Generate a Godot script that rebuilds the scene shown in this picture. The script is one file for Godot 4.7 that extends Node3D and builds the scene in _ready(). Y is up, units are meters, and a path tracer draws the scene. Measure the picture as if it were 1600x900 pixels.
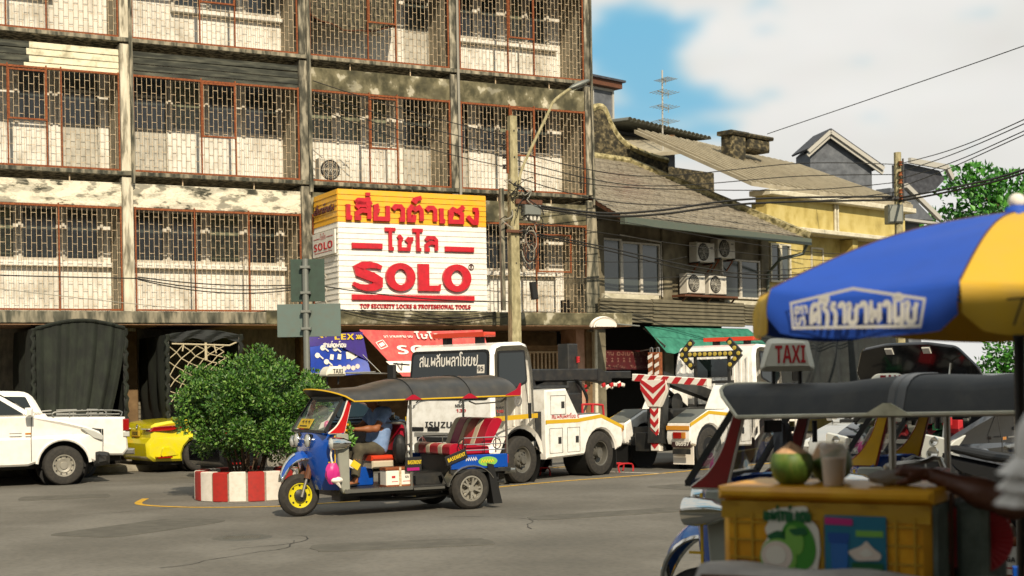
extends Node3D

# ---------------------------------------------------------------- mesh collector
class MB:
	var v := PackedVector3Array()
	var uv := PackedVector2Array()
	var crease := 35.0
	func tri(a: Vector3, b: Vector3, c: Vector3) -> void:
		v.append(a); v.append(b); v.append(c)
	func quad(a: Vector3, b: Vector3, c: Vector3, d: Vector3) -> void:
		v.append(a); v.append(b); v.append(c); v.append(a); v.append(c); v.append(d)
	func hexa(p: Array) -> void:   # p[0..3] one face in order, p[4..7] the opposite face
		quad(p[3], p[2], p[1], p[0]); quad(p[4], p[5], p[6], p[7])
		for i in 4:
			var j := (i + 1) % 4
			quad(p[i], p[j], p[j + 4], p[i + 4])
	func box(c: Vector3, s: Vector3, b := Basis(), bev := 0.0) -> void:
		var h := s * 0.5
		if bev <= 0.0:
			var p := []
			for k in 2:
				for q in [Vector2(-1, -1), Vector2(1, -1), Vector2(1, 1), Vector2(-1, 1)]:
					p.append(c + b * Vector3(h.x * q.x, h.y * q.y, h.z * (k * 2 - 1)))
			hexa(p)
			return
		var e: float = minf(bev, minf(h.x, minf(h.y, h.z)) * 0.9)
		var rect := PackedVector2Array([Vector2(-h.x, -h.y), Vector2(h.x, -h.y), Vector2(h.x, h.y), Vector2(-h.x, h.y)])
		prism(rect, -h.z, h.z, Transform3D(b, c), e)
	func bx(x0: float, x1: float, y0: float, y1: float, z0: float, z1: float, bev := 0.0) -> void:
		box(Vector3((x0 + x1) / 2, (y0 + y1) / 2, (z0 + z1) / 2), Vector3(absf(x1 - x0), absf(y1 - y0), absf(z1 - z0)), Basis(), bev)
	func bar(a: Vector3, b: Vector3, w: float, h: float, up := Vector3.UP) -> void:
		var d := (b - a).normalized()
		var s := d.cross(up)
		if s.length() < 0.01:
			s = d.cross(Vector3.RIGHT)
		s = s.normalized()
		var u := s.cross(d)
		box((a + b) / 2, Vector3(w, h, a.distance_to(b)), Basis(s, u, -d))
	func tube(pts: Array, r, n := 6, closed := false) -> void:
		var m := pts.size()
		var last := Vector3.UP
		var rings := []
		for i in m:
			var p: Vector3 = pts[i]
			var d: Vector3
			if closed:
				d = pts[(i + 1) % m] - pts[(i + m - 1) % m]
			else:
				d = pts[mini(i + 1, m - 1)] - pts[maxi(i - 1, 0)]
			d = d.normalized()
			if i == 0:
				last = Vector3.UP if absf(d.y) < 0.9 else Vector3.RIGHT
			var s := d.cross(last)
			if s.length() < 0.02:
				s = d.cross(Vector3.FORWARD)
			s = s.normalized()
			var u := s.cross(d)
			last = u
			var rr: float = r[i] if r is Array else r
			var ring := []
			for k in n:
				var t := TAU * k / n
				ring.append(p + (s * cos(t) + u * sin(t)) * rr)
			rings.append(ring)
		var count := m if closed else m - 1
		for i in count:
			var a: Array = rings[i]
			var b: Array = rings[(i + 1) % m]
			for k in n:
				var l := (k + 1) % n
				quad(a[k], a[l], b[l], b[k])
		if not closed:
			for k in range(1, n - 1):
				tri(rings[0][0], rings[0][k + 1], rings[0][k])
				tri(rings[m - 1][0], rings[m - 1][k], rings[m - 1][k + 1])
	func lathe(prof: Array, n: int, xf := Transform3D(), a0 := 0.0, a1 := TAU) -> void:   # prof: Vector2(radius, y)
		for k in n:
			var t := lerpf(a0, a1, float(k) / n)
			var w := lerpf(a0, a1, float(k + 1) / n)
			for i in prof.size() - 1:
				var p: Vector2 = prof[i]
				var q: Vector2 = prof[i + 1]
				quad(xf * Vector3(p.x * cos(t), p.y, p.x * sin(t)), xf * Vector3(q.x * cos(t), q.y, q.x * sin(t)), xf * Vector3(q.x * cos(w), q.y, q.x * sin(w)), xf * Vector3(p.x * cos(w), p.y, p.x * sin(w)))
	func ball(c: Vector3, r: Vector3, n := 12, m := 8) -> void:
		var prof := []
		for i in m + 1:
			var t := -PI / 2 + PI * i / m
			prof.append(Vector2(cos(t), sin(t)))
		lathe(prof, n, Transform3D(Basis.from_scale(r), c))
	func patch(rows: Array, closed := false) -> void:   # grid of points: rows of equal length
		for i in rows.size() - 1:
			var a: Array = rows[i]
			var b: Array = rows[i + 1]
			var m := a.size()
			for k in (m if closed else m - 1):
				var l := (k + 1) % m
				quad(a[k], a[l], b[l], b[k])
	func sheet(rows: Array, th: float) -> void:   # a patch with thickness along its own normals
		var back := []
		var nr := rows.size()
		var nc: int = rows[0].size()
		for i in nr:
			var r := []
			for k in nc:
				var du: Vector3 = rows[mini(i + 1, nr - 1)][k] - rows[maxi(i - 1, 0)][k]
				var dv: Vector3 = rows[i][mini(k + 1, nc - 1)] - rows[i][maxi(k - 1, 0)]
				r.append(rows[i][k] + du.cross(dv).normalized() * th)
			back.append(r)
		patch(rows)
		for i in nr:
			back[i].reverse()
		patch(back)
		for i in nr:
			back[i].reverse()
		for k in nc - 1:
			quad(rows[0][k + 1], rows[0][k], back[0][k], back[0][k + 1])
			quad(rows[nr - 1][k], rows[nr - 1][k + 1], back[nr - 1][k + 1], back[nr - 1][k])
		for i in nr - 1:
			quad(rows[i][0], rows[i + 1][0], back[i + 1][0], back[i][0])
			quad(rows[i + 1][nc - 1], rows[i][nc - 1], back[i][nc - 1], back[i + 1][nc - 1])
	static func inset(p: PackedVector2Array, e: float) -> PackedVector2Array:
		var out := PackedVector2Array()
		var n := p.size()
		for i in n:
			var a := (p[i] - p[(i + n - 1) % n]).normalized()
			var b := (p[(i + 1) % n] - p[i]).normalized()
			var na := Vector2(-a.y, a.x)
			var nb := Vector2(-b.y, b.x)
			var m := na + nb
			var l := maxf(m.dot(na), 0.35)
			out.append(p[i] + m / l * e)
		return out
	func prism(poly: PackedVector2Array, z0: float, z1: float, xf := Transform3D(), bev := 0.0, zf = null) -> void:
		var p := PackedVector2Array()
		for a in poly:
			if p.is_empty() or p[p.size() - 1].distance_to(a) > 0.0005: p.append(a)
		if p[0].distance_to(p[p.size() - 1]) < 0.0005: p.remove_at(p.size() - 1)
		if not Geometry2D.is_polygon_clockwise(p):
			pass
		else:
			p = p.duplicate()
			p.reverse()
		# counter-clockwise from here on
		var q := inset(p, bev) if bev > 0.0 else p
		var n := p.size()
		var f := func(a: Vector2) -> float: return zf.call(a) if zf != null else 0.0
		var rings := []
		if bev > 0.0:
			rings = [[q, z0, 1.0], [p, z0 + bev, 1.0], [p, z1 - bev, -1.0], [q, z1, -1.0]]
		else:
			rings = [[p, z0, 1.0], [p, z1, -1.0]]
		var pts := []
		for r in rings:
			var ring := []
			for i in n:
				var a: Vector2 = r[0][i]
				ring.append(xf * Vector3(a.x, a.y, r[1] + r[2] * f.call(a)))
			pts.append(ring)
		for k in pts.size() - 1:
			for i in n:
				var j := (i + 1) % n
				quad(pts[k][i], pts[k + 1][i], pts[k + 1][j], pts[k][j])
		var ix := Geometry2D.triangulate_polygon(q)
		if ix.is_empty(): ix = Geometry2D.triangulate_polygon(p)
		var e: Array = pts[pts.size() - 1]
		for i in range(0, ix.size(), 3):
			var a := ix[i]; var b := ix[i + 1]; var c := ix[i + 2]
			if (q[b] - q[a]).cross(q[c] - q[a]) < 0.0:
				var t := b; b = c; c = t
			tri(pts[0][a], pts[0][b], pts[0][c])
			tri(e[a], e[c], e[b])
	func put(o: MB, xf: Transform3D) -> void:
		for p in o.v:
			v.append(xf * p)
	func ribbon(pts: Array, w, depth: float, z := 0.0, closed := false, xf := Transform3D()) -> void:   # a flat stroke in the xy plane, extruded by depth
		var n := pts.size()
		var L := []
		var R := []
		for i in n:
			var p: Vector2 = pts[i]
			var d0: Vector2 = (p - pts[(i + n - 1) % n]) if (closed or i > 0) else pts[1] - p
			var d1: Vector2 = (pts[(i + 1) % n] - p) if (closed or i < n - 1) else p - pts[n - 2]
			d0 = d0.normalized(); d1 = d1.normalized()
			var n0 := Vector2(-d0.y, d0.x)
			var n1 := Vector2(-d1.y, d1.x)
			var m := n0 + n1
			if m.length() < 0.1:
				m = n0
			var ww: float = w[i] if w is Array else w
			m = m / maxf(m.dot(n0), 0.6) * ww * 0.5
			L.append(p + m); R.append(p - m)
		var P := func(a: Vector2, zz: float) -> Vector3: return xf * Vector3(a.x, a.y, zz)
		for i in (n if closed else n - 1):
			var j := (i + 1) % n
			quad(P.call(R[i], z + depth), P.call(L[i], z + depth), P.call(L[j], z + depth), P.call(R[j], z + depth))
			if depth > 0.004:
				quad(P.call(L[i], z + depth), P.call(L[i], z), P.call(L[j], z), P.call(L[j], z + depth))
				quad(P.call(R[i], z), P.call(R[i], z + depth), P.call(R[j], z + depth), P.call(R[j], z))
		if not closed and depth > 0.004:
			quad(P.call(L[0], z + depth), P.call(R[0], z + depth), P.call(R[0], z), P.call(L[0], z))
			quad(P.call(R[n - 1], z + depth), P.call(L[n - 1], z + depth), P.call(L[n - 1], z), P.call(R[n - 1], z))
	func mesh() -> ArrayMesh:
		var n := v.size()
		var nm := PackedVector3Array()
		nm.resize(n)
		var fn := PackedVector3Array()
		fn.resize(n / 3)
		var fa := PackedVector3Array()
		fa.resize(n / 3)
		for i in n / 3:
			var c := (v[i * 3 + 2] - v[i * 3]).cross(v[i * 3 + 1] - v[i * 3])
			fa[i] = c
			fn[i] = c.normalized()
		if crease <= 0.0:
			for i in n:
				nm[i] = fn[i / 3]
		else:
			var at := {}
			for i in n:
				var k := Vector3i((v[i] * 2000.0).round())
				if at.has(k):
					at[k].append(i / 3)
				else:
					at[k] = [i / 3]
			var lim := cos(deg_to_rad(crease))
			for i in n:
				var own := fn[i / 3]
				var s := Vector3.ZERO
				for f in at[Vector3i((v[i] * 2000.0).round())]:
					if own.dot(fn[f]) > lim:
						s += fa[f]
				nm[i] = s.normalized() if s.length_squared() > 0.0 else own
		var a := []
		a.resize(Mesh.ARRAY_MAX)
		a[Mesh.ARRAY_VERTEX] = v
		a[Mesh.ARRAY_NORMAL] = nm
		if uv.size() == n:
			a[Mesh.ARRAY_TEX_UV] = uv
		var m := ArrayMesh.new()
		if n > 0:
			m.add_surface_from_arrays(Mesh.PRIMITIVE_TRIANGLES, a)
		return m

# ---------------------------------------------------------------- scene tree helpers
var M := {}
var taken := {}
var rng := RandomNumberGenerator.new()

func named(called: String, parent: Node) -> String:
	var k := str(parent.get_instance_id()) + called
	var n: int = taken.get(k, 0)
	taken[k] = n + 1
	return called if n == 0 else "%s_%03d" % [called, n]

func tag(o: Node, label := "", category := "", group := "", kind := "") -> Node:
	if label: o.set_meta("label", label)
	if category: o.set_meta("category", category)
	if group: o.set_meta("group", group)
	if kind: o.set_meta("kind", kind)
	return o

func thing(called: String, label: String, category: String, at := Vector3.ZERO, deg := 0.0, group := "") -> Node3D:
	var o := Node3D.new()
	o.name = named(called, self)
	o.position = at
	o.rotation.y = deg_to_rad(deg)
	add_child(o, true)
	tag(o, label, category, group)
	return o

func part(called: String, m, mat: Material, parent: Node, label := "", kind := "") -> MeshInstance3D:
	var o := MeshInstance3D.new()
	o.name = named(called, parent)
	o.mesh = m.mesh() if m is MB else m
	o.material_override = mat
	parent.add_child(o, true)
	if label: o.set_meta("label", label)
	if kind: o.set_meta("kind", kind)
	return o

func holder(called: String, parent: Node, at := Vector3.ZERO) -> Node3D:
	var o := Node3D.new()
	o.name = named(called, parent)
	o.position = at
	parent.add_child(o, true)
	return o

func solo(called: String, m, mat: Material, label: String, category: String, at := Vector3.ZERO, deg := 0.0, group := "") -> MeshInstance3D:
	var o := part(called, m, mat, self)
	o.position = at
	o.rotation.y = deg_to_rad(deg)
	tag(o, label, category, group)
	return o

func struct(called: String, m, mat: Material) -> MeshInstance3D:
	var o := part(called, m, mat, self)
	o.set_meta("kind", "structure")
	return o

func dup(src: Node3D, label: String, at: Vector3, deg: float, group := "") -> Node3D:
	var o: Node3D = src.duplicate()
	var nm := String(src.name)
	o.name = named(nm.get_slice("_0", 0), self)
	add_child(o, true)
	o.position = at
	o.rotation.y = deg_to_rad(deg)
	tag(o, label, "", group)
	return o

# rounded version of a polygon; r: one radius or one per corner
func rounded(pts: Array, r, seg := 4) -> PackedVector2Array:
	var out := PackedVector2Array()
	var n := pts.size()
	for i in n:
		var p: Vector2 = pts[i]
		var a: Vector2 = pts[(i + n - 1) % n]
		var b: Vector2 = pts[(i + 1) % n]
		var rr: float = r[i] if r is Array else r
		rr = minf(rr, minf(p.distance_to(a), p.distance_to(b)) * 0.45)
		if rr <= 0.001:
			out.append(p)
			continue
		var s := p + (a - p).normalized() * rr
		var e := p + (b - p).normalized() * rr
		for k in seg + 1:
			var t := float(k) / seg
			out.append(s.lerp(p, t).lerp(p.lerp(e, t), t))
	return out

func V2(a: Array) -> Array:   # flat list of numbers to points
	var out := []
	for i in range(0, a.size(), 2):
		out.append(Vector2(a[i], a[i + 1]))
	return out

func curve(pts: Array, n := 6) -> Array:   # Catmull-Rom through Vector3 points
	var out := []
	for i in pts.size() - 1:
		var p0: Vector3 = pts[maxi(i - 1, 0)]
		var p1: Vector3 = pts[i]
		var p2: Vector3 = pts[i + 1]
		var p3: Vector3 = pts[mini(i + 2, pts.size() - 1)]
		for k in n:
			out.append(p1.cubic_interpolate(p2, p0, p3, float(k) / n))
	out.append(pts[pts.size() - 1])
	return out

func sag(a: Vector3, b: Vector3, drop: float, n := 10) -> Array:
	var out := []
	for i in n + 1:
		var t := float(i) / n
		out.append(a.lerp(b, t) - Vector3(0, drop * 4.0 * t * (1.0 - t), 0))
	return out

# ---------------------------------------------------------------- lettering drawn as strokes
const THAI := {
	"เ": [24, "20,3 9,3 9,60"], "โ": [34, "1,82 1,92 33,92;14,88 14,3 26,3"], "ไ": [32, "26,3 15,3 15,64 4,72 3,84 12,92 24,90 30,80"],
	"า": [38, "4,48 11,60 24,60 31,50 31,0"], "ะ": [26, "4,46 13,42 22,54;4,16 13,12 22,24"],
	"ี": [0, "-48,69 -40,80 -18,80 -9,69 -48,69;-9,69 -9,94"], "ิ": [0, "-46,69 -38,80 -18,80 -9,69 -46,69"],
	"ั": [0, "-44,80 -36,70 -24,70 -6,86"], "่": [0, "-10,98 -10,114"], "้": [0, "-36,94 -28,86 -24,96 -8,102"], "ํ": [0, "-30,72 -22,78 -16,72 -22,66 -30,72"],
	"ส": [52, "6,46 14,60 36,60 45,48 45,0;45,33 22,37 7,24 7,3 19,3;36,58 52,74"], "ล": [52, "6,46 14,60 36,60 45,48 45,0;45,33 22,37 7,24 7,3 19,3"],
	"ย": [54, "18,60 8,55 8,42 20,36;12,37 7,28 7,3 46,3 46,60"], "ว": [42, "4,46 12,60 28,60 35,48 35,3 24,3"],
	"ต": [56, "25,26 22,3 8,3 8,44 16,60 28,50 40,60 48,44 48,0"], "ฮ": [56, "20,34 9,34 9,3 47,3 47,38 36,46;9,34 9,46 18,58 30,50 42,57 54,72"],
	"ง": [46, "24,60 35,60 37,44 34,2 24,2 5,28"], "ซ": [58, "4,52 10,60 16,52 10,38 10,3 43,3 46,34 54,46 54,60;46,34 38,44 46,56"],
	"น": [54, "4,60 12,60 12,3 38,14;46,60 46,3 36,3 34,14"], "พ": [62, "4,60 11,60 11,2 31,44 51,2 51,60"], "บ": [54, "4,60 12,60 12,3 46,3 46,60"],
	"ช": [56, "4,52 10,60 16,52 10,38 10,3 43,3 44,36 52,58;44,36 36,46"], "ศ": [56, "7,0 7,44 16,60 36,60 46,46 46,0;24,6 24,30 46,36;40,58 56,72"],
	"ร": [36, "5,60 29,60;8,58 10,46 27,38 28,3 16,3"], "ม": [56, "4,60 12,60 12,3 22,12 46,3 46,60"], "ห": [56, "4,60 12,60 12,0;12,28 34,50 46,60;36,50 46,38 46,0"],
	"อ": [52, "16,30 7,30 7,46 16,60 36,60 45,48 45,3 7,3 7,20"], "๒": [60, "24,30 12,30 9,44 18,54 27,44 24,28 12,14 20,3 42,3 52,20 52,72"], ".": [18, "8,0 8,8"], " ": [26, ""],
}

func smooth2(p: Array, times := 1) -> Array:
	for t in times:
		var o := [p[0]]
		for i in p.size() - 1:
			var a: Vector2 = p[i]
			var b: Vector2 = p[i + 1]
			if i > 0: o.append(a.lerp(b, 0.22))
			if i < p.size() - 2: o.append(a.lerp(b, 0.78))
		o.append(p[p.size() - 1])
		p = o
	return p

# list of [letter, strokes in em units placed along x], total width
func thai(text: String, gap := 4.0) -> Array:
	var out := []
	var x := 0.0
	for ch in text:
		var g: Array = THAI.get(ch, THAI[" "])
		var st := []
		for part_s in (g[1] as String).split(";", false):
			var pl := []
			for q in part_s.split(" ", false):
				var c := q.split(",")
				pl.append(Vector2(x + float(c[0]) - (gap if g[0] == 0 else 0.0), float(c[1])) * 0.01)
			st.append(pl)
		if st: out.append([ch, st])
		if g[0] > 0: x += g[0] + gap
	return [out, x * 0.01]

# one mesh of thin print strokes: text fits the given width, height of one em given
func print_thai(text: String, width: float, em: float, stroke := 0.1, depth := 0.002, xf := Transform3D()) -> MB:
	var m := MB.new()
	var t := thai(text)
	var sx: float = width / t[1]
	var k := 0
	for l in t[0]:
		for s in l[1]:
			var pl := []
			for p in smooth2(s): pl.append(Vector2(p.x * sx, p.y * em))
			m.ribbon(pl, stroke * em, depth, 0.0002 * (k % 4), false, xf)
			k += 1
	return m

func latin(text: String, height: float, width := 0.0, depth := 0.002, face := "Droid Sans", bold := true) -> TextMesh:
	var f := SystemFont.new()
	f.font_names = [face]
	f.font_weight = 700 if bold else 400
	var t := TextMesh.new()
	t.text = text
	t.font = f
	t.font_size = 64
	t.curve_step = 2.0
	t.pixel_size = height / 46.0   # capitals are about 46 pixels tall at size 64
	t.depth = depth
	return t

func put_text(called: String, parent: Node, text: String, mat: Material, xf: Transform3D, height: float, width := 0.0, depth := 0.002, face := "Droid Sans", bold := true) -> MeshInstance3D:
	var t := latin(text, height, width, depth, face, bold)
	var o := part(called, t, mat, parent)
	var w := t.get_aabb().size.x
	var b := xf.basis
	if width > 0.0 and w > 0.0:
		b = b * Basis.from_scale(Vector3(width / w, 1, 1))
	o.transform = Transform3D(b, xf.origin)
	return o

func XF(x: float, y: float, z: float, ry := 0.0, rx := 0.0, rz := 0.0) -> Transform3D:
	return Transform3D(Basis.from_euler(Vector3(deg_to_rad(rx), deg_to_rad(ry), deg_to_rad(rz))), Vector3(x, y, z))

# ---------------------------------------------------------------- materials
func flat(col, rough := 0.7, metal := 0.0, coat := 0.0) -> StandardMaterial3D:
	var m := StandardMaterial3D.new()
	m.albedo_color = Color(col) if col is String else col
	m.roughness = rough
	m.metallic = metal
	m.cull_mode = BaseMaterial3D.CULL_DISABLED
	if coat > 0.0:
		m.clearcoat_enabled = true
		m.clearcoat = coat
		m.clearcoat_roughness = 0.08
	return m

func noise_tex(sd: int, freq: float, stops: Array, oct := 5, size := 512, kind := FastNoiseLite.TYPE_SIMPLEX_SMOOTH, nrm := false) -> NoiseTexture2D:
	var n := FastNoiseLite.new()
	n.seed = sd
	n.noise_type = kind
	n.frequency = freq
	n.fractal_octaves = oct
	n.fractal_gain = 0.58
	var t := NoiseTexture2D.new()
	t.noise = n
	t.width = size
	t.height = size
	t.seamless = true
	t.seamless_blend_skirt = 0.2
	t.generate_mipmaps = false
	if nrm:
		t.as_normal_map = true
		t.bump_strength = 4.0
	if stops:
		var g := Gradient.new()
		var off := PackedFloat32Array()
		var cols := PackedColorArray()
		for s in stops:
			off.append(s[0]); cols.append(Color(s[1]))
		g.offsets = off
		g.colors = cols
		t.color_ramp = g
	return t

# surface whose tone varies by noise laid in world space; scale = repeats per metre
func worn(sd: int, stops: Array, scale := Vector3(0.3, 0.3, 0.3), freq := 0.012, rough := 0.85, bump := 0.0, oct := 5, world := true, size := 512) -> StandardMaterial3D:
	var m := flat("ffffff", rough)
	m.albedo_texture = noise_tex(sd, freq, stops, oct, size)
	m.uv1_triplanar = true
	m.uv1_world_triplanar = world
	m.uv1_scale = scale
	if bump > 0.0:
		m.heightmap_enabled = true
		m.heightmap_texture = grain_map
		m.heightmap_scale = bump
	return m

var grain_map: NoiseTexture2D
var dirt_maps := {}

# paint that carries thin uneven dirt over its own colour
func paint(col: String, dirt: String, amount := 0.5, rough := 0.35, coat := 0.0, scale := 0.6) -> StandardMaterial3D:
	var m := flat(col, rough, 0.0, coat)
	m.detail_enabled = true
	m.detail_blend_mode = BaseMaterial3D.BLEND_MODE_MIX
	var lum := Color(dirt).get_luminance()
	var tone := "24221d" if lum < 0.2 else ("665e4f" if lum < 0.42 else "a0947b")
	var key := tone + ("a" if amount > 0.45 else "b")
	if not dirt_maps.has(key):
		var c := Color(tone)
		var k := 0.34 if amount > 0.45 else 0.2
		dirt_maps[key] = noise_tex(900 + dirt_maps.size(), 0.016, [[0.0, Color(c, 0.0)], [0.3, Color(c, k * 0.1)], [0.6, Color(c, k * 0.45)], [0.85, Color(c, k)], [1.0, Color(c, k)]], 7, 512)
	var t: NoiseTexture2D = dirt_maps[key]
	m.detail_albedo = t
	m.uv1_triplanar = true
	m.uv1_scale = Vector3.ONE * scale
	m.detail_uv_layer = BaseMaterial3D.DETAIL_UV_1
	return m

func make_materials() -> void:
	grain_map = noise_tex(5, 0.05, [], 4, 512)
	M.asphalt = worn(11, [[0.0, "55524a"], [0.3, "5f5b52"], [0.5, "666259"], [0.65, "6d6960"], [1.0, "777268"]], Vector3(0.045, 0.045, 0.045), 0.007, 0.95, 0.0, 7, true, 1024)
	M.asphalt.detail_enabled = true
	M.asphalt.detail_blend_mode = BaseMaterial3D.BLEND_MODE_MUL
	M.asphalt.detail_albedo = noise_tex(77, 0.22, [[0.0, "d8d8d8"], [0.4, "f0f0f0"], [0.6, "ffffff"], [1.0, "f4f0e8"]], 3, 1024)
	M.asphalt_patch = worn(15, [[0.0, "48443c"], [0.5, "535047"], [1.0, "615c52"]], Vector3.ONE * 0.2, 0.03, 0.95)
	M.tar = flat("2c2a26", 0.8)
	M.kerb = worn(12, [[0.0, "6d675a"], [0.5, "8b8473"], [1.0, "a59e8b"]], Vector3.ONE * 0.5, 0.02, 0.9, 0.3)
	M.yellow_line = worn(13, [[0.0, "8a6d1e"], [0.4, "b98f22"], [0.55, "c79a24"], [1.0, "cfa63a"]], Vector3.ONE * 0.6, 0.03, 0.8)
	M.white_line = worn(14, [[0.0, "8f8b80"], [0.5, "b9b4a6"], [1.0, "cdc8ba"]], Vector3.ONE * 0.6, 0.03, 0.8)
	# old building
	M.wall_white = worn(21, [[0.0, "9d9788"], [0.3, "c2bdb0"], [0.45, "dbd7cc"], [1.0, "e6e3da"]], Vector3(0.35, 0.16, 0.35), 0.01, 0.85, 0.15)
	M.wall_grey = worn(22, [[0.0, "5c5545"], [0.35, "837a66"], [0.6, "9b917b"], [1.0, "b0a68f"]], Vector3(0.5, 0.15, 0.5), 0.012, 0.9, 0.2)
	M.concrete_moss = worn(23, [[0.0, "1e201a"], [0.32, "34352b"], [0.48, "59574a"], [0.62, "8c8470"], [1.0, "b3aa93"]], Vector3(0.7, 0.12, 0.7), 0.014, 0.95, 0.4)
	M.pillar = worn(24, [[0.0, "23241e"], [0.38, "403f35"], [0.52, "6d6859"], [0.63, "a59d88"], [1.0, "c9c1ab"]], Vector3(0.7, 0.14, 0.7), 0.014, 0.95, 0.4)
	M.pillar_pale = worn(20, [[0.0, "4b483c"], [0.35, "7f7866"], [0.45, "b9b19b"], [0.6, "cfc7b1"], [1.0, "ddd5bf"]], Vector3(0.9, 0.12, 0.9), 0.014, 0.95, 0.3)
	M.fascia_flaking = worn(25, [[0.0, "1f211b"], [0.36, "3a3b31"], [0.43, "7d7766"], [0.455, "c3bba4"], [0.54, "ddd5bf"], [0.6, "b9b19a"], [0.63, "e2dbc6"], [1.0, "d8cfb6"]], Vector3(0.22, 0.4, 0.22), 0.014, 0.95, 0.4, 8)
	M.fascia_black = worn(26, [[0.0, "15170f"], [0.4, "24261f"], [0.6, "3a3b32"], [0.75, "5b5a4c"], [1.0, "77735f"]], Vector3(0.35, 0.8, 0.35), 0.012, 0.95, 0.4)
	M.fascia_stained = worn(27, [[0.0, "26261d"], [0.4, "46432f"], [0.55, "676149"], [0.7, "7d765c"], [0.76, "c0b9a1"], [1.0, "d5ceb8"]], Vector3(0.3, 0.2, 0.3), 0.012, 0.95, 0.4, 8)
	M.board_cream = worn(28, [[0.0, "6e684f"], [0.32, "b9b296"], [0.5, "d6cfb2"], [1.0, "e0dabf"]], Vector3(0.5, 0.5, 0.5), 0.012, 0.85)
	M.board_dark = worn(29, [[0.0, "171914"], [0.4, "2b2d26"], [0.6, "45463c"], [1.0, "6b6a5a"]], Vector3(0.25, 1.2, 0.25), 0.012, 0.9)
	M.rust = worn(30, [[0.0, "4a2410"], [0.4, "743a19"], [0.6, "874a22"], [1.0, "9c6334"]], Vector3.ONE, 0.03, 0.85)
	M.rust_pale = worn(31, [[0.0, "8a6a4c"], [0.42, "b39b7a"], [0.58, "c7b495"], [1.0, "d9cbae"]], Vector3.ONE * 1.5, 0.03, 0.8)
	M.frame_grey = worn(32, [[0.0, "928c80"], [0.5, "bcb6a9"], [1.0, "d4cec1"]], Vector3.ONE, 0.02, 0.7)
	M.glass_dark = flat("383e3a", 0.16)
	M.glass_dark.metallic_specular = 0.7
	M.glass_curtain = worn(33, [[0.0, "3c4034"], [0.45, "5c6150"], [0.6, "7d7f67"], [1.0, "8e8c70"]], Vector3(0.9, 0.5, 0.9), 0.02, 0.15)
	M.door_grey = worn(34, [[0.0, "8a867a"], [0.5, "b0ac9f"], [1.0, "c8c4b7"]], Vector3(0.7, 0.3, 0.7), 0.015, 0.7)
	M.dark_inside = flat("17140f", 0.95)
	M.soffit = worn(35, [[0.0, "5f4a36"], [0.5, "8a6a4e"], [1.0, "a88767"]], Vector3.ONE * 0.4, 0.02, 0.9)
	M.shop_brown = worn(36, [[0.0, "4b3a26"], [0.5, "6e573a"], [1.0, "8c7350"]], Vector3.ONE * 0.4, 0.015, 0.9)
	M.pink_wall = worn(37, [[0.0, "93735c"], [0.5, "b8927a"], [1.0, "c9a68e"]], Vector3(0.5, 0.25, 0.5), 0.015, 0.9)
	M.shutter = worn(38, [[0.0, "4e493d"], [0.5, "736c5b"], [1.0, "8d8571"]], Vector3(1, 0.3, 1), 0.02, 0.7)
	# sign
	M.sign_white = paint("e9e5da", "b8ae98", 0.35, 0.4)
	M.sign_yellow = paint("e2a508", "b57c06", 0.4, 0.4)
	M.sign_red = paint("c31d2b", "8f1420", 0.5, 0.35)
	M.sign_dark = flat("4a1016", 0.5)
	# street things
	M.pole = worn(41, [[0.0, "6b6449"], [0.45, "948b68"], [0.7, "aba17c"], [1.0, "bdb491"]], Vector3(1, 0.3, 1), 0.02, 0.9, 0.2)
	M.cable = flat("17150f", 0.7)
	M.cable_grey = flat("8d897c", 0.6)
	M.galv = paint("7d8079", "5c6059", 0.3, 0.55)
	M.galv.metallic = 0.5
	M.sign_back = paint("5d6e68", "3d4a45", 0.6, 0.5)
	M.sign_back_dark = paint("33463a", "22302a", 0.6, 0.5)
	M.steel = flat("a6a49c", 0.28, 0.9)
	M.chrome = flat("d8d6cf", 0.1, 1.0)
	M.chrome_soft = flat("b4b1a8", 0.32, 0.9)
	M.black_steel = paint("1a1c1d", "3d3c36", 0.3, 0.5)
	M.black = flat("0d0d0c", 0.6)
	M.rubber = paint("24221f", "57503f", 0.3, 0.85, 0.0, 1.5)
	M.hub_grey = paint("5b5952", "332f27", 0.7, 0.5)
	M.rim_silver = paint("aba79b", "5d574a", 0.6, 0.35)
	M.rim_silver.metallic = 0.5
	M.white_paint = paint("e6e3db", "a89c83", 0.45, 0.28, 0.6)
	M.white_truck = paint("eceae3", "93866a", 0.6, 0.3, 0.5)
	M.yellow_stripe = flat("c9a112", 0.45)
	M.orange_stripe = flat("c4862a", 0.45)
	M.blue_paint = paint("0c47a0", "0a1f52", 0.4, 0.25, 0.7)
	M.blue_light = paint("1766b4", "123a7a", 0.4, 0.25, 0.7)
	M.red_paint = paint("b81216", "6b0a0d", 0.4, 0.3, 0.6)
	M.maroon_paint = paint("7d1013", "470809", 0.4, 0.3, 0.6)
	M.yellow_paint = paint("c8970f", "8a6608", 0.4, 0.3, 0.6)
	M.orange_red = flat("c23a1c", 0.4)
	M.taxi_yellow = paint("cfc200", "8f8600", 0.3, 0.25, 0.8)
	M.black_car = flat("090a0d", 0.2, 0.0, 0.8)
	M.silver_car = paint("b3b2ab", "77756c", 0.4, 0.25, 0.8)
	M.silver_car.metallic = 0.4
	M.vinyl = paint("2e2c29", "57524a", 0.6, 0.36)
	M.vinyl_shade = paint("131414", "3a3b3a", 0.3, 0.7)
	M.seat_red = paint("a3132c", "6b0d1e", 0.35, 0.3)
	M.seat_magenta = paint("a31d6c", "5b0f40", 0.35, 0.3)
	M.seat_cream = paint("bdb29b", "7c715d", 0.45, 0.35)
	M.pipe_steel = flat("98948a", 0.3, 0.85)
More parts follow.
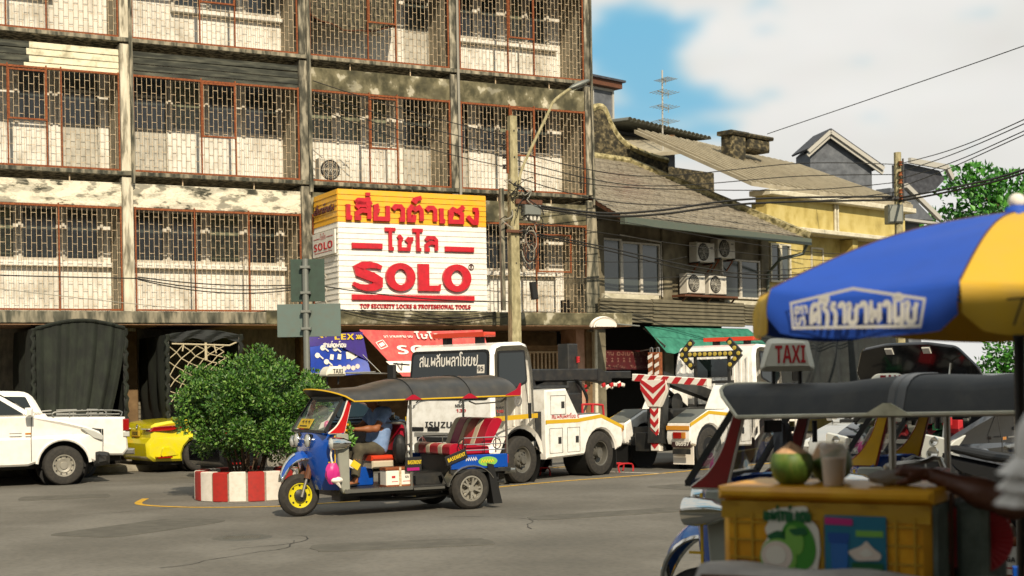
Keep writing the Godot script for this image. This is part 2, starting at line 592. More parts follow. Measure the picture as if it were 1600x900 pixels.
	M.grey_post = paint("8b8c80", "5d5d52", 0.4, 0.4)
	M.skin_tan = flat("8a5533", 0.55)
	M.skin_dark = flat("5d3520", 0.5)
	M.hair = flat("120e0b", 0.6)
	M.shirt_blue = worn(51, [[0.0, "5f779f"], [0.5, "7690b8"], [1.0, "8fa6c9"]], Vector3.ONE * 1.4, 0.02, 0.9, 0.0, 4, false, 256)
	M.trousers = worn(52, [[0.0, "39352a"], [0.5, "4b4637"], [1.0, "5d5745"]], Vector3.ONE * 1.4, 0.02, 0.95, 0.0, 4, false, 256)
	M.shirt_white = flat("cfcac4", 0.9)
	M.canvas = worn(53, [[0.0, "0b0f0a"], [0.4, "12170f"], [0.6, "181e14"], [1.0, "22291d"]], Vector3(0.6, 0.35, 0.6), 0.012, 0.85, 0.3)
	M.canvas_black = worn(54, [[0.0, "0c0e0d"], [0.5, "161a18"], [1.0, "272d2a"]], Vector3(0.6, 0.4, 0.6), 0.012, 0.8, 0.2)
	M.rope = flat("b3a78a", 0.9)
	M.leaf = flat("ffffff", 0.5)
	M.leaf.vertex_color_use_as_albedo = true
	M.leaf.backlight_enabled = true
	M.leaf.backlight = Color(0.35, 0.35, 0.35)
	M.bark = worn(55, [[0.0, "2e241a"], [0.5, "4a3b2b"], [1.0, "6a5842"]], Vector3(2, 0.7, 2), 0.03, 0.95)
	M.soil = worn(56, [[0.0, "2a2117"], [0.5, "3e3224"], [1.0, "54462f"]], Vector3.ONE, 0.03, 0.95)
	M.block_red = paint("a51f14", "5e1b12", 0.7, 0.6, 0.0, 1.2)
	M.block_white = paint("d8d0c4", "8f8573", 0.7, 0.7, 0.0, 1.2)
	M.mortar = worn(57, [[0.0, "6d665a"], [0.5, "8b8476"], [1.0, "a09888"]], Vector3.ONE, 0.03, 0.95)
	# houses
	M.roof_tile = worn(61, [[0.0, "655e50"], [0.4, "7d7565"], [0.6, "8d8574"], [1.0, "a0988a"]], Vector3(0.5, 0.5, 0.5), 0.02, 0.9, 0.3)
	M.roof_tile_b = worn(62, [[0.0, "544d42"], [0.45, "6d6557"], [0.6, "7c7464"], [1.0, "918979"]], Vector3(0.5, 0.5, 0.5), 0.02, 0.9, 0.3)
	M.roof_pale = worn(63, [[0.0, "77705f"], [0.45, "958c77"], [1.0, "ada48d"]], Vector3(0.3, 0.3, 0.3), 0.015, 0.9, 0.2)
	M.roof_dark = worn(64, [[0.0, "24252a"], [0.5, "3a3c42"], [1.0, "55575c"]], Vector3.ONE * 0.4, 0.02, 0.8)
	M.verge = worn(65, [[0.0, "33301f"], [0.4, "6b6340"], [0.55, "a3976a"], [0.7, "c9be96"], [1.0, "8a7f58"]], Vector3.ONE * 0.6, 0.015, 0.95, 0.4)
	M.moss_black = worn(66, [[0.0, "15130d"], [0.4, "2b281c"], [0.6, "584f37"], [0.75, "8d8060"], [1.0, "3c3828"]], Vector3.ONE * 0.6, 0.015, 0.95, 0.5)
	M.house_wall = worn(67, [[0.0, "443f31"], [0.4, "615a47"], [0.6, "736b56"], [1.0, "8a8169"]], Vector3(0.4, 0.2, 0.4), 0.013, 0.9, 0.2)
	M.yellow_wall = worn(68, [[0.0, "93834a"], [0.35, "ad9b58"], [0.55, "b9a866"], [1.0, "c6b77c"]], Vector3(0.4, 0.2, 0.4), 0.013, 0.9, 0.15)
	M.cream_trim = worn(69, [[0.0, "9d967e"], [0.5, "c4bda6"], [1.0, "d8d2bd"]], Vector3.ONE * 0.5, 0.015, 0.85)
	M.grey_wall = worn(70, [[0.0, "44474c"], [0.5, "5a5e64"], [1.0, "6f7378"]], Vector3.ONE * 0.3, 0.015, 0.85)
	M.trim_pale = flat("a9a69d", 0.7)
	M.gutter = paint("4f5a50", "30382f", 0.6, 0.5)
	M.ac_white = paint("c9c5b8", "8d8674", 0.5, 0.45)
	M.ac_dark = flat("23211d", 0.7)
	M.tin = worn(71, [[0.0, "4a4536"], [0.5, "6b6450"], [1.0, "857d66"]], Vector3(0.4, 0.4, 0.4), 0.015, 0.6)
	M.tin.metallic = 0.3
	M.awning_green = worn(72, [[0.0, "1c5445"], [0.4, "286d59"], [0.6, "357f69"], [1.0, "4f9580"]], Vector3(0.5, 0.3, 0.5), 0.014, 0.75)
	M.awning_green.backlight_enabled = true
	M.awning_green.backlight = Color(0.3, 0.3, 0.3)
	M.banner_red = paint("c4393c", "d98a7d", 0.6, 0.5)
	M.banner_blue = paint("1b3fa8", "2b1f78", 0.8, 0.5)
	M.banner_purple = paint("35207a", "1d1450", 0.6, 0.5)
	M.banner_white = flat("e0d9cc", 0.6)
	M.print_white = flat("ded9ce", 0.6)
	M.print_red = flat("b01c22", 0.6)
	M.print_black = flat("1a1818", 0.6)
	M.print_yellow = flat("d9b81c", 0.6)
	M.print_grey = flat("6d6a66", 0.6)
	M.sign_maroon = paint("4d0f14", "2d080b", 0.5, 0.5)
	M.print_dull = flat("7d5a4c", 0.7)
	M.amber = flat("b5762a", 0.25, 0.0, 0.5)
	M.lamp_yellow = flat("b09a3a", 0.3, 0.0, 0.5)
	M.lamp_red = flat("8e1410", 0.15, 0.0, 0.8)
	M.lamp_clear = flat("c9c9c0", 0.08, 0.2, 1.0)
	M.lamp_white = flat("d9d4c2", 0.35)
	M.plate_white = flat("c8c6bd", 0.5)
	M.plate_yellow = paint("b99a14", "6b5a10", 0.5, 0.5)
	M.plate_dark = flat("33201f", 0.5)
	M.glass = flat(Color(0.75, 0.85, 0.82, 0.14), 0.03)
	M.glass.transparency = BaseMaterial3D.TRANSPARENCY_ALPHA
	M.tint = flat("121a1a", 0.05)
	M.tint.metallic_specular = 0.6
	M.net = worn(73, [[0.0, "26241d"], [0.45, "3c392f"], [0.6, "57523f"], [1.0, "6f6950"]], Vector3(0.9, 0.4, 0.9), 0.02, 0.95, 0.2)
	# cart
	M.umb_blue = paint("1a50ba", "0d3183", 0.3, 0.7)
	M.umb_yellow = paint("d3a81e", "a37f10", 0.4, 0.7)
	M.umb_orange = paint("c2761a", "94560e", 0.4, 0.7)
	M.umb_brown = paint("4d2e1c", "33200f", 0.4, 0.7)
	for k in ["umb_blue", "umb_yellow", "umb_orange", "umb_brown"]:
		M[k].backlight_enabled = true
		M[k].backlight = Color(0.5, 0.5, 0.5)
	M.crate_yellow = worn(74, [[0.0, "c5860a"], [0.45, "d9990f"], [0.6, "e2a51a"], [1.0, "e8b02c"]], Vector3.ONE, 0.012, 0.4, 0.0, 4, false, 256)
	M.crate_tape = flat("b98f2a", 0.25)
	M.crate_dark = flat("8a5f0c", 0.6)
	M.foam_grey = worn(75, [[0.0, "4c5550"], [0.5, "65706a"], [1.0, "7d8880"]], Vector3.ONE * 1.5, 0.02, 0.8, 0.0, 4, false, 256)
	M.coconut = worn(76, [[0.0, "28380f"], [0.35, "44601c"], [0.6, "577527"], [0.8, "6a7d30"], [1.0, "7d6a34"]], Vector3(5, 2.5, 5), 0.012, 0.55, 0.0, 4, false, 256)
	M.coconut_cut = worn(77, [[0.0, "9d7350"], [0.5, "bd946c"], [1.0, "d2b08a"]], Vector3.ONE * 6, 0.02, 0.85, 0.0, 4, false, 256)
	M.cup_milk = flat("c9ab90", 0.5)
	M.cup_clear = flat(Color(0.9, 0.88, 0.85, 0.3), 0.15)
	M.cup_clear.transparency = BaseMaterial3D.TRANSPARENCY_ALPHA
	M.cloth_grey = worn(78, [[0.0, "86807a"], [0.5, "a19b94"], [1.0, "b8b2aa"]], Vector3.ONE, 0.015, 0.9, 0.0, 4, false, 256)
	M.green_print = flat("3d8a2a", 0.5)
	M.green_dark = flat("165c34", 0.5)
	M.green_pale = flat("79b04a", 0.5)
	M.teal_print = flat("1c6f8c", 0.5)
	M.blue_print = flat("1b4f9c", 0.5)
	M.cream_print = flat("d8c9bd", 0.5)
	M.pink_plastic = flat("c02a7a", 0.4)
	M.fan_red = flat("b3262e", 0.4)
	M.wood = worn(79, [[0.0, "3d2213"], [0.5, "5d3822"], [1.0, "7a4e31"]], Vector3(2, 0.5, 2), 0.03, 0.7)

# ---------------------------------------------------------------- the scene
func _ready() -> void:
	rng.seed = 4
	make_materials()
	# camera: a 50 mm lens at eye height, shifted up a little and leaning one degree
	var cam := Camera3D.new()
	cam.name = "camera"
	cam.position = Vector3(0, 1.72, 0)
	cam.rotation.z = -0.0175
	cam.near = 0.1
	cam.far = 900.0
	cam.projection = Camera3D.PROJECTION_FRUSTUM
	cam.size = 0.1 * 900.0 / 2222.0
	cam.frustum_offset = Vector2(0, 0.1 * 147.0 / 2222.0)
	var att := CameraAttributesPhysical.new()
	att.frustum_focus_distance = 20.0
	att.frustum_near = 0.1
	att.frustum_far = 900.0
	att.frustum_focal_length = 50.0
	att.exposure_aperture = 3.2
	cam.attributes = att
	add_child(cam)
	cam.current = true
	# sky and sun
	var we := WorldEnvironment.new()
	we.name = "air"
	var e := Environment.new()
	e.background_mode = Environment.BG_SKY
	var sky := Sky.new()
	var sm := PanoramaSkyMaterial.new()
	sm.panorama = sky_picture()
	sky.sky_material = sm
	e.sky = sky
	e.background_energy_multiplier = 1.0
	e.tonemap_mode = Environment.TONE_MAPPER_LINEAR
	e.tonemap_exposure = 1.16
	e.sdfgi_enabled = true
	e.ssao_enabled = true
	e.ssil_enabled = true
	we.environment = e
	add_child(we)
	var sun := DirectionalLight3D.new()
	sun.name = "sun"
	sun.light_energy = 1.5
	sun.light_color = Color(1.0, 0.94, 0.84)
	sun.light_angular_distance = 0.5
	sun.shadow_enabled = true
	var el := deg_to_rad(36.5)
	var az := deg_to_rad(17.0)
	add_child(sun)
	sun.look_at_from_position(Vector3.ZERO, -Vector3(cos(el) * sin(az), sin(el), cos(el) * cos(az)))
	# the place
	ground()
	old_building()
	solo_sign()
	shop_fronts()
	house_row()
	street_pole()
	# traffic
	canvas_trucks()
	pickups_left()
	planter()
	tow_trucks()
	var tuk := tuk_tuk("parked blue three-wheeled taxi with red windscreen pillars, a driver at the bars", Vector3(-0.569, 0, -19.313), 30.5, 0)
	tuk.set_meta("label", "blue three-wheeled taxi with pink striped bench driving past the round planter")
	driver()
	right_side()
	cart()
	vendors()
	wires()

# clouds over a small patch of blue, computed for the whole sky
func sky_picture() -> ImageTexture:
	var w := 1024
	var h := 512
	var n := FastNoiseLite.new()
	n.seed = 8
	n.noise_type = FastNoiseLite.TYPE_SIMPLEX_SMOOTH
	n.frequency = 1.15
	n.fractal_octaves = 6
	n.fractal_gain = 0.5
	var n2 := FastNoiseLite.new()
	n2.seed = 31
	n2.frequency = 2.6
	n2.fractal_octaves = 5
	var buf := PackedByteArray()
	buf.resize(w * h * 3)
	for y in h:
		var up := (0.5 - (y + 0.5) / h) * PI
		for x in w:
			var a := ((x + 0.5) / w) * TAU      # the first column looks along -z
			var d := Vector3(sin(a) * cos(up), sin(up), -cos(a) * cos(up))
			var r := 0.0; var g := 0.0; var b := 0.0
			if d.y > -0.02:
				var q := Vector3(d.x, maxf(d.y, 0.0) * 4.5, d.z) * 2.2
				var c := 0.16 + 0.8 * n.get_noise_3dv(q) + 0.7 * n2.get_noise_3dv(q * 2.4)
				# a gap in the cloud deck over the old building and a few more round the sky
				var gap := SKY_GAP
				for k in gap.size():
					var t: Vector4 = gap[k]
					var dd := d.distance_to(Vector3(t.x, t.y, t.z).normalized()) / t.w
					c -= 0.6 * exp(-dd * dd)
				var cov := smoothstep(-0.55, 0.12, c + 0.1)
				var shade := 0.5 + 0.5 * clampf(n2.get_noise_3dv(q * 0.7 + Vector3(3, 1, 7)) * 1.6, -1.0, 1.0)
				var cl := Color(0.83, 0.825, 0.805).lerp(Color(0.89, 0.885, 0.87), shade)
				var blue := Color(0.36, 0.65, 0.80).lerp(Color(0.70, 0.81, 0.84), exp(-maxf(d.y, 0.0) * 5.0))
				var o := blue.lerp(cl, cov)
				r = o.r; g = o.g; b = o.b
			else:
				r = 0.42; g = 0.39; b = 0.34
			var i := (y * w + x) * 3
			buf[i] = int(r * 255.0); buf[i + 1] = int(g * 255.0); buf[i + 2] = int(b * 255.0)
	return ImageTexture.create_from_image(Image.create_from_data(w, h, false, Image.FORMAT_RGB8, buf))

const SKY_GAP := [Vector4(0.075, 0.242, -1.0, 0.032), Vector4(0.105, 0.232, -1.0, 0.026), Vector4(0.12, 0.19, -1.0, 0.034), Vector4(0.155, 0.185, -1.0, 0.024), Vector4(0.07, 0.175, -1.0, 0.035), Vector4(-0.8, 0.5, -0.6, 0.3), Vector4(0.9, 0.6, 0.4, 0.3), Vector4(-0.3, 0.8, 0.8, 0.35), Vector4(0.3, 0.9, -0.5, 0.25)]

func ground() -> void:
	var g := MB.new()
	g.quad(Vector3(-300, 0, 60), Vector3(300, 0, 60), Vector3(300, 0, -600), Vector3(-300, 0, -600))
	struct("road", g, M.asphalt)
	# far pavement along the shops
	var f := Transform3D(Basis(Vector3.UP, deg_to_rad(27.4)), Vector3(0, 0, -36.2))
	var pv := MB.new()
	pv.prism(PackedVector2Array([Vector2(-40, 0), Vector2(2.2, 0), Vector2(2.2, 0.14), Vector2(-40, 0.14)]), -2.0, 2.4, f, 0.015)
	struct("pavement", pv, M.kerb)
	# kerbed pavement on this side, where the coconut seller stands
	var n := MB.new()
	n.bx(-40, 60, 0, 0.17, -3.4, 3.0, 0.02)
	struct("pavement", n, M.kerb)
	# painted lines
	var line := func(pts: Array, w: float, mat: Material, called: String) -> void:
		var m := MB.new()
		var p2 := []
		for p in pts: p2.append(Vector2(p.x, -p.z))
		m.ribbon(p2, w, 0.0, 0.004, false, Transform3D(Basis(Vector3.RIGHT, Vector3.FORWARD, Vector3.UP), Vector3.ZERO))
		struct(called, m, mat)
	var arc := curve([Vector3(-5.75, 0, -22.2), Vector3(-5.57, 0, -21.14), Vector3(-4.9, 0, -20.55), Vector3(-4.146, 0, -20.32), Vector3(-3.33, 0, -20.365), Vector3(-2.824, 0, -20.69), Vector3(-1.69, 0, -21.48), Vector3(-0.26, 0, -23.3), Vector3(0.85, 0, -24.44), Vector3(2.27, 0, -25.6), Vector3(3.67, 0, -27.0), Vector3(6.5, 0, -29.9), Vector3(10, 0, -33.4)], 6)
	line.call(arc, 0.11, M.yellow_line, "yellow_road_line")
	line.call([Vector3(-0.6, 0, -27.0), Vector3(0.398, 0, -27.98), Vector3(1.129, 0, -28.6), Vector3(2.4, 0, -29.8)], 0.1, M.yellow_line, "yellow_road_line")
	line.call([Vector3(1.75, 0, -26.75), Vector3(2.75, 0, -25.95)], 0.12, M.white_line, "white_road_line")
	# the row of houses behind the photographer
	var b := MB.new()
	b.bx(-34, 44, 0, 7.5, 3.0, 11)
	struct("building_row_opposite", b, M.house_wall)
	# the footway deck over those shops, which shades this side of the street
	var v := MB.new()
	v.bx(-60, 80, 10.4, 10.9, 1.6, 5.0, 0.1)
	for k in 6: v.bx(-43 + k * 18, -42 + k * 18, 7.5, 10.4, 3.4, 4.6, 0.1)
	struct("elevated_walkway", v, M.kerb)
	# mended strips, cracks and a drain cover in the road
	for q in [[Vector3(-1.2, 0, -15.2), 1.9, 0.75, 0.2], [Vector3(-4.6, 0, -17.6), 1.1, 2.2, -0.5], [Vector3(1.4, 0, -18.4), 2.6, 0.6, 0.45], [Vector3(-7.2, 0, -22.8), 1.4, 0.9, 0.3], [Vector3(2.9, 0, -22.5), 0.9, 1.6, 0.7]]:
		var p := MB.new()
		var pl := []
		for k in 22:
			var a := TAU * k / 22
			var s := Vector2(signf(cos(a)) * pow(absf(cos(a)), 0.35), signf(sin(a)) * pow(absf(sin(a)), 0.35))
			pl.append(s * Vector2(q[1], q[2]) * (0.5 + rng.randf_range(-0.02, 0.02)))
		p.prism(PackedVector2Array(pl), 0.0, 0.004, Transform3D(Basis(Vector3.UP, q[3]) * Basis(Vector3.RIGHT, -PI / 2), q[0]))
		struct("road_patch", p, M.asphalt_patch)
	for q in [[Vector2(-3.4, 13.6), 0.25, 14], [Vector2(0.2, 16.6), 1.9, 12], [Vector2(-6.0, 19.6), 0.5, 14], [Vector2(-2.6, 16.4), -0.3, 10], [Vector2(1.6, 20.8), 0.15, 12]]:
		var p := MB.new()
		var pt: Vector2 = q[0]
		var dir: float = q[1]
		var pts := [pt]
		var ws := []
		for k in q[2]:
			dir += rng.randf_range(-0.45, 0.45)
			pt += Vector2(cos(dir), sin(dir)) * rng.randf_range(0.12, 0.26)
			pts.append(pt)
		for k in pts.size(): ws.append(0.006 + 0.012 * rng.randf())
		p.ribbon(pts, ws, 0.0, 0.004, false, Transform3D(Basis(Vector3.RIGHT, Vector3.FORWARD, Vector3.UP), Vector3.ZERO))
		struct("road_crack", p, M.tar)
	var dc := MB.new()
	dc.lathe([Vector2(0.0, 0.008), Vector2(0.28, 0.008), Vector2(0.29, 0.004), Vector2(0.33, 0.006), Vector2(0.34, 0.0)], 28, XF(-3.1, 0, -16.2))
	for k in 5: dc.bx(-3.3, -2.9, 0.008, 0.014, -16.31 + k * 0.055, -16.29 + k * 0.055)
	struct("drain_cover", dc, M.hub_grey)

# ---------------------------------------------------------------- the old four-storey block, in its own axes: x along the front, z out of the front
const PIL := [-13.75, -9.6, -5.42, -1.48, 2.4]
const FLO := [3.45, 6.57, 9.55, 12.58]

func grille(parent: Node, x0: float, x1: float, y0: float, y1: float, posts: Array, hatch: Array, sd: int) -> void:
	var b := MB.new()
	b.crease = 0.0
	var n := int(round((x1 - x0) / 0.107))
	var st := (x1 - x0) / n
	for i in range(1, n):
		var x := x0 + st * i
		b.bx(x - 0.0038, x + 0.0038, y0, y1, 0.02, 0.0276)
	for i in n:
		var y := y0 + 0.12 + (0.165 if i % 2 else 0.0)
		while y < y1 - 0.05:
			b.bx(x0 + st * i + 0.0045, x0 + st * (i + 1) - 0.0045, y - 0.0045, y + 0.0045, 0.0205, 0.0285)
			y += 0.33
	part("grille_bars", b, M.rust_pale, parent, "", "stuff")
	var f := MB.new()
	f.crease = 0.0
	f.bx(x0, x1, y0 - 0.02, y0 + 0.02, 0.0, 0.045)
	f.bx(x0, x1, y1 - 0.022, y1 + 0.022, -0.002, 0.047)
	for x in [x0 + 0.02, x1 - 0.02]:
		f.bx(x - 0.016, x + 0.016, y0 - 0.04, y1 + 0.04, -0.004, 0.049)
	for x in posts:
		f.bx(x - 0.014, x + 0.014, y0 - 0.03, y1 + 0.06, -0.005, 0.05)
	part("grille_frame", f, M.rust, parent)
	if hatch and y1 > y0:
		var h := MB.new()
		h.crease = 0.0
		var a: float = hatch[0]; var c: float = hatch[1]; var d: float = hatch[2]; var e: float = hatch[3]
		h.bx(a, c, d - 0.018, d + 0.018, 0.04, 0.075)
		h.bx(a, c, e - 0.018, e + 0.018, 0.04, 0.075)
		h.bx(a - 0.018, a + 0.018, d - 0.027, e + 0.027, 0.038, 0.077)
		h.bx(c - 0.018, c + 0.018, d - 0.027, e + 0.027, 0.038, 0.077)
		part("grille_hatch", h, M.rust, parent)

func window_at(parent: Node, x0: float, x1: float, y0: float, y1: float, z: float, mat: Material, frame: Material, fr := 0.07, bars := 0) -> void:
	var f := MB.new()
	f.crease = 0.0
	f.bx(x0, x1, y0, y0 + fr, z - 0.02, z + 0.06)
	f.bx(x0, x1, y1 - fr, y1, z - 0.02, z + 0.06)
	f.bx(x0, x0 + fr, y0 + fr, y1 - fr, z - 0.02, z + 0.06)
	f.bx(x1 - fr, x1, y0 + fr, y1 - fr, z - 0.02, z + 0.06)
	for i in bars:
		var y := lerpf(y0 + fr, y1 - fr, (i + 1.0) / (bars + 1.0))
		f.bx(x0 + fr, x1 - fr, y - 0.02, y + 0.02, z - 0.01, z + 0.045)
	var w := part("window", f, frame, parent)
	var p := MB.new()
	p.bx(x0 + fr, x1 - fr, y0 + fr, y1 - fr, z - 0.004, z + 0.012)
	part("pane", p, mat, w)

func old_building() -> void:
	var t := thing("apartment_building", "weathered four-storey block with rusty grilles over recessed white balconies", "building", Vector3(0, 0, -36.2), 27.4)
	# back mass and roof, out of sight
	var m := MB.new()
	m.bx(-24, 2.52, 0, 15.9, -10, -2.2)
	part("rear_block", m, M.wall_grey, t)
	# slabs, one per bay
	for f in [1, 2, 3]:
		for b in 4:
			var s := MB.new()
			s.bx(PIL[b] - 0.1, PIL[b + 1] - 0.1, FLO[f] - 0.095, FLO[f], -1.6, 0.1, 0.012)
			part("floor_slab", s, M.concrete_moss, t)
	var rs := MB.new()
	rs.bx(-24, 2.5, 15.6, 15.75, -2.2, 0.1)
	part("roof_slab", rs, M.concrete_moss, t)
	# pillars and the party walls behind them
	for i in 5:
		var x: float = PIL[i]
		for f in 4:
			var y0: float = FLO[f] if f > 0 else 3.0
			var y1: float = FLO[f + 1] - 0.13 if f < 3 else 15.6
			var p := MB.new()
			p.bx(x - 0.12, x + 0.12, y0, y1, -0.3, 0.06, 0.015)
			part("pillar", p, M.pillar_pale if i == 1 and f < 3 else M.pillar, t)
			var w := MB.new()
			w.bx(x - 0.13, x + 0.13, y0, y1, -1.5, -0.302)
			part("party_wall", w, M.wall_grey, t)
	# flared foot of the corner pillar, and the downpipes
	var fp := MB.new()
	fp.prism(PackedVector2Array([Vector2(2.2, 3.4), Vector2(2.62, 3.4), Vector2(2.53, 6.4), Vector2(2.27, 6.4)]), -0.4, 0.075)
	part("corner_pier", fp, M.concrete_moss, t)
	for d in [[-1.42, M.cable_grey, 0.035], [-5.33, M.concrete_moss, 0.05], [-9.5, M.concrete_moss, 0.045], [2.44, M.concrete_moss, 0.03]]:
		var dp := MB.new()
		dp.tube([Vector3(d[0], 15, 0.12), Vector3(d[0], 9.6, 0.12), Vector3(d[0] + 0.02, 6.6, 0.12), Vector3(d[0] + 0.01, 6.3, 0.12)], d[2], 6)
		part("downpipe", dp, d[1], t)
	# fascia boards hung below the slabs
	var fas := [[1, 0, M.fascia_flaking], [1, 1, M.fascia_flaking], [1, 2, M.fascia_stained], [1, 3, M.fascia_stained], [2, 2, M.fascia_stained], [2, 3, M.fascia_stained], [3, 0, M.fascia_black], [3, 1, M.fascia_black], [3, 2, M.fascia_stained], [3, 3, M.fascia_stained]]
	for q in fas:
		var s := MB.new()
		var y: float = FLO[q[0]]
		s.bx(PIL[q[1]] + 0.125, PIL[q[1] + 1] - 0.125, y - 0.79, y - 0.255, -0.035, 0.0, 0.008)
		part("fascia", s, q[2], t)
		for k in 2:
			var r := MB.new()
			var x := lerpf(PIL[q[1]], PIL[q[1] + 1], 0.3 + 0.4 * k)
			r.bx(x - 0.012, x + 0.012, y - 0.28, y - 0.09, -0.03, -0.006)
			part("hanger", r, M.rust_pale, t)
	# two bays boarded over instead, the boards weathered black but for a repainted stretch
	for b in [0, 1]:
		for r in 4:
			var y := 9.55 - 0.24 - 0.15 * (r + 1)
			var x0: float = PIL[b] + 0.13
			var x1: float = PIL[b + 1] - 0.13
			var cut := x1
			if b == 0:
				cut = -11.7 + rng.randf_range(-0.12, 0.12)
			var s := MB.new()
			s.box(Vector3((x0 + cut) / 2, y + 0.07, -0.05), Vector3(cut - x0, 0.138, 0.03), Basis(Vector3.BACK, rng.randf_range(-0.006, 0.006)) * Basis(Vector3.RIGHT, -0.12), 0.004)
			part("plank", s, M.board_dark, t)
			if b == 0:
				var s2 := MB.new()
				s2.box(Vector3((cut + x1) / 2, y + 0.07, -0.045), Vector3(x1 - cut - 0.01, 0.138, 0.03), Basis(Vector3.BACK, rng.randf_range(-0.006, 0.006)) * Basis(Vector3.RIGHT, -0.12), 0.004)
				part("plank", s2, M.board_cream, t)
	# recessed walls: [floor, bay, list of openings [x0, x1, y0, y1]]
	var Z := -1.25
	var gl: Material = M.glass_dark
	var opens := {
		"1_0": [["w", -13.4, -12.75], ["c", -12.6, -11.8], ["w", -11.72, -10.87], ["w", -10.78, -9.95]],
		"1_1": [["w", -9.28, -8.45], ["w", -8.39, -7.55], ["c", -7.47, -6.6], ["w", -6.52, -5.68]],
		"1_2": [["w", -4.9, -4.1], ["w", -4.0, -3.2], ["w", -3.0, -2.2]],
		"1_3": [["w", -0.95, -0.3], ["w", -0.2, 0.42], ["w", 0.42, 1.05], ["w", 1.05, 1.75]],
		"2_0": [["w", -13.3, -12.6], ["w", -11.75, -11.07], ["w", -11.0, -10.84], ["d", -10.78, -9.94]],
		"2_1": [["d", -9.2, -8.37], ["c", -8.3, -7.52], ["w", -7.42, -6.66], ["w", -6.52, -5.64]],
		"2_2": [["c", -4.85, -4.2], ["c", -4.12, -3.45], ["c", -3.33, -2.72], ["d", -2.36, -1.6]],
		"2_3": [["d", -0.8, -0.5], ["w", -0.2, 0.35], ["c", 0.35, 0.88], ["w", 0.88, 1.42], ["w", 1.42, 1.92]],
		"3_0": [["w", -13.3, -12.4], ["w", -12.0, -11.2]],
		"3_1": [["w", -8.2, -7.5], ["w", -7.35, -6.58], ["w", -6.46, -5.64]],
		"3_2": [["c", -4.8, -4.0], ["c", -3.9, -3.1], ["d", -2.3, -1.6]],
		"3_3": [["w", -0.78, -0.26], ["w", -0.16, 0.44], ["c", 0.66, 1.2], ["w", 1.24, 1.88]],
	}
	for key in opens:
		var f := int(key.get_slice("_", 0))
		var b := int(key.get_slice("_", 1))
		var x0: float = PIL[b] + 0.13
		var x1: float = PIL[b + 1] - 0.13
		var y0: float = FLO[f - 1]
		var y1: float = FLO[f] - 0.13
		var ws: float = y0 + (1.2 if f != 3 else 1.15)    # window foot
		var wt := y0 + 2.45
		# wall pieces round the openings
		var w := MB.new()
		w.crease = 0.0
		w.bx(x0, x1, wt, y1, Z - 0.15, Z)
		var x := x0
		for o in opens[key]:
			if o[1] - x > 0.01:
				w.bx(x, o[1], y0, wt, Z - 0.15, Z)
			if o[0] != "d":
				w.bx(o[1], o[2], y0, ws, Z - 0.15, Z)
			x = o[2]
		w.bx(x, x1, y0, wt, Z - 0.15, Z)
		part("balcony_wall", w, M.wall_white, t)
		var wide := MB.new()
		var first := true
		for o in opens[key]:
			if o[0] == "d":
				var dd := MB.new()
				dd.bx(o[1] + 0.03, o[2] - 0.03, y0 + 0.03, y0 + 1.18, Z - 0.08, Z - 0.03, 0.01)
				dd.bx(o[1] + 0.03, o[2] - 0.03, y0 + 1.18, y0 + 1.24, Z - 0.09, Z - 0.02)
				dd.bx(o[1] + 0.03, o[2] - 0.03, wt - 0.5, wt - 0.44, Z - 0.09, Z - 0.02)
				for sx in [o[1] + 0.015, o[2] - 0.015]:
					dd.bx(sx - 0.015, sx + 0.015, y0, wt, Z - 0.1, Z + 0.02)
				var dn := part("door", dd, M.door_grey, t)
				var pn := MB.new()
				pn.bx(o[1] + 0.03, o[2] - 0.03, y0 + 1.24, wt, Z - 0.07, Z - 0.05)
				part("pane", pn, gl, dn)
			else:
				window_at(t, o[1], o[2], ws, wt, Z - 0.06, M.glass_curtain if o[0] == "c" else gl, M.frame_grey)
		# sill under the windows
		var lo := 99.0
		var hi := -99.0
		for o in opens[key]:
			if o[0] != "d":
				lo = minf(lo, o[1]); hi = maxf(hi, o[2])
		if f != 2:
			var s := MB.new()
			s.bx(lo - 0.05, minf(hi + 0.25, x1), ws - 0.13, ws - 0.03, Z, Z + 0.16, 0.01)
			part("sill", s, M.wall_white, t)
		# thin mullion posts on the wall face between window pairs
		var xs := [hi + 0.015]
		for o in opens[key]:
			if o[0] != "d": xs.append(o[1] - 0.012)
		for xm in xs:
			var mu := MB.new()
			mu.bx(xm - 0.033, xm + 0.033, ws - 0.03, wt, Z + 0.0, Z + 0.05)
			part("mullion", mu, M.frame_grey, t)
	# grilles over every balcony
	var gr := [[1, 0, [-12.6, -11.1], []], [1, 1, [-8.1, -6.83], []], [1, 2, [-3.78, -3.05], []], [1, 3, [0.05, 0.75], [0.78, 1.75, 4.55, 5.5]],
		[2, 0, [-12.12, -11.31, -11.0], [-12.1, -11.33, 7.6, 8.66]], [2, 1, [-7.9, -7.1], [-7.88, -7.12, 7.47, 8.68]], [2, 2, [-3.78, -3.05], [-3.76, -3.07, 7.45, 8.66]], [2, 3, [0.044, 0.756], [0.07, 0.73, 7.5, 8.68]],
		[3, 0, [-12.13, -11.29], []], [3, 1, [-7.9, -7.08], [-7.87, -7.1, 10.55, 11.7]], [3, 2, [-3.78, -3.05], [-3.76, -3.07, 10.5, 11.7]], [3, 3, [0.034, 0.785], [0.06, 0.76, 10.5, 11.7]]]
	for g in gr:
		grille(t, PIL[g[1]] + 0.14, PIL[g[1] + 1] - 0.14, FLO[g[0] - 1] + 0.03, FLO[g[0]] - 0.82, g[2], g[3], g[0] * 7 + g[1])
	# canopy ledge over the shops
	var l := MB.new()
	l.bx(-24, -7, 3.1, 3.36, -1.4, 1.8, 0.02)
	part("canopy_ledge", l, M.concrete_moss, t)
	var l2 := MB.new()
	l2.bx(-7, 2.51, 3.085, 3.4, -1.4, 1.8, 0.02)
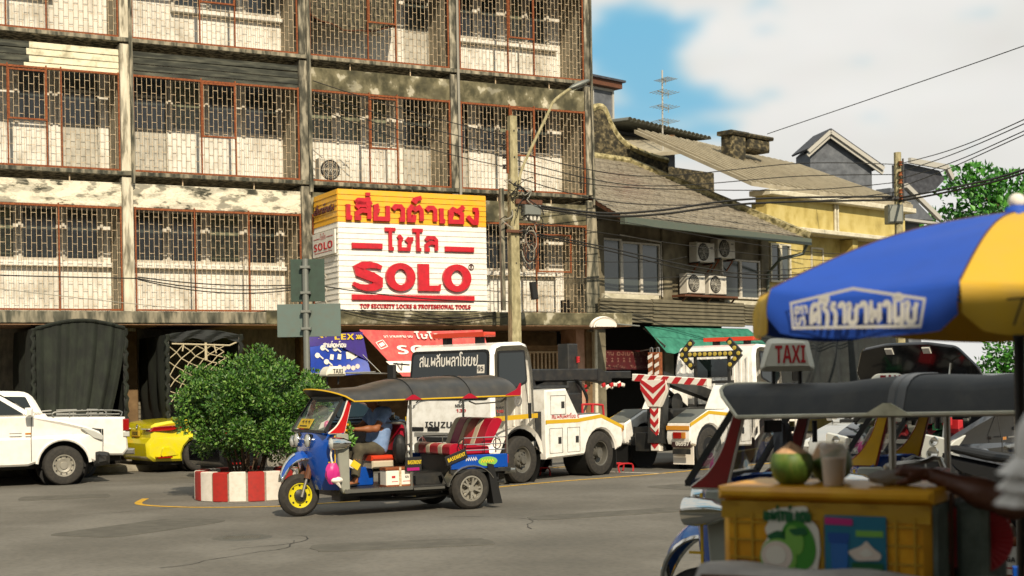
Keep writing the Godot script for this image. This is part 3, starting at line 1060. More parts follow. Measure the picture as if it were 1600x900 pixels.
	part("canopy_ledge", l2, M.fascia_stained, t)
	var so := MB.new()
	so.bx(-24, 2.5, 3.07, 3.082, -1.4, 1.78)
	part("soffit", so, M.soffit, t)
	# ground floor: piers, dark open shops, a pink pier at the corner, an iron gate
	var inside := MB.new()
	inside.bx(-24, 2.5, 0, 3.07, -2.2, -2.1)
	part("shop_back_wall", inside, M.shop_brown, t)
	for i in 5:
		var p := MB.new()
		p.bx(PIL[i] - 0.18, PIL[i] + 0.18, 0.14, 3.07, -0.5, -0.05, 0.02)
		part("shop_pier", p, M.shop_brown, t)
	for b in 2:
		var rs2 := MB.new()
		rs2.crease = 0.0
		var y := 0.15
		while y < 2.4:
			rs2.bx(PIL[b] + 0.2, PIL[b + 1] - 0.2, y, y + 0.085, -0.45, -0.42)
			rs2.bx(PIL[b] + 0.2, PIL[b + 1] - 0.2, y + 0.085, y + 0.1, -0.46, -0.44)
			y += 0.1
		rs2.bx(PIL[b] + 0.19, PIL[b + 1] - 0.19, 2.4, 3.07, -0.5, -0.4)
		part("roller_shutter", rs2, M.shutter, t)
	var pk := MB.new()
	pk.bx(1.96, 2.4, 0.14, 3.07, -0.9, -0.1)
	part("pink_pier", pk, M.pink_wall, t, "pink plastered pier beside the iron gate")
	var ye := MB.new()
	ye.bx(2.405, 2.5, 0.14, 3.07, -0.6, 0.1, 0.02)
	part("corner_post", ye, M.cream_trim, t)
	var gt := MB.new()
	gt.crease = 0.0
	for k in 13:
		gt.bx(0.45 + k * 0.115, 0.49 + k * 0.115, 0.5, 2.5, -0.55, -0.51)
	for y in [0.5, 1.5, 2.46]:
		gt.bx(0.4, 1.95, y, y + 0.05, -0.508, -0.48)
	part("iron_gate", gt, M.rust_pale, t)
	var lin := MB.new()
	lin.bx(-1.3, 1.95, 2.52, 2.66, -0.6, -0.4)
	part("lintel", lin, M.shop_brown, t)
	# air conditioner and torn shade net on the balconies
	var ac := ac_unit("grey air conditioner on the third-floor balcony above the big sign", 27.4)
	ac.position = t.transform * Vector3(-4.5, 6.62, -0.62)
	var net := MB.new()
	var rows := []
	for i in 9:
		var r := []
		for k in 13:
			var u := k / 12.0
			var v := i / 8.0
			var x := lerpf(-5.25, -2.9, u) + 0.05 * sin(v * 5.0)
			var y := lerpf(11.95, 10.62 - 0.28 * sin(u * PI) - 0.1 * u, v)
			r.append(Vector3(x, y, -0.1 + 0.07 * sin(u * 21.0 + v * 2.0) * (0.4 + v) + 0.03 * sin(v * 9.0 + u * 5.0)))
		rows.append(r)
	net.sheet(rows, 0.008)
	var hem := MB.new()
	hem.tube(rows[8], 0.02, 5)
	var nt := thing("shade_net", "torn grey shade net hanging behind the top balcony grille", "shade net", t.position, 27.4)
	part("net", net, M.net, nt)
	part("hem_pole", hem, M.wood, nt)

func ac_unit(label: String, deg: float, fan := false) -> Node3D:
	var t := thing("air_conditioner", label, "air conditioner", Vector3.ZERO, deg, "outdoor air conditioner units")
	var b := MB.new()
	b.bx(-0.4, 0.4, 0.04, 0.6, -0.15, 0.15, 0.02)
	part("casing", b, M.ac_white, t)
	var f := MB.new()
	f.lathe([Vector2(0.02, 0.0), Vector2(0.22, 0.0), Vector2(0.235, 0.012), Vector2(0.25, 0.0)], 20, Transform3D(Basis(Vector3.RIGHT, PI / 2), Vector3(-0.12, 0.32, 0.153)))
	part("fan_opening", f, M.ac_dark, t)
	var g := MB.new()
	for k in 4:
		var a := []
		for i in 16:
			a.append(Vector3(-0.12 + cos(TAU * i / 16) * (0.05 + 0.05 * k), 0.32 + sin(TAU * i / 16) * (0.05 + 0.05 * k), 0.168))
		g.tube(a, 0.004, 4, true)
	for k in 6:
		g.bar(Vector3(-0.12, 0.32, 0.166), Vector3(-0.12 + cos(TAU * k / 6) * 0.23, 0.32 + sin(TAU * k / 6) * 0.23, 0.166), 0.006, 0.006)
	part("fan_guard", g, M.ac_white, t)
	var bl := MB.new()
	for k in 5:
		var c := cos(TAU * k / 5)
		var s := sin(TAU * k / 5)
		bl.quad(Vector3(-0.12 + c * 0.03, 0.32 + s * 0.03, 0.157), Vector3(-0.12 + c * 0.2, 0.32 + s * 0.2, 0.157), Vector3(-0.12 + cos(TAU * k / 5 + 0.7) * 0.19, 0.32 + sin(TAU * k / 5 + 0.7) * 0.19, 0.163), Vector3(-0.12 + cos(TAU * k / 5 + 0.9) * 0.04, 0.32 + sin(TAU * k / 5 + 0.9) * 0.04, 0.16))
	part("fan_blades", bl, M.hub_grey, t)
	var ft := MB.new()
	ft.bx(-0.36, -0.28, 0.0, 0.045, -0.17, 0.17)
	ft.bx(0.28, 0.36, 0.0, 0.045, -0.17, 0.17)
	part("feet", ft, M.ac_dark, t)
	var bd := MB.new()
	bd.bx(0.2, 0.32, 0.44, 0.48, 0.148, 0.152)
	part("badge", bd, M.print_grey, t)
	return t

func solo_sign() -> void:
	var t := thing("shop_sign", "huge white and yellow box sign with raised red letters above the shops", "sign", Vector3(0, 0, -36.2), 27.4)
	var x0 := -5.26; var x1 := -1.51; var z := 1.7
	var y0 := 3.42; var y1 := 6.18; var ys := 5.43
	var core := MB.new()
	core.bx(x0 + 0.03, x1 - 0.03, y0 + 0.02, y1 - 0.02, 0.15, z - 0.03)
	part("box_core", core, M.frame_grey, t)
	var n := 22
	var h := (y1 - y0) / n
	for i in n:
		var y := y0 + h * i
		var mat: Material = M.sign_yellow if y + h * 0.5 > ys else M.sign_white
		var p := MB.new()   # front board, its foot standing proud of the one below
		p.hexa([Vector3(x0, y + 0.006, z - 0.03), Vector3(x1, y + 0.006, z - 0.03), Vector3(x1, y + h, z - 0.03), Vector3(x0, y + h, z - 0.03), Vector3(x0, y + 0.006, z + 0.014), Vector3(x1, y + 0.006, z + 0.014), Vector3(x1, y + h, z), Vector3(x0, y + h, z)])
		part("plank", p, mat, t)
		var q := MB.new()
		q.hexa([Vector3(x0 + 0.03, y + 0.006, 0.12), Vector3(x0 + 0.03, y + 0.006, z - 0.031), Vector3(x0 + 0.03, y + h, z - 0.031), Vector3(x0 + 0.03, y + h, 0.12), Vector3(x0 - 0.014, y + 0.006, 0.12), Vector3(x0 - 0.014, y + 0.006, z - 0.031), Vector3(x0, y + h, z - 0.031), Vector3(x0, y + h, 0.12)])
		part("plank", q, mat, t)
	# raised letters: the Thai name over the yellow band
	var zf := z + 0.012
	var put_thai := func(text: String, xa: float, xb: float, y: float, em: float, st: float, dep: float, mat: Material) -> void:
		var l := thai(text, 5.0)
		var sx: float = (xb - xa) / l[1]
		var pend: MB = null
		for g in l[0]:
			var m := MB.new()
			m.crease = 20.0
			var k := 0
			for s in g[1]:
				var pl := []
				for p in s: pl.append(Vector2(xa + p.x * sx, y + p.y * em))
				m.ribbon(pl, st, dep + 0.003 * k, 0.0)
				k += 1
			var o := part("letter", m, mat, t)
			o.position.z = zf
	put_thai.call("เสี่ยวต้าเฮง", -5.1, -1.66, 5.51, 0.53, 0.105, 0.07, M.sign_red)
	put_thai.call("โซโล", -4.1, -2.76, 4.83, 0.5, 0.085, 0.06, M.sign_red)
	for r in [[-4.95, -4.2, 4.825, 4.96], [-2.62, -1.86, 4.815, 4.94], [-4.97, -1.87, 3.65, 3.78]]:
		var m := MB.new()
		m.bx(r[0], r[1], r[2], r[3], 0, 0.06, 0.012)
		var o := part("rule_bar", m, M.sign_red, t)
		o.position.z = zf
	# SOLO: wide heavy letters with thick sides and thin waists
	var ring := func(cx: float, rx: float, ry: float, ix: float, iy: float) -> MB:
		var m := MB.new()
		var N := 36
		for i in N:
			var a := TAU * i / N
			var b := TAU * (i + 1) / N
			var oa := Vector3(cx + cos(a) * rx, 4.195 + sin(a) * ry, 0)
			var ob := Vector3(cx + cos(b) * rx, 4.195 + sin(b) * ry, 0)
			var ia := Vector3(cx + cos(a) * ix, 4.195 + sin(a) * iy, 0)
			var ib := Vector3(cx + cos(b) * ix, 4.195 + sin(b) * iy, 0)
			var D := Vector3(0, 0, 0.08)
			m.quad(ia + D, ib + D, ob + D, oa + D)
			m.quad(oa, oa + D, ob + D, ob)
			m.quad(ia + D, ia, ib, ib + D)
		return m
	var so: MB = ring.call(-3.77, 0.37, 0.325, 0.155, 0.185)
	part("letter", so, M.sign_red, t).position.z = zf
	var lo: MB = ring.call(-2.33, 0.37, 0.325, 0.155, 0.185)
	part("letter", lo, M.sign_red, t).position.z = zf
	var l := MB.new()
	l.prism(PackedVector2Array([Vector2(-3.33, 3.88), Vector2(-2.77, 3.88), Vector2(-2.75, 4.05), Vector2(-2.8, 4.015), Vector2(-3.05, 4.01), Vector2(-3.05, 4.51), Vector2(-3.33, 4.51)]), 0.0, 0.08)
	part("letter", l, M.sign_red, t).position.z = zf
	var s := MB.new()
	var sp := []
	var sw := []
	var spine := V2([-4.24, 4.4, -4.36, 4.44, -4.52, 4.46, -4.7, 4.445, -4.82, 4.38, -4.79, 4.29, -4.62, 4.23, -4.46, 4.18, -4.32, 4.1, -4.32, 4.01, -4.44, 3.95, -4.62, 3.935, -4.8, 3.96, -4.94, 4.03])
	for i in spine.size():
		sp.append(spine[i])
		sw.append(0.09 + 0.125 * sin(PI * float(i) / (spine.size() - 1)))
	s.ribbon(sp, sw, 0.08)
	part("letter", s, M.sign_red, t).position.z = zf
	put_text("registered_mark", t, "R", M.sign_dark, XF(-1.93, 4.47, zf), 0.07, 0.0, 0.02)
	var rm := MB.new()
	var rc := []
	for i in 16: rc.append(Vector2(-1.93 + cos(TAU * i / 16) * 0.065, 4.47 + sin(TAU * i / 16) * 0.065))
	rm.ribbon(rc, 0.014, 0.02, 0.0, true)
	part("registered_mark", rm, M.sign_dark, t).position.z = zf
	put_text("lettering", t, "TOP SECURITY LOCKS & PROFESSIONAL TOOLS", M.sign_red, XF(-3.37, 3.52, zf + 0.02), 0.095, 2.8, 0.035, "Droid Serif")
	# the small board on the shaded end
	var b := MB.new()
	b.bx(-0.02, 0.02, 0, 0.55, 0, 1.5, 0.008)
	var bo := part("end_board", b, M.sign_white, t)
	bo.position = Vector3(x0 - 0.05, 4.72, 0.16)
	var side := Transform3D(Basis(Vector3.UP, -PI / 2), Vector3(x0 - 0.073, 0, 0))
	var w1 := put_text("lettering", t, "SOLO", M.sign_red, side * XF(0.9, 4.94, 0.0), 0.17, 1.25, 0.01)
	var th := print_thai("โซโล", 0.36, 0.15, 0.1, 0.003, side * XF(0.72, 5.1, 0.0))
	part("lettering", th, M.sign_red, t)
	var ru := MB.new()
	ru.bx(-0.075, -0.072, 5.13, 5.145, 0.25, 0.68); ru.bx(-0.075, -0.072, 5.13, 5.145, 1.12, 1.55)
	ru.bx(-0.075, -0.072, 4.8, 4.812, 0.3, 1.5)
	part("rule_bar", ru, M.sign_red, t).position.x = x0
	var th2 := print_thai("เสี่ยวต้าเฮง", 1.35, 0.2, 0.15, 0.02, Transform3D(Basis(Vector3.UP, -PI / 2), Vector3(x0 - 0.018, 5.72, 0.2)))
	part("lettering", th2, M.sign_dark, t)
	# torn edge strips low on the end, where boards have come loose
	for k in 3:
		var st := MB.new()
		st.bar(Vector3(x0 - 0.05, 4.35 - 0.3 * k, 0.75), Vector3(x0 - 0.1, 4.2 - 0.3 * k, 1.15), 0.02, 0.06)
		part("loose_board", st, M.frame_grey, t)

func shop_fronts() -> void:
	var o := Vector3(0, 0, -36.2)
	# blue banner of a hardware shop, hung from the ledge and curling at its right edge
	var t := thing("shop_banner", "blue and purple banner of locks with yellow lettering under the sign", "banner", o, 27.4)
	var rows := []
	for i in 9:
		var r := []
		for k in 9:
			var u := k / 8.0
			var v := i / 8.0
			r.append(Vector3(lerpf(-6.1, -4.8, u) + 0.12 * v * u, 2.93 - 0.95 * v - 0.05 * sin(u * 3.0), 1.95 + 0.06 * sin(v * 3.0 + u * 4.0) + 0.1 * v))
		rows.append(r)
	var b := MB.new()
	b.sheet(rows, 0.006)
	part("cloth", b, M.banner_blue, t)
	var at := func(u: float, v: float) -> Vector3: return Vector3(lerpf(-6.1, -4.8, u) + 0.12 * v * u, 2.93 - 0.95 * v - 0.05 * sin(u * 3.0), 1.95 + 0.06 * sin(v * 3.0 + u * 4.0) + 0.1 * v + 0.01)
	put_text("lettering", t, "SOLEX", M.print_yellow, Transform3D(Basis(), at.call(0.48, 0.08) + Vector3(0, 0, 0.01)), 0.13, 0.85, 0.004)
	var mk := MB.new()
	for k in 3: mk.ribbon([Vector2(-4.98 + k * 0.05, 2.85), Vector2(-4.93 + k * 0.05, 2.79), Vector2(-4.99 + k * 0.05, 2.76)], 0.025, 0.004)
	part("logo", mk, M.print_yellow, t).position.z = 2.0
	part("lettering", print_thai("สวนล้อพร้อมกุญแจ", 0.72, 0.13, 0.16, 0.003, Transform3D(Basis(), at.call(0.26, 0.31) + Vector3(-0.05, -0.03, 0.03))), M.print_white, t)
	for q in [[0.22, 0.36], [0.45, 0.36], [0.12, 0.55], [0.28, 0.68]]:
		var c: Vector3 = at.call(q[0], q[1])
		var pr := MB.new()   # printed padlocks, plates and keys
		pr.lathe([Vector2(0.0, 0.0), Vector2(0.06, 0.0)], 14, Transform3D(Basis(Vector3.RIGHT, PI / 2), c + Vector3(0, 0, 0.012)))
		pr.box(c + Vector3(0.09, -0.04, 0.012), Vector3(0.12, 0.03, 0.004), Basis(Vector3.BACK, -0.7))
		part("print", pr, M.print_white, t)
	for q in [[0.38, 0.56], [0.52, 0.55]]:
		var pr := MB.new()
		pr.box(at.call(q[0], q[1]) + Vector3(0, 0, 0.012), Vector3(0.085, 0.12, 0.004), Basis(Vector3.BACK, -0.15))
		part("print", pr, M.print_white, t)
	var pr := MB.new()
	pr.box(at.call(0.72, 0.52) + Vector3(0, 0, 0.02), Vector3(0.2, 0.16, 0.004), Basis(Vector3.BACK, 0.1))
	pr.box(at.call(0.8, 0.58) + Vector3(0, 0, 0.025), Vector3(0.24, 0.03, 0.004), Basis(Vector3.BACK, 0.5))
	part("print", pr, M.print_white, t)
	var dk := MB.new()
	for k in 7:
		var c: Vector3 = at.call(0.36 + k * 0.075, 0.8 + 0.03 * (k % 2))
		dk.lathe([Vector2(0.0, 0.0), Vector2(0.055, 0.0)], 12, Transform3D(Basis(Vector3.RIGHT, PI / 2), c + Vector3(0, 0, 0.014 + 0.001 * k)))
	part("print", dk, M.cream_print, t)
	var pp := MB.new()
	pp.sheet([[at.call(0.0, 0.0), at.call(0.5, 0.0), at.call(1.0, 0.0)], [at.call(0.0, 0.36), at.call(0.5, 0.27), at.call(1.0, 0.7)]], 0.004)
	part("print", pp, M.banner_purple, t).position.z = 0.008
	var ro := MB.new()
	ro.tube([at.call(0.0, 1.0) + Vector3(-0.05, 0, 0.02), at.call(1.0, 1.0) + Vector3(0.1, 0.03, 0.02)], 0.018, 6)
	part("rod", ro, M.steel, t)
	# red banner stretched like an awning, with a slanted left edge
	var r2 := thing("shop_banner", "long faded red banner with white lettering sloping out over the shop", "banner", o, 27.4)
	var rr := []
	for i in 9:
		var row := []
		for k in 13:
			var u := k / 12.0
			var v := i / 8.0
			row.append(Vector3(lerpf(-4.84 + 0.72 * v, -1.72, u), 2.97 - 1.08 * v - 0.03 * sin(u * PI), 1.82 + 0.75 * v + 0.03 * sin(u * 9.0 + v)))
		rr.append(row)
	var rb := MB.new()
	rb.sheet(rr, 0.006)
	part("cloth", rb, M.banner_red, r2)
	var P := func(x: float, v: float) -> Vector3: return Vector3(x, 2.97 - 1.08 * v - 0.02, 1.82 + 0.75 * v + 0.05)
	var tilt := Basis(Vector3.RIGHT, -0.6)
	part("lettering", print_thai("โซโล", 0.62, 0.2, 0.17, 0.003, Transform3D(tilt, P.call(-3.5, 0.17))), M.print_white, r2)
	part("lettering", print_thai("มากมายหลายแบบ", 0.72, 0.09, 0.16, 0.003, Transform3D(tilt, P.call(-4.3, 0.15))), M.print_white, r2)
	part("lettering", print_thai("อะไหล่และอุปกรณ์", 0.8, 0.09, 0.16, 0.003, Transform3D(tilt, P.call(-2.8, 0.14))), M.print_white, r2)
	put_text("lettering", r2, "SOLO", M.print_white, Transform3D(tilt, P.call(-3.3, 0.42)), 0.24, 1.5, 0.004)
	var bd := MB.new()
	for k in 4:
		var c: Vector3 = P.call(-4.4, 0.3)
		bd.box(c + tilt * (Basis(Vector3.BACK, PI / 2 * k + 0.4) * Vector3(0, 0.1, 0)), Vector3(0.22, 0.02, 0.004), tilt * Basis(Vector3.BACK, PI / 2 * k + 0.4))
	bd.box(P.call(-4.4, 0.3), Vector3(0.13, 0.09, 0.004), tilt * Basis(Vector3.BACK, 0.5))
	part("emblem", bd, M.print_white, r2)
	var wp := MB.new()
	var e0: Vector3 = P.call(-4.42, 0.66); var e1: Vector3 = P.call(-1.75, 0.66); var e2: Vector3 = P.call(-1.75, 0.9); var e3: Vector3 = P.call(-4.2, 0.9)
	wp.sheet([[e0, e1], [e3, e2]], 0.004)
	part("white_band", wp, M.banner_white, r2)
	var tl := MB.new()   # printed tools on the white band
	for k in 5:
		var c: Vector3 = P.call(-4.15 + k * 0.42, 0.78) + Vector3(0, 0.01, 0.02)
		tl.box(c, Vector3(0.03, 0.22, 0.004), tilt * Basis(Vector3.BACK, 0.3))
		tl.box(c + Vector3(0.07, 0, 0), Vector3(0.03, 0.22, 0.004), tilt * Basis(Vector3.BACK, -0.3))
	part("print", tl, M.print_grey, r2)
	# light rail in front of the banner, held out from the ledge
	var ra := MB.new()
	ra.tube([Vector3(-5.3, 1.98, 2.2), Vector3(-3.6, 1.95, 2.35)], 0.015, 5)
	ra.tube([Vector3(-5.0, 2.6, 1.9), Vector3(-4.5, 1.98, 2.25)], 0.008, 5)
	solo("banner_rail", ra, M.steel, "thin metal rail slung in front of the two banners", "rail", o, 27.4)
	# white cover and a lamp tube lying on the ledge corner
	var wc := MB.new()
	var dome := []
	for i in 7:
		var row := []
		for k in 13:
			var a := PI * k / 12.0
			var s := 1.0 - pow(i / 6.0, 2.0) * 0.25
			row.append(Vector3(1.62 - cos(a) * 0.38 * s, 3.05 + sin(a) * 0.25 * s + 0.02 * sin(i * 2.0), 1.81 + 0.035 * i * (1.0 if i < 5 else 0.6)))
		dome.append(row)
	wc.patch(dome)
	wc.prism(PackedVector2Array(range(13).map(func(k): return Vector2(1.62 - cos(PI * k / 12.0) * 0.3, 3.05 + sin(PI * k / 12.0) * 0.19))), 1.98, 2.0)
	solo("ledge_cover", wc, M.banner_white, "white rounded cover fixed to the ledge edge at the corner", "cover", o, 27.4)
	var lt := MB.new()
	lt.tube([Vector3(2.0, 3.12, 1.9), Vector3(2.62, 3.07, 1.95)], 0.02, 6)
	solo("tube_lamp", lt, M.galv, "grey lamp tube sticking out from the ledge corner", "lamp", o, 27.4)

func house_row() -> void:
	var o := Vector3(2.28, 0, -37.5)
	var A := 44.0
	# ---- the tiled house with the air conditioners
	var t := thing("tiled_house", "dark two-storey shophouse with a grey tiled roof and a wide gutter", "house", o, A)
	var w := MB.new()
	w.bx(-0.12, 7.64, 3.9, 6.3, -0.3, -0.02)
	part("wall", w, M.house_wall, t)
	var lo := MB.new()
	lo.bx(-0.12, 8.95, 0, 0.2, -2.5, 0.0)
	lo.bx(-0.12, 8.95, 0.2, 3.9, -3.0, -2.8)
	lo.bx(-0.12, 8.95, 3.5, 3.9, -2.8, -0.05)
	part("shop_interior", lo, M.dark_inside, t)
	for x in [0.05, 2.85, 7.4]:
		var p := MB.new()
		p.bx(x - 0.2, x + 0.2, 0.2, 5.95, -0.28, 0.07, 0.02)
		part("pillar", p, M.house_wall, t)
	window_at(t, 0.15, 0.95, 4.04, 5.5, 0.0, M.glass_dark, M.frame_grey, 0.05)
	window_at(t, 0.95, 1.75, 4.04, 5.45, 0.0, M.glass_dark, M.frame_grey, 0.05)
	window_at(t, 1.75, 2.55, 4.04, 5.45, 0.0, M.glass_dark, M.frame_grey, 0.05)
	window_at(t, 5.3, 6.2, 4.05, 5.2, 0.0, M.glass_dark, M.frame_grey, 0.05)
	window_at(t, 6.2, 7.15, 4.05, 5.2, 0.0, M.glass_dark, M.frame_grey, 0.05)
	var si := MB.new()
	si.bx(0.1, 2.3, 3.88, 4.02, 0.0, 0.2, 0.01)
	si.bx(5.2, 7.2, 3.86, 3.98, 0.0, 0.2, 0.01)
	part("sill", si, M.cream_trim, t)
	var hd := MB.new()
	hd.tube([Vector3(0.9, 5.62, 0.05), Vector3(2.6, 5.5, 0.05), Vector3(2.62, 4.0, 0.05)], 0.02, 5)
	part("conduit", hd, M.frame_grey, t)
	# roof: courses of tiles, each course lapping the next
	var slope := 30
	var a0 := Vector3(-0.55, 5.9, 1.35); var a1 := Vector3(7.61, 5.8, 1.35)
	var b0 := Vector3(1.36, 8.75, -5.0); var b1 := Vector3(7.15, 8.75, -5.0)
	for i in slope:
		var v0 := float(i) / slope
		var v1 := float(i + 1) / slope
		var m := MB.new()
		m.crease = 0.0
		var l0 := a0.lerp(b0, v0); var r0 := a1.lerp(b1, v0)
		var l1 := a0.lerp(b0, v1); var r1 := a1.lerp(b1, v1)
		var nt := 30
		for k in nt:
			var p := l0.lerp(r0, float(k) / nt)
			var q := l0.lerp(r0, (k + 0.96) / nt)
			var s := l1.lerp(r1, (k + 0.96) / nt)
			var u := l1.lerp(r1, float(k) / nt)
			var up := Vector3(0, 0.035 + rng.randf() * 0.02, 0)
			var up2 := Vector3(0, 0.012, 0)
			m.quad(p + up, q + up, s + up2, u + up2)
			m.quad(p, q, q + up, p + up)
		part("tile_course", m, M.roof_tile if i % 3 else M.roof_tile_b, t, "", "stuff")
	var deck := MB.new()
	deck.hexa([a0 - Vector3(0, 0.1, 0), a1 - Vector3(0, 0.1, 0), b1 - Vector3(0, 0.1, 0), b0 - Vector3(0, 0.1, 0), a0, a1, b1, b0])
	part("roof_deck", deck, M.wood, t)
	var vg := MB.new()
	vg.bar(a1 + Vector3(0.05, 0.08, 0.05), b1 + Vector3(0.05, 0.12, -0.2), 0.32, 0.22)
	part("verge", vg, M.verge, t)
	var rdg := MB.new()
	rdg.tube([b0 + Vector3(0, 0.05, 0), b1 + Vector3(0, 0.05, 0)], 0.13, 6)
	part("ridge", rdg, M.verge, t)
	var gu := MB.new()
	gu.bar(a0 + Vector3(0, -0.12, 0.08), a1 + Vector3(0.1, -0.12, 0.08), 0.16, 0.19)
	part("gutter", gu, M.gutter, t)
	var gd := MB.new()
	gd.tube([a1 + Vector3(0.0, -0.2, 0.05), a1 + Vector3(0.02, -0.45, -0.1), Vector3(7.0, 5.2, 0.9), Vector3(7.42, 4.85, 0.15), Vector3(7.42, 3.9, 0.12)], 0.05, 6)
	part("downpipe", gd, M.gutter, t)
	# gable wall towards the yellow house
	var gw := MB.new()
	gw.prism(PackedVector2Array([Vector2(-1.0, 5.85), Vector2(5.0, 8.7), Vector2(5.0, 4.0), Vector2(0.02, 4.0), Vector2(0.02, 5.85)]), -0.05, 0.05, Transform3D(Basis(Vector3.UP, PI / 2), Vector3(7.0, 0, 0)))
	part("gable_wall", gw, M.house_wall, t)
	# corrugated tin strip over the shop, slat by slat
	for s in [[-0.3, 1.8, 3.25, 3.88], [1.82, 5.9, 3.2, 3.9], [5.92, 8.9, 3.25, 3.85]]:
		for k in 7:
			var y: float = lerpf(s[2], s[3], k / 7.0)
			var h: float = (s[3] - s[2]) / 7.0
			var m := MB.new()
			m.hexa([Vector3(s[0], y, 0.3), Vector3(s[1], y, 0.3), Vector3(s[1], y + h, 0.3), Vector3(s[0], y + h, 0.3), Vector3(s[0], y + 0.008, 0.4), Vector3(s[1], y + 0.008, 0.4), Vector3(s[1], y + h, 0.36), Vector3(s[0], y + h, 0.36)])
			part("tin_slat", m, M.tin, t)
	var shf := MB.new()
	shf.bx(3.0, 5.4, 4.0, 4.06, 0.05, 0.55, 0.01)
	for x in [3.1, 4.2, 5.3]:
		shf.bar(Vector3(x, 4.0, 0.5), Vector3(x, 3.6, 0.05), 0.04, 0.04)
	part("shelf", shf, M.wood, t)
	# air conditioners on their shelf and wall brackets
	var spots := [[3.72, 4.07, 0.22, "white air conditioner unit on the wooden shelf, left of the pair"], [4.7, 4.07, 0.22, "white air conditioner unit on the wooden shelf, right of the pair"], [4.2, 4.97, 0.2, "white air conditioner bracketed on the wall above the pair"], [5.24, 5.13, 0.14, "shaded air conditioner high under the eave, right of the others"]]
	for s in spots:
		var ac := ac_unit(s[3], A)
		ac.position = t.transform * Vector3(s[0], s[1], s[2])
		if s[1] > 4.9:
			var br := MB.new()
			br.bar(Vector3(-0.32, 0, 0.1), Vector3(-0.32, 0, -0.25), 0.04, 0.04)
			br.bar(Vector3(0.32, 0, 0.1), Vector3(0.32, 0, -0.25), 0.04, 0.04)
			br.bar(Vector3(-0.32, -0.02, 0.1), Vector3(-0.32, -0.4, -0.22), 0.03, 0.03)
			br.bar(Vector3(0.32, -0.02, 0.1), Vector3(0.32, -0.4, -0.22), 0.03, 0.03)
			part("wall_bracket", br, M.rust, ac)
	# green awning of the shop below
	var ga := thing("shop_awning", "green canvas awning sloping out below the tin strip", "awning", o, A)
	var rows := []
	for i in 8:
		var r := []
		for k in 17:
			var u := k / 16.0
			var v := i / 7.0
			r.append(Vector3(lerpf(1.55, 6.15, u), 3.15 - 0.72 * v - 0.05 * sin(u * 26.0) * v * v + 0.22 * u * v, 0.3 + 0.75 * v + 0.03 * sin(u * 17.0) * v))
		rows.append(r)
	var ab := MB.new()
	ab.sheet(rows, 0.012)
	part("canvas", ab, M.awning_green, ga)
	for x in [1.6, 6.1]:
		var arm := MB.new()
		arm.bar(Vector3(x, 3.12, 0.2), Vector3(x, 2.6, 0.98), 0.03, 0.03)
		arm.bar(Vector3(x, 2.5, 0.1), Vector3(x, 2.6, 0.98), 0.03, 0.03)
		part("frame", arm, M.steel, ga)
	# dark red board with faded characters, inside the shop mouth
	var ms := thing("shop_board", "dark red shop board with faded lettering in the shade", "sign", o, A)
	var mb := MB.new()
	mb.bx(0.6, 2.75, 2.0, 2.55, -0.55, -0.48, 0.01)
	part("board", mb, M.sign_maroon, ms)
	part("lettering", print_thai("ร้านทองเยาวราช", 1.8, 0.14, 0.14, 0.003, XF(0.75, 2.4, -0.478)), M.print_dull, ms)
	var ch := MB.new()   # a row of faded characters
	for k in 8:
		var x := 0.8 + k * 0.24
		ch.ribbon([Vector2(x, 2.31), Vector2(x + 0.09, 2.31)], 0.014, 0.003)
		ch.ribbon([Vector2(x + 0.045, 2.34), Vector2(x + 0.045, 2.21)], 0.014, 0.0035)
		ch.ribbon([Vector2(x + 0.01, 2.21), Vector2(x + 0.045, 2.27), Vector2(x + 0.09, 2.21)], 0.013, 0.004)
		if k % 2: ch.ribbon([Vector2(x, 2.25), Vector2(x + 0.09, 2.25)], 0.012, 0.0038)
	part("lettering", ch, M.print_dull, ms).position.z = -0.478
	part("lettering", print_thai("บริการด้วยใจ รับซ่อม", 1.7, 0.1, 0.13, 0.003, XF(0.8, 2.05, -0.478)), M.print_dull, ms)
	# black sheeting hung beside the awning
	var bs := thing("tarpaulin", "black sheeting hung in folds beside the green awning", "tarpaulin", o, A)
	var br := []
	for i in 7:
		var r := []
		for k in 61:
			var u := k / 60.0
			var v := i / 6.0
			r.append(Vector3(lerpf(6.3, 14.5, u), 3.75 - 3.3 * v, 0.5 + 0.12 * sin(u * 45.0) * (0.3 + v) + 0.3 * v))
		br.append(r)
	var bb := MB.new()
	bb.sheet(br, 0.01)
	part("sheet", bb, M.canvas_black, bs)
	# ---- the yellow house
	var y := thing("yellow_house", "yellow two-storey shophouse with a pale ledge and tiled roof", "house", o, A)
	var yw := MB.new()
	yw.bx(9.5, 15.5, 0, 6.2, -0.8, -0.5)
	yw.bx(7.66, 9.5, 3.9, 7.0, -0.6, -0.02)
	part("wall", yw, M.yellow_wall, y)
	var ys := MB.new()
	ys.bx(12.3, 12.6, 0, 6.15, -0.5, -0.02)
	ys.bx(15.2, 15.5, 0, 6.15, -0.5, -0.02)
	part("pier", ys, M.yellow_wall, y)
	var yp := MB.new()
	yp.bx(7.6, 15.5, 6.32, 7.2, -0.4, 0.0)
	part("parapet", yp, M.yellow_wall, y)
	var pl := MB.new()
	pl.bx(8.6, 15.7, 6.18, 6.32, -0.5, 0.25, 0.02)
	part("ledge", pl, M.cream_trim, y)
	var pu := MB.new()
	pu.bx(7.4, 15.75, 7.2, 7.36, -0.5, 0.3, 0.02)
	part("cornice", pu, M.cream_trim, y)
	var pp := MB.new()
	pp.tube([Vector3(11.2, 7.2, 0.05), Vector3(11.2, 6.3, 0.05)], 0.045, 6)
	pp.tube([Vector3(11.35, 7.2, 0.05), Vector3(11.35, 6.3, 0.05)], 0.045, 6)
	part("downpipe", pp, M.cream_trim, y)
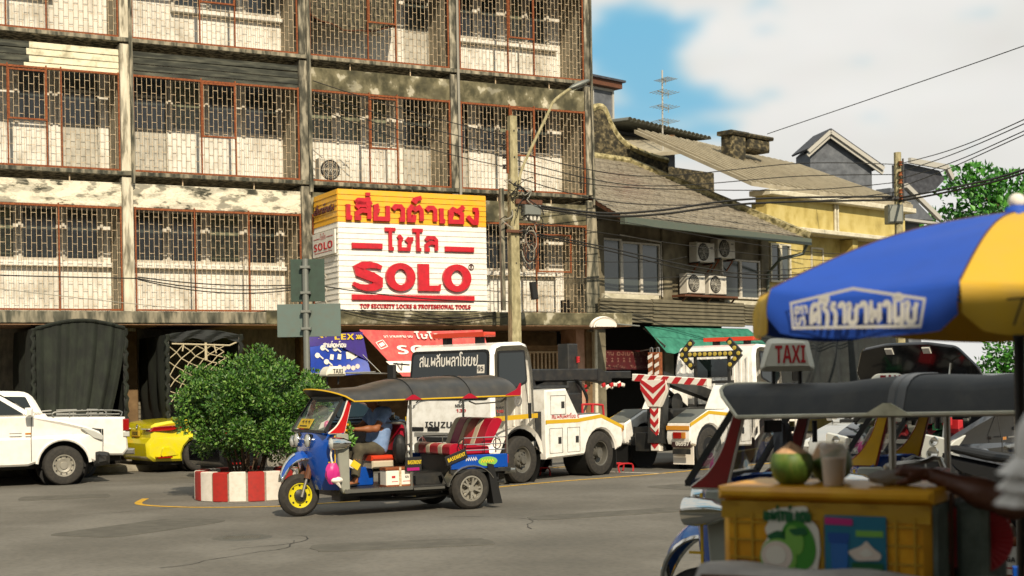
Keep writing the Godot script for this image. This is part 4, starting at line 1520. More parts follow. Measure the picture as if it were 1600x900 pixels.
	window_at(y, 7.7, 8.22, 4.6, 5.78, 0.0, M.glass_dark, M.cream_trim, 0.06)
	window_at(y, 8.22, 8.75, 4.6, 5.78, 0.0, M.glass_dark, M.cream_trim, 0.06)
	window_at(y, 10.6, 11.3, 4.4, 5.85, -0.52, M.glass_dark, M.cream_trim, 0.06)
	window_at(y, 13.2, 14.4, 4.4, 5.7, -0.52, M.glass_dark, M.cream_trim, 0.06)
	var ob := MB.new()
	ob.bx(8.97, 9.9, 4.2, 4.5, 0.0, 0.12, 0.01)
	part("orange_board", ob, M.orange_red, y)
	var yr := MB.new()
	yr.hexa([Vector3(6.6, 7.38, 0.2), Vector3(15.7, 7.38, 0.2), Vector3(15.9, 9.3, -4.5), Vector3(6.8, 9.6, -4.5), Vector3(6.6, 7.5, 0.2), Vector3(15.7, 7.5, 0.2), Vector3(15.9, 9.42, -4.5), Vector3(6.8, 9.72, -4.5)])
	part("roof", yr, M.roof_pale, y)
	for k in 26:   # roll ridges of the roof sheets
		var rr := MB.new()
		var x := 6.8 + k * 0.35
		rr.bar(Vector3(x, 7.53, 0.2), Vector3(x + 0.2, lerpf(9.76, 9.46, k / 26.0), -4.5), 0.07, 0.05)
		part("roof_sheet_ridge", rr, M.roof_pale, y)
	# chimney-like water tank walls on the ridge
	var ck := MB.new()
	ck.bx(9.4, 10.2, 8.6, 9.62, -3.1, -2.6, 0.08)
	ck.bx(9.32, 10.28, 9.6, 9.74, -3.2, -2.5, 0.08)
	ck.bx(10.3, 11.5, 9.2, 9.6, -3.3, -2.6, 0.06)
	ck.bx(10.25, 11.6, 9.6, 9.72, -3.4, -2.5, 0.05)
	solo("roof_tank", ck, M.moss_black, "mossy concrete tank and chimney stub on the roof behind the yellow house", "water tank", o, A)
	# ---- the wavy gable wall and upper roofs behind
	var cg := thing("gable_wall", "black mossy gable wall with a wave-shaped top beside the old block", "wall", o, A)
	var wave := [Vector2(4.6, 10.1), Vector2(5.4, 10.25), Vector2(5.75, 10.4), Vector2(6.1, 10.36), Vector2(6.4, 9.9), Vector2(6.8, 9.5), Vector2(7.4, 9.25), Vector2(8.2, 9.1), Vector2(9.2, 9.0)]
	var pg := PackedVector2Array(wave)
	pg.append(Vector2(9.2, 7.5)); pg.append(Vector2(4.6, 7.5))
	var cgm := MB.new()
	cgm.prism(pg, -5.9, -5.1)
	part("wall", cgm, M.moss_black, cg)
	for k in 3:
		var cp := MB.new()
		var line := []
		for q in wave: line.append(Vector3(q.x, q.y + 0.03, -5.75 + 0.3 * k))
		cp.tube(curve(line, 3), 0.11, 6)
		part("coping", cp, M.verge if k != 1 else M.rust_pale, cg)
	var ur := thing("upper_roof", "pale upper roof sheet behind the tiled house", "roof", o, A)
	var um := MB.new()
	um.hexa([Vector3(8.4, 9.15, -6.0), Vector3(13.3, 9.9, -6.0), Vector3(16.6, 11.0, -9.8), Vector3(10.6, 10.75, -9.8), Vector3(8.4, 9.27, -6.0), Vector3(13.3, 10.02, -6.0), Vector3(16.6, 11.12, -9.8), Vector3(10.6, 10.87, -9.8)])
	part("sheet", um, M.roof_pale, ur)
	var uw := MB.new()
	uw.bx(8.3, 13.2, 6.0, 9.12, -9.0, -6.3)
	part("wall", uw, M.moss_black, ur)
	# corrugated lean-to on the roof and the glazed penthouse
	var cl := thing("rooftop_shed", "low rooftop shed with a corrugated sheet roof under the aerial", "shed", o, A)
	for k in 20:
		var m := MB.new()
		m.lathe([Vector2(0.12, 0.0), Vector2(0.12, 2.2)], 6, Transform3D(Basis(Vector3.RIGHT, PI / 2 + 0.05), Vector3(10.3 + k * 0.235, 11.0 - 0.01 * k, -9.9)), PI, TAU)
		part("roof_corrugation", m, M.galv, cl)
	var cw := MB.new()
	cw.bx(10.4, 14.8, 9.6, 10.9, -9.6, -9.4)
	cw.bx(10.3, 15.0, 10.74, 10.86, -9.35, -9.25)
	part("wall", cw, M.grey_wall, cl)
	for x in [12.0, 13.1]:
		window_at(cl, x, x + 0.9, 10.1, 10.7, -9.38, M.glass_dark, M.trim_pale, 0.05)
	var jar := MB.new()
	jar.lathe([Vector2(0.0, 0), Vector2(0.2, 0.02), Vector2(0.26, 0.25), Vector2(0.22, 0.45), Vector2(0.14, 0.55), Vector2(0.16, 0.6), Vector2(0, 0.6)], 12, XF(11.9, 9.85, -7.2))
	solo("clay_jar", jar, M.soffit, "brown clay jar standing on the pale upper roof", "jar", o, A)
	var ph := thing("penthouse", "glazed rooftop room with a flat dark roof beside the old block", "building", o, A)
	var pm := MB.new()
	pm.bx(7.6, 12.4, 12.62, 12.85, -14.0, -9.9)
	part("roof", pm, M.wood, ph)
	var pt := MB.new()
	pt.bx(7.5, 12.5, 12.85, 12.93, -14.0, -9.8)
	part("roof_edge", pt, M.roof_dark, ph)
	window_at(ph, 9.6, 11.0, 10.4, 12.6, -10.2, M.glass_curtain, M.trim_pale, 0.09, 1)
	window_at(ph, 11.0, 12.2, 10.4, 12.6, -10.2, M.grey_wall, M.trim_pale, 0.09, 1)
	# roof aerial
	var an := thing("roof_aerial", "tall comb-like television aerial on the roofs against the sky", "aerial", o, A)
	var mst := MB.new()
	mst.tube([Vector3(10.6, 9.6, -6.5), Vector3(10.65, 12.5, -6.5)], 0.03, 6)
	part("mast", mst, M.trim_pale, an)
	for q in [[10.65, 0.55], [11.15, 0.6], [11.65, 0.6], [12.1, 0.35]]:
		var bm := MB.new()
		bm.tube([Vector3(10.6 - q[1], q[0], -6.2), Vector3(10.65 + q[1] * 0.55, q[0] + 0.05, -6.5)], 0.016, 5)
		for k in 6:
			var x: float = 10.6 - q[1] + k * q[1] * 0.28
			bm.tube([Vector3(x, q[0] - 0.02, -6.55), Vector3(x, q[0] + 0.02, -5.9)], 0.01, 4)
		bm.tube([Vector3(10.65 + q[1] * 0.5, q[0] - 0.1, -6.5), Vector3(10.65 + q[1] * 0.5, q[0] + 0.18, -6.5)], 0.014, 4)
		part("aerial_arm", bm, M.cable_grey, an)
	# ---- grey gabled house further back
	var gh := thing("grey_house", "grey gabled house with pale bargeboards behind the yellow house", "house", Vector3(13.5, 0, -60), 10)
	var gm := MB.new()
	gm.prism(PackedVector2Array([Vector2(-0.8, 6), Vector2(1.95, 6), Vector2(1.95, 10.6), Vector2(0, 11.9), Vector2(-0.8, 11.2)]), -1.6, 0.0)
	part("wall", gm, M.grey_wall, gh)
	for s in [[Vector3(0, 12.0, 0.2), Vector3(-1.0, 11.15, 0.2)], [Vector3(0, 12.0, 0.2), Vector3(2.35, 10.45, 0.2)]]:
		for k in 2:
			var bgb := MB.new()
			bgb.bar(s[0] + Vector3(0, -0.16 * k, 0.12 - 0.1 * k), s[1] + Vector3(0, -0.16 * k, 0.12 - 0.1 * k), 0.1, 0.15)
			part("bargeboard", bgb, M.trim_pale, gh)
		var rf := MB.new()
		rf.bar(s[0] + Vector3(0, 0.1, -0.8), s[1] + Vector3(0, 0.1, -0.8), 1.9, 0.08)
		part("roof", rf, M.roof_dark, gh)
	# right end of the row: an overhanging dark eave, with a lower gable below
	var g2 := thing("grey_house", "grey house end with a dark overhanging eave right of the yellow house", "house", o, A)
	var e1 := MB.new()
	e1.prism(PackedVector2Array([Vector2(19.4, 8.5), Vector2(20.6, 8.55), Vector2(21.5, 8.75), Vector2(22.2, 9.2), Vector2(21.8, 9.5), Vector2(19.4, 9.55)]), -2.8, -2.2)
	part("eave", e1, M.roof_dark, g2)
	var e2 := MB.new()
	e2.bar(Vector3(19.3, 9.62, -2.0), Vector3(21.95, 9.62, -2.0), 0.12, 0.2)
	e2.bar(Vector3(21.95, 9.66, -2.0), Vector3(22.42, 9.22, -2.0), 0.12, 0.2)
	part("bargeboard", e2, M.trim_pale, g2)
	var e3 := MB.new()
	e3.bx(18.6, 20.6, 0, 8.6, -3.0, -2.4)
	part("wall", e3, M.grey_wall, g2)
	var e4 := MB.new()
	e4.prism(PackedVector2Array([Vector2(18.7, 7.45), Vector2(21.1, 7.55), Vector2(19.1, 8.5), Vector2(18.7, 8.5)]), -2.35, -2.05)
	part("lower_gable", e4, M.grey_wall, g2)
	var e5 := MB.new()
	e5.bar(Vector3(19.0, 8.68, -2.0), Vector3(21.4, 7.62, -2.0), 0.14, 0.18)
	e5.bx(18.7, 21.2, 7.38, 7.47, -2.2, -1.95)
	part("bargeboard", e5, M.trim_pale, g2)
	# tree behind the row
	tree("street_tree", "leafy green tree rising behind the umbrella at the right edge", Vector3(22.4, 0, -62), 8.0, 10.5, Vector3(5.2, 3.4, 4.0), 5200, 91)
	tree("street_tree", "low sunlit tree seen under the umbrella behind the parked cars", Vector3(15.3, 0, -44), 1.0, 2.6, Vector3(1.9, 1.6, 1.6), 1800, 92)

func leaf_mesh(l: float, w: float) -> ArrayMesh:
	var m := MB.new()
	m.crease = 0.0
	var a := Vector3(0, 0, 0); var b := Vector3(w, l * 0.45, 0.15 * l); var c := Vector3(0, l, 0.05 * l); var d := Vector3(-w, l * 0.45, 0.15 * l)
	m.tri(a, b, c)
	m.tri(a, c, d)
	return m.mesh()

# leaves scattered in clumps through a crown
func leaves(called: String, parent: Node, blobs: Array, count: int, lm: Mesh, sd: int, tones: Array) -> MultiMeshInstance3D:
	var r := RandomNumberGenerator.new()
	r.seed = sd
	var mm := MultiMesh.new()
	mm.transform_format = MultiMesh.TRANSFORM_3D
	mm.use_colors = true
	mm.mesh = lm
	mm.instance_count = count
	for i in count:
		var b: Array = blobs[r.randi() % blobs.size()]
		var d := Vector3(r.randfn(), r.randfn(), r.randfn()).normalized()
		var k := pow(r.randf(), 0.4)
		if r.randf() < 0.05: k *= 1.12
		var p: Vector3 = b[0] + d * k * (b[1] as Vector3)
		var up := (d + Vector3(r.randfn(), r.randfn() + 0.6, r.randfn()) * 0.65).normalized()
		var s := up.cross(Vector3(r.randfn(), r.randfn(), r.randfn())).normalized()
		var sc := r.randf_range(0.6, 1.25)
		mm.set_instance_transform(i, Transform3D(Basis(s * sc, up * sc, s.cross(up) * sc), p))
		var c: Color = Color(tones[r.randi() % tones.size()]).srgb_to_linear()
		var v := r.randf_range(0.75, 1.25)
		mm.set_instance_color(i, Color(c.r * v, c.g * v, c.b * v))
	var o := MultiMeshInstance3D.new()
	o.name = named(called, parent)
	o.multimesh = mm
	o.material_override = M.leaf
	parent.add_child(o, true)
	o.set_meta("kind", "stuff")
	return o

func tree(called: String, label: String, at: Vector3, trunk: float, top: float, size: Vector3, count: int, sd: int) -> void:
	var r := RandomNumberGenerator.new()
	r.seed = sd
	var t := thing(called, label, "tree", at)
	var tr := MB.new()
	tr.tube([Vector3.ZERO, Vector3(0.1, trunk * 0.5, 0), Vector3(-0.05, trunk, 0.1), Vector3(0, top - size.y * 0.2, 0)], [0.22, 0.18, 0.14, 0.05], 8)
	var blobs := []
	for i in 22:
		var d := Vector3(r.randfn(), r.randfn(), r.randfn()).normalized() * sqrt(r.randf())
		var c := Vector3(0, top - size.y * 0.5, 0) + d * size * 0.72
		var q := r.randf_range(0.2, 0.36)
		blobs.append([c, size * q])
		if i < 9: tr.tube([Vector3(0, trunk * 0.9, 0), Vector3(0, trunk, 0).lerp(c, 0.5) + Vector3(0, 0.2, 0), c], [0.09, 0.06, 0.02], 5)
	part("trunk", tr, M.bark, t)
	leaves("crown", t, blobs, count, leaf_mesh(0.3 if top > 4 else 0.16, 0.1 if top > 4 else 0.055), sd, ["2f6a1c", "3c7a22", "275a1a", "4c8a2a"])

func street_pole() -> void:
	var o := Vector3(0, 0, -36.2)
	var t := thing("utility_pole", "tall concrete utility pole before the old block, hung with wires", "utility pole", o, 27.4)
	var p := MB.new()
	p.crease = 20.0
	p.hexa([Vector3(-1.40, 0, 2.48), Vector3(-1.13, 0, 2.48), Vector3(-1.13, 0, 2.72), Vector3(-1.40, 0, 2.72), Vector3(-1.32, 7.95, 2.53), Vector3(-1.14, 7.95, 2.53), Vector3(-1.14, 7.95, 2.68), Vector3(-1.32, 7.95, 2.68)])
	part("pole", p, M.pole, t)
	for i in 6:
		var h := MB.new()
		h.lathe([Vector2(0.0, 0), Vector2(0.02, 0.0)], 8, Transform3D(Basis(Vector3.RIGHT, PI / 2), Vector3(-1.23, 7.6 - i * 0.62, 2.70)))
		part("bolt_hole", h, M.black, t)
	var p2 := MB.new()
	p2.bx(-1.56, -1.47, 3.4, 6.25, 2.5, 2.6)
	part("side_post", p2, M.concrete_moss, t)
	# insulators on a rack
	for k in 4:
		var q := MB.new()
		q.lathe([Vector2(0.0, -0.05), Vector2(0.045, -0.05), Vector2(0.05, -0.02), Vector2(0.025, 0.0), Vector2(0.05, 0.02), Vector2(0.045, 0.05), Vector2(0, 0.05)], 8, XF(-1.46, 6.75 + 0.24 * k, 2.62))
		part("insulator", q, M.ac_dark, t)
	var rk := MB.new()
	rk.bx(-1.40, -1.36, 6.6, 7.6, 2.6, 2.66)
	part("rack", rk, M.rust, t)
	for q in [[-1.25, -0.55, 5.88, 5.99], [-1.5, -1.1, 5.2, 5.27]]:
		var ca := MB.new()
		ca.bx(q[0], q[1], q[2], q[3], 2.72, 2.78, 0.005)
		part("cross_arm", ca, M.wood, t)
	# junction boxes and clamped fittings
	var jb := MB.new()
	jb.bx(-1.05, -0.62, 5.62, 5.86, 2.6, 2.85, 0.02)
	part("splice_box", jb, M.galv, t)
	for k in 4:
		var fb := MB.new()
		fb.bx(-1.0 + k * 0.1, -0.93 + k * 0.1, 5.5, 5.64, 2.62, 2.8, 0.01)
		part("fuse_holder", fb, M.ac_white, t)
	var bxm := MB.new()
	bxm.box(Vector3(-0.78, 3.86, 2.7), Vector3(0.16, 0.42, 0.12), Basis(Vector3.BACK, 0.12), 0.02)
	part("hanging_box", bxm, M.black, t)
	# tangled cable coils and loose ends
	var coils := thing("cable_coil", "tangled coils of spare cable hung on the utility pole", "cable coil", o, 27.4)
	var r := RandomNumberGenerator.new()
	r.seed = 12
	for k in 9:
		var m := MB.new()
		var pts := []
		var cx := -0.9 + r.randf_range(-0.07, 0.07)
		var cy := (5.05 if k < 4 else 4.72) + r.randf_range(-0.08, 0.08)
		var rx := r.randf_range(0.13, 0.2)
		var ry := r.randf_range(0.2, 0.34)
		for i in 20:
			var a := TAU * i / 20
			pts.append(Vector3(cx + cos(a) * rx, cy + sin(a) * ry, 2.74 + 0.04 * sin(a * 2.0 + k)))
		m.tube(pts, 0.011, 5, true)
		part("loop", m, M.cable_grey if k % 3 == 0 else (M.wood if k % 3 == 1 else M.cable), coils)
	for k in 22:
		var m := MB.new()
		var a := Vector3(-1.25 + r.randf_range(-0.1, 0.25), 6.2 + r.randf_range(-0.9, 0.25), 2.74)
		var pts := [a]
		for i in 4:
			a += Vector3(r.randf_range(-0.22, 0.26), r.randf_range(-0.22, 0.14), r.randf_range(-0.06, 0.1))
			pts.append(a)
		m.tube(curve(pts, 4), 0.009 + 0.006 * r.randf(), 4)
		part("loose_end", m, M.cable if k % 4 else M.cable_grey, coils)
	# lamp arm reaching up to the right
	var l := thing("street_lamp", "grey street lamp on a long curved arm clamped to the utility pole", "street lamp", o, 27.4)
	var am := MB.new()
	am.tube(curve([Vector3(-1.12, 6.3, 2.7), Vector3(-1.02, 6.75, 2.7), Vector3(-0.35, 8.0, 2.7), Vector3(-0.15, 8.36, 2.7), Vector3(0.2, 8.63, 2.7), Vector3(0.34, 8.7, 2.7)], 5), 0.035, 8)
	part("arm", am, M.pole, l)
	var hd := MB.new()
	hd.ball(Vector3.ZERO, Vector3(0.32, 0.07, 0.11), 12, 8)
	var ho := part("lamp_head", hd, M.galv, l)
	ho.position = Vector3(0.55, 8.82, 2.7)
	ho.rotation.z = 0.42
	# traffic sign seen from behind
	var s := thing("traffic_sign", "two grey traffic sign backs on a round post behind the bush", "traffic sign", Vector3(-3.6, 0, -25))
	var po := MB.new()
	po.tube([Vector3(0, 0, 0), Vector3(0, 3.95, 0)], 0.055, 10)
	part("post", po, M.galv, s)
	var u := MB.new()
	u.bx(-0.27, 0.33, 3.2, 3.95, -0.075, -0.062, 0.004)
	part("sign_panel", u, M.sign_back_dark, s, "upper green-black sign back")
	var lw := MB.new()
	lw.bx(-0.52, 0.6, 2.58, 3.16, -0.08, -0.066, 0.004)
	part("sign_panel", lw, M.sign_back, s, "lower wide grey sign back")
	for y in [2.72, 3.02, 3.35, 3.8]:
		var c := MB.new()
		c.bx(-0.09, 0.09, y - 0.025, y + 0.025, -0.062, 0.062, 0.01)
		part("clamp", c, M.galv, s)

func wires() -> void:
	var o := Transform3D(Basis(Vector3.UP, deg_to_rad(27.4)), Vector3(0, 0, -36.2))
	var W := func(p: Vector3) -> Vector3: return o * p
	var groups := [
		# [label, radius, list of [from, to, sag]] in the axes of the old block
		["thin power wires sloping down across the block to the pole", 0.011, [[Vector3(-5.3, 8.9, 0.3), Vector3(-1.45, 7.47, 2.65), 0.06], [Vector3(-5.3, 8.65, 0.3), Vector3(-1.45, 7.23, 2.65), 0.1], [Vector3(-5.3, 8.45, 0.3), Vector3(-1.45, 6.99, 2.65), 0.12], [Vector3(-5.3, 8.3, 0.3), Vector3(-1.45, 6.75, 2.65), 0.15]]],
		["black cables sagging along the front above the canvas-covered trucks", 0.013, [[Vector3(-16, 4.1, 2.2), Vector3(-9.9, 4.02, 2.2), 0.02], [Vector3(-9.9, 4.02, 2.2), Vector3(-6.0, 3.95, 2.2), 0.17], [Vector3(-9.9, 4.0, 2.2), Vector3(-6.0, 3.92, 2.2), 0.22], [Vector3(-9.9, 4.05, 2.2), Vector3(-6.0, 3.97, 2.2), 0.1], [Vector3(-6.0, 3.95, 2.2), Vector3(-1.4, 3.6, 2.6), 0.1]]],
		["cables drooping under the ledge below the big sign", 0.01, [[Vector3(-5.2, 3.4, 1.86), Vector3(-1.4, 3.35, 1.9), 0.22], [Vector3(-5.0, 3.42, 1.86), Vector3(-1.4, 3.38, 1.9), 0.16], [Vector3(-4.8, 3.42, 1.88), Vector3(-1.4, 3.4, 1.92), 0.1], [Vector3(-3.6, 3.42, 1.9), Vector3(-1.0, 3.3, 1.95), 0.12]]],
		["thin pale wire slanting across the lower balconies at the left", 0.008, [[Vector3(-14, 3.95, 1.9), Vector3(-9.0, 3.42, 1.9), 0.02]]],
	]
	for g in groups:
		var t := thing("overhead_cables", g[0], "cables")
		for c in g[2]:
			var m := MB.new()
			m.tube(sag(W.call(c[0]), W.call(c[1]), c[2], 14), g[1], 5)
			part("cable", m, M.cable if g[1] != 0.008 else M.cable_grey, t)
	# runs given by the points they pass: pole, house corner, far pole
	var runs := [
		["four power wires from the pole to the far pole on the roofs", 0.013, [[Vector3(0.0, 7.25, -33.9), Vector3(3.42, 7.02, -37), Vector3(8.2, 7.73, -40), Vector3(11.5, 7.95, -42)], [Vector3(0.0, 7.05, -33.9), Vector3(3.42, 6.77, -37), Vector3(8.2, 7.37, -40), Vector3(11.5, 7.65, -42)], [Vector3(0.0, 6.85, -33.9), Vector3(2.68, 6.62, -36), Vector3(8.2, 6.98, -40), Vector3(11.5, 7.42, -42)], [Vector3(0.0, 6.65, -33.9), Vector3(3.0, 6.19, -36), Vector3(8.19, 6.65, -40), Vector3(11.5, 7.13, -42)]]],
		["thick black bundle of telephone cables sagging past the tiled roof", 0.03, [[Vector3(0.0, 6.0, -33.6), Vector3(2.12, 5.85, -35), Vector3(3.8, 6.0, -36), Vector3(6.5, 6.5, -38), Vector3(11.5, 7.0, -42)], [Vector3(0.0, 5.95, -33.6), Vector3(2.12, 5.78, -35), Vector3(3.8, 5.9, -36), Vector3(6.5, 6.38, -38), Vector3(11.5, 6.9, -42)]]],
		["dark cable bundle running low past the air conditioners", 0.018, [[Vector3(0.0, 5.35, -33.6), Vector3(2.26, 5.02, -35), Vector3(4.88, 4.62, -37), Vector3(7.15, 4.45, -38), Vector3(11.5, 4.9, -42)], [Vector3(0.0, 5.3, -33.6), Vector3(2.26, 4.95, -35), Vector3(4.88, 4.5, -37), Vector3(7.15, 4.36, -38), Vector3(11.5, 4.8, -42)]]],
		["thin wires between the pole and the corner of the tiled house", 0.009, [[Vector3(0.0, 5.85, -33.6), Vector3(2.6, 5.65, -35), Vector3(5.9, 5.27, -37), Vector3(8.7, 5.1, -39), Vector3(11.5, 5.3, -42)], [Vector3(0.0, 5.6, -33.6), Vector3(2.6, 5.3, -35), Vector3(5.9, 5.0, -37), Vector3(8.7, 4.9, -39), Vector3(11.5, 5.1, -42)], [Vector3(0.0, 4.6, -33.6), Vector3(3.4, 4.7, -36), Vector3(4.6, 4.9, -37)], [Vector3(0.0, 4.2, -33.6), Vector3(4.0, 4.3, -36), Vector3(8.7, 4.75, -39)]]],
		["four parallel wires rising to the upper right above the umbrella", 0.013, [[Vector3(11.5, 7.95, -42), Vector3(11.2, 7.4, -36), Vector3(10.9, 7.07, -30), Vector3(10.2, 6.6, -18)], [Vector3(11.5, 7.7, -42), Vector3(11.2, 7.27, -36), Vector3(10.9, 6.98, -30), Vector3(10.2, 6.5, -18)], [Vector3(11.5, 7.5, -42), Vector3(11.2, 7.07, -36), Vector3(10.9, 6.83, -30), Vector3(10.2, 6.4, -18)], [Vector3(11.5, 7.25, -42), Vector3(11.2, 6.95, -36), Vector3(10.9, 6.75, -30), Vector3(10.2, 6.3, -18)]]],
		["single wire rising alone across the sky to the right", 0.014, [[Vector3(8.4, 9.6, -46), Vector3(13.1, 10.0, -36), Vector3(17.5, 10.6, -27)]]],
		["thick black cables dipping behind the umbrella's top", 0.028, [[Vector3(11.5, 6.95, -42), Vector3(11.74, 6.61, -37), Vector3(11.0, 6.05, -30), Vector3(10.2, 5.6, -18)], [Vector3(11.5, 6.85, -42), Vector3(11.74, 6.53, -37), Vector3(11.0, 5.98, -30), Vector3(10.2, 5.5, -18)]]],
	]
	for g in runs:
		var t := thing("overhead_cables", g[0], "cables")
		for c in g[2]:
			var m := MB.new()
			m.tube(curve(c, 8), g[1], 5)
			part("cable", m, M.cable if g[1] != 0.022 else M.cable_grey, t)
	# the far pole that gathers them
	var fp := thing("utility_pole", "far utility pole with insulators behind the yellow house's corner", "utility pole", Vector3(11.5, 0, -42))
	var po := MB.new()
	po.tube([Vector3(0, 0, 0), Vector3(0, 8.3, 0)], [0.16, 0.11], 8)
	part("pole", po, M.pole, fp)
	for y in [6.95, 7.13, 7.42, 7.65, 7.95]:
		var q := MB.new()
		q.lathe([Vector2(0.0, -0.07), Vector2(0.07, -0.06), Vector2(0.04, 0.0), Vector2(0.07, 0.06), Vector2(0, 0.07)], 8, XF(0.03, y, 0.17))
		part("insulator", q, M.rust, fp)
	var cb := MB.new()
	cb.bx(-0.5, 0.4, 6.9, 6.98, 0.1, 0.18)
	cb.bx(0.1, 0.14, 6.8, 8.1, 0.1, 0.16)
	part("rack", cb, M.black_steel, fp)
	var tr := MB.new()
	tr.bx(-0.35, 0.1, 6.2, 6.75, -0.3, 0.2, 0.05)
	part("splice_box", tr, M.galv, fp)

const ZAX := Basis(Vector3(1, 0, 0), Vector3(0, 0, 1), Vector3(0, -1, 0))   # lathe axis y laid along z

# a wheel whose outer face looks along +z (face 1) or -z (face -1)
func wheel(parent: Node, at: Vector3, r: float, w: float, rr: float, style: String, face := 1.0, called := "wheel") -> Node3D:
	var h := holder(called, parent, at)
	var sc := Basis.from_scale(Vector3(1, 1, face))
	var X := Transform3D(sc * ZAX, Vector3.ZERO)
	var t := MB.new()
	var e := w * 0.5
	var prof := [Vector2(rr, -e + 0.012), Vector2(rr + 0.01, -e), Vector2(lerpf(rr, r, 0.6), -e - 0.006), Vector2(r - 0.022, -e + 0.008), Vector2(r - 0.004, -e + 0.035)]
	var n := 4
	for i in n:   # tread with grooves round it
		var a := lerpf(-e + 0.035, e - 0.035, (i + 0.15) / n)
		var b := lerpf(-e + 0.035, e - 0.035, (i + 0.85) / n)
		prof.append(Vector2(r, a)); prof.append(Vector2(r, b))
		if i < n - 1:
			prof.append(Vector2(r - 0.012, b + 0.002)); prof.append(Vector2(r - 0.012, lerpf(-e + 0.035, e - 0.035, (i + 1.15) / n) - 0.002))
	prof.append_array([Vector2(r - 0.004, e - 0.035), Vector2(r - 0.022, e - 0.008), Vector2(lerpf(rr, r, 0.6), e + 0.006), Vector2(rr + 0.01, e), Vector2(rr, e - 0.012)])
	t.lathe(prof, 36, X)
	part("tyre", t, M.rubber, h)
	var m := MB.new()
	var mat: Material = M.rim_silver
	match style:
		"truck":
			mat = M.hub_grey
			m.lathe([Vector2(rr, e - 0.012), Vector2(rr - 0.015, e - 0.02), Vector2(rr - 0.035, e - 0.06), Vector2(rr * 0.62, e - 0.085), Vector2(rr * 0.55, e - 0.03), Vector2(rr * 0.32, e - 0.02), Vector2(rr * 0.3, e + 0.03), Vector2(0.0, e + 0.035)], 28, X)
		"dual":
			mat = M.hub_grey
			m.lathe([Vector2(rr, e - 0.012), Vector2(rr - 0.015, e - 0.02), Vector2(rr - 0.02, e - 0.12), Vector2(rr * 0.6, e - 0.15), Vector2(rr * 0.38, e - 0.13), Vector2(rr * 0.36, e - 0.02), Vector2(0.0, e - 0.015)], 28, X)
		"steel":
			m.lathe([Vector2(rr, e - 0.01), Vector2(rr - 0.02, e - 0.012), Vector2(rr - 0.03, e - 0.04), Vector2(rr * 0.7, e - 0.045), Vector2(rr * 0.62, e - 0.02), Vector2(rr * 0.36, e - 0.03), Vector2(rr * 0.33, e - 0.008), Vector2(0.0, e - 0.004)], 32, X)
		"yellow":
			mat = M.taxi_yellow
			m.lathe([Vector2(rr, e - 0.008), Vector2(rr - 0.015, e - 0.012), Vector2(rr - 0.025, e - 0.03), Vector2(rr * 0.6, e - 0.035), Vector2(rr * 0.5, e - 0.03)], 28, X)
		_:
			m.lathe([Vector2(rr, e - 0.01), Vector2(rr - 0.022, e - 0.008), Vector2(rr - 0.03, e - 0.03), Vector2(rr - 0.035, e - 0.09), Vector2(0.0, e - 0.1)], 32, X)
	part("rim", m, mat, h)
	var k := MB.new()
	if style == "truck" or style == "dual":
		for i in 8:
			var a := TAU * i / 8
			var q := rr * 0.46
			k.lathe([Vector2(0.016, 0.0), Vector2(0.016, 0.03), Vector2(0.0, 0.03)], 6, X * Transform3D(Basis(), Vector3(cos(a) * q, (e - 0.03 if style == "truck" else e - 0.13), sin(a) * q)))
		part("wheel_nuts", k, M.hub_grey, h)
		var d := MB.new()
		if style == "truck":
			for i in 6:
				var a := TAU * i / 6 + 0.3
				d.lathe([Vector2(0.028, 0.0), Vector2(0.0, 0.001)], 8, X * Transform3D(Basis(), Vector3(cos(a) * rr * 0.74, e - 0.066, sin(a) * rr * 0.74)))
			part("rim_holes", d, M.black, h)
	elif style == "steel" or style == "yellow":
		for i in (10 if style == "steel" else 8):
			var a := TAU * i / (10 if style == "steel" else 8)
			k.lathe([Vector2(0.016, 0.0), Vector2(0.0, 0.001)], 8, X * Transform3D(Basis(), Vector3(cos(a) * rr * 0.8, e - 0.036 if style == "steel" else e - 0.028, sin(a) * rr * 0.8)))
		part("rim_holes", k, M.black, h)
		if style == "yellow":
			var d := MB.new()
			d.lathe([Vector2(rr * 0.5, e - 0.03), Vector2(rr * 0.5, e + 0.01), Vector2(rr * 0.3, e + 0.025), Vector2(0.0, e + 0.03)], 18, X)
			part("brake_drum", d, M.black_steel, h)
	else:
		for i in 5:   # five forked spokes
			for s in [-1.0, 1.0]:
				var a := TAU * i / 5 + 0.12
				var b: float = a + 0.2 * s
				var p := Vector3(cos(a) * rr * 0.2, e - 0.03, sin(a) * rr * 0.2)
				var q := Vector3(cos(b) * (rr - 0.03), e - 0.02, sin(b) * (rr - 0.03))
				k.bar(X * p, X * q, rr * 0.15, 0.022, Vector3(0, 0, 1))
		k.lathe([Vector2(rr * 0.27, e - 0.04), Vector2(rr * 0.25, e - 0.012), Vector2(0.0, e - 0.008)], 16, X)
		part("spokes", k, M.rim_silver, h)
	return h

# thin rounded sheet standing on a sloping plane: polygon in the plane's own x,y
func plate(pts: Array, rad, xf: Transform3D, th := 0.006) -> MB:
	var m := MB.new()
	m.prism(rounded(pts, rad, 3), 0.0, th, xf)
	return m

func arc2(cx: float, cy: float, r: float, a0: float, a1: float, n := 8) -> Array:   # degrees
	var o := []
	for i in n + 1:
		var a := deg_to_rad(lerpf(a0, a1, float(i) / n))
		o.append(Vector2(cx + cos(a) * r, cy + sin(a) * r))
	return o

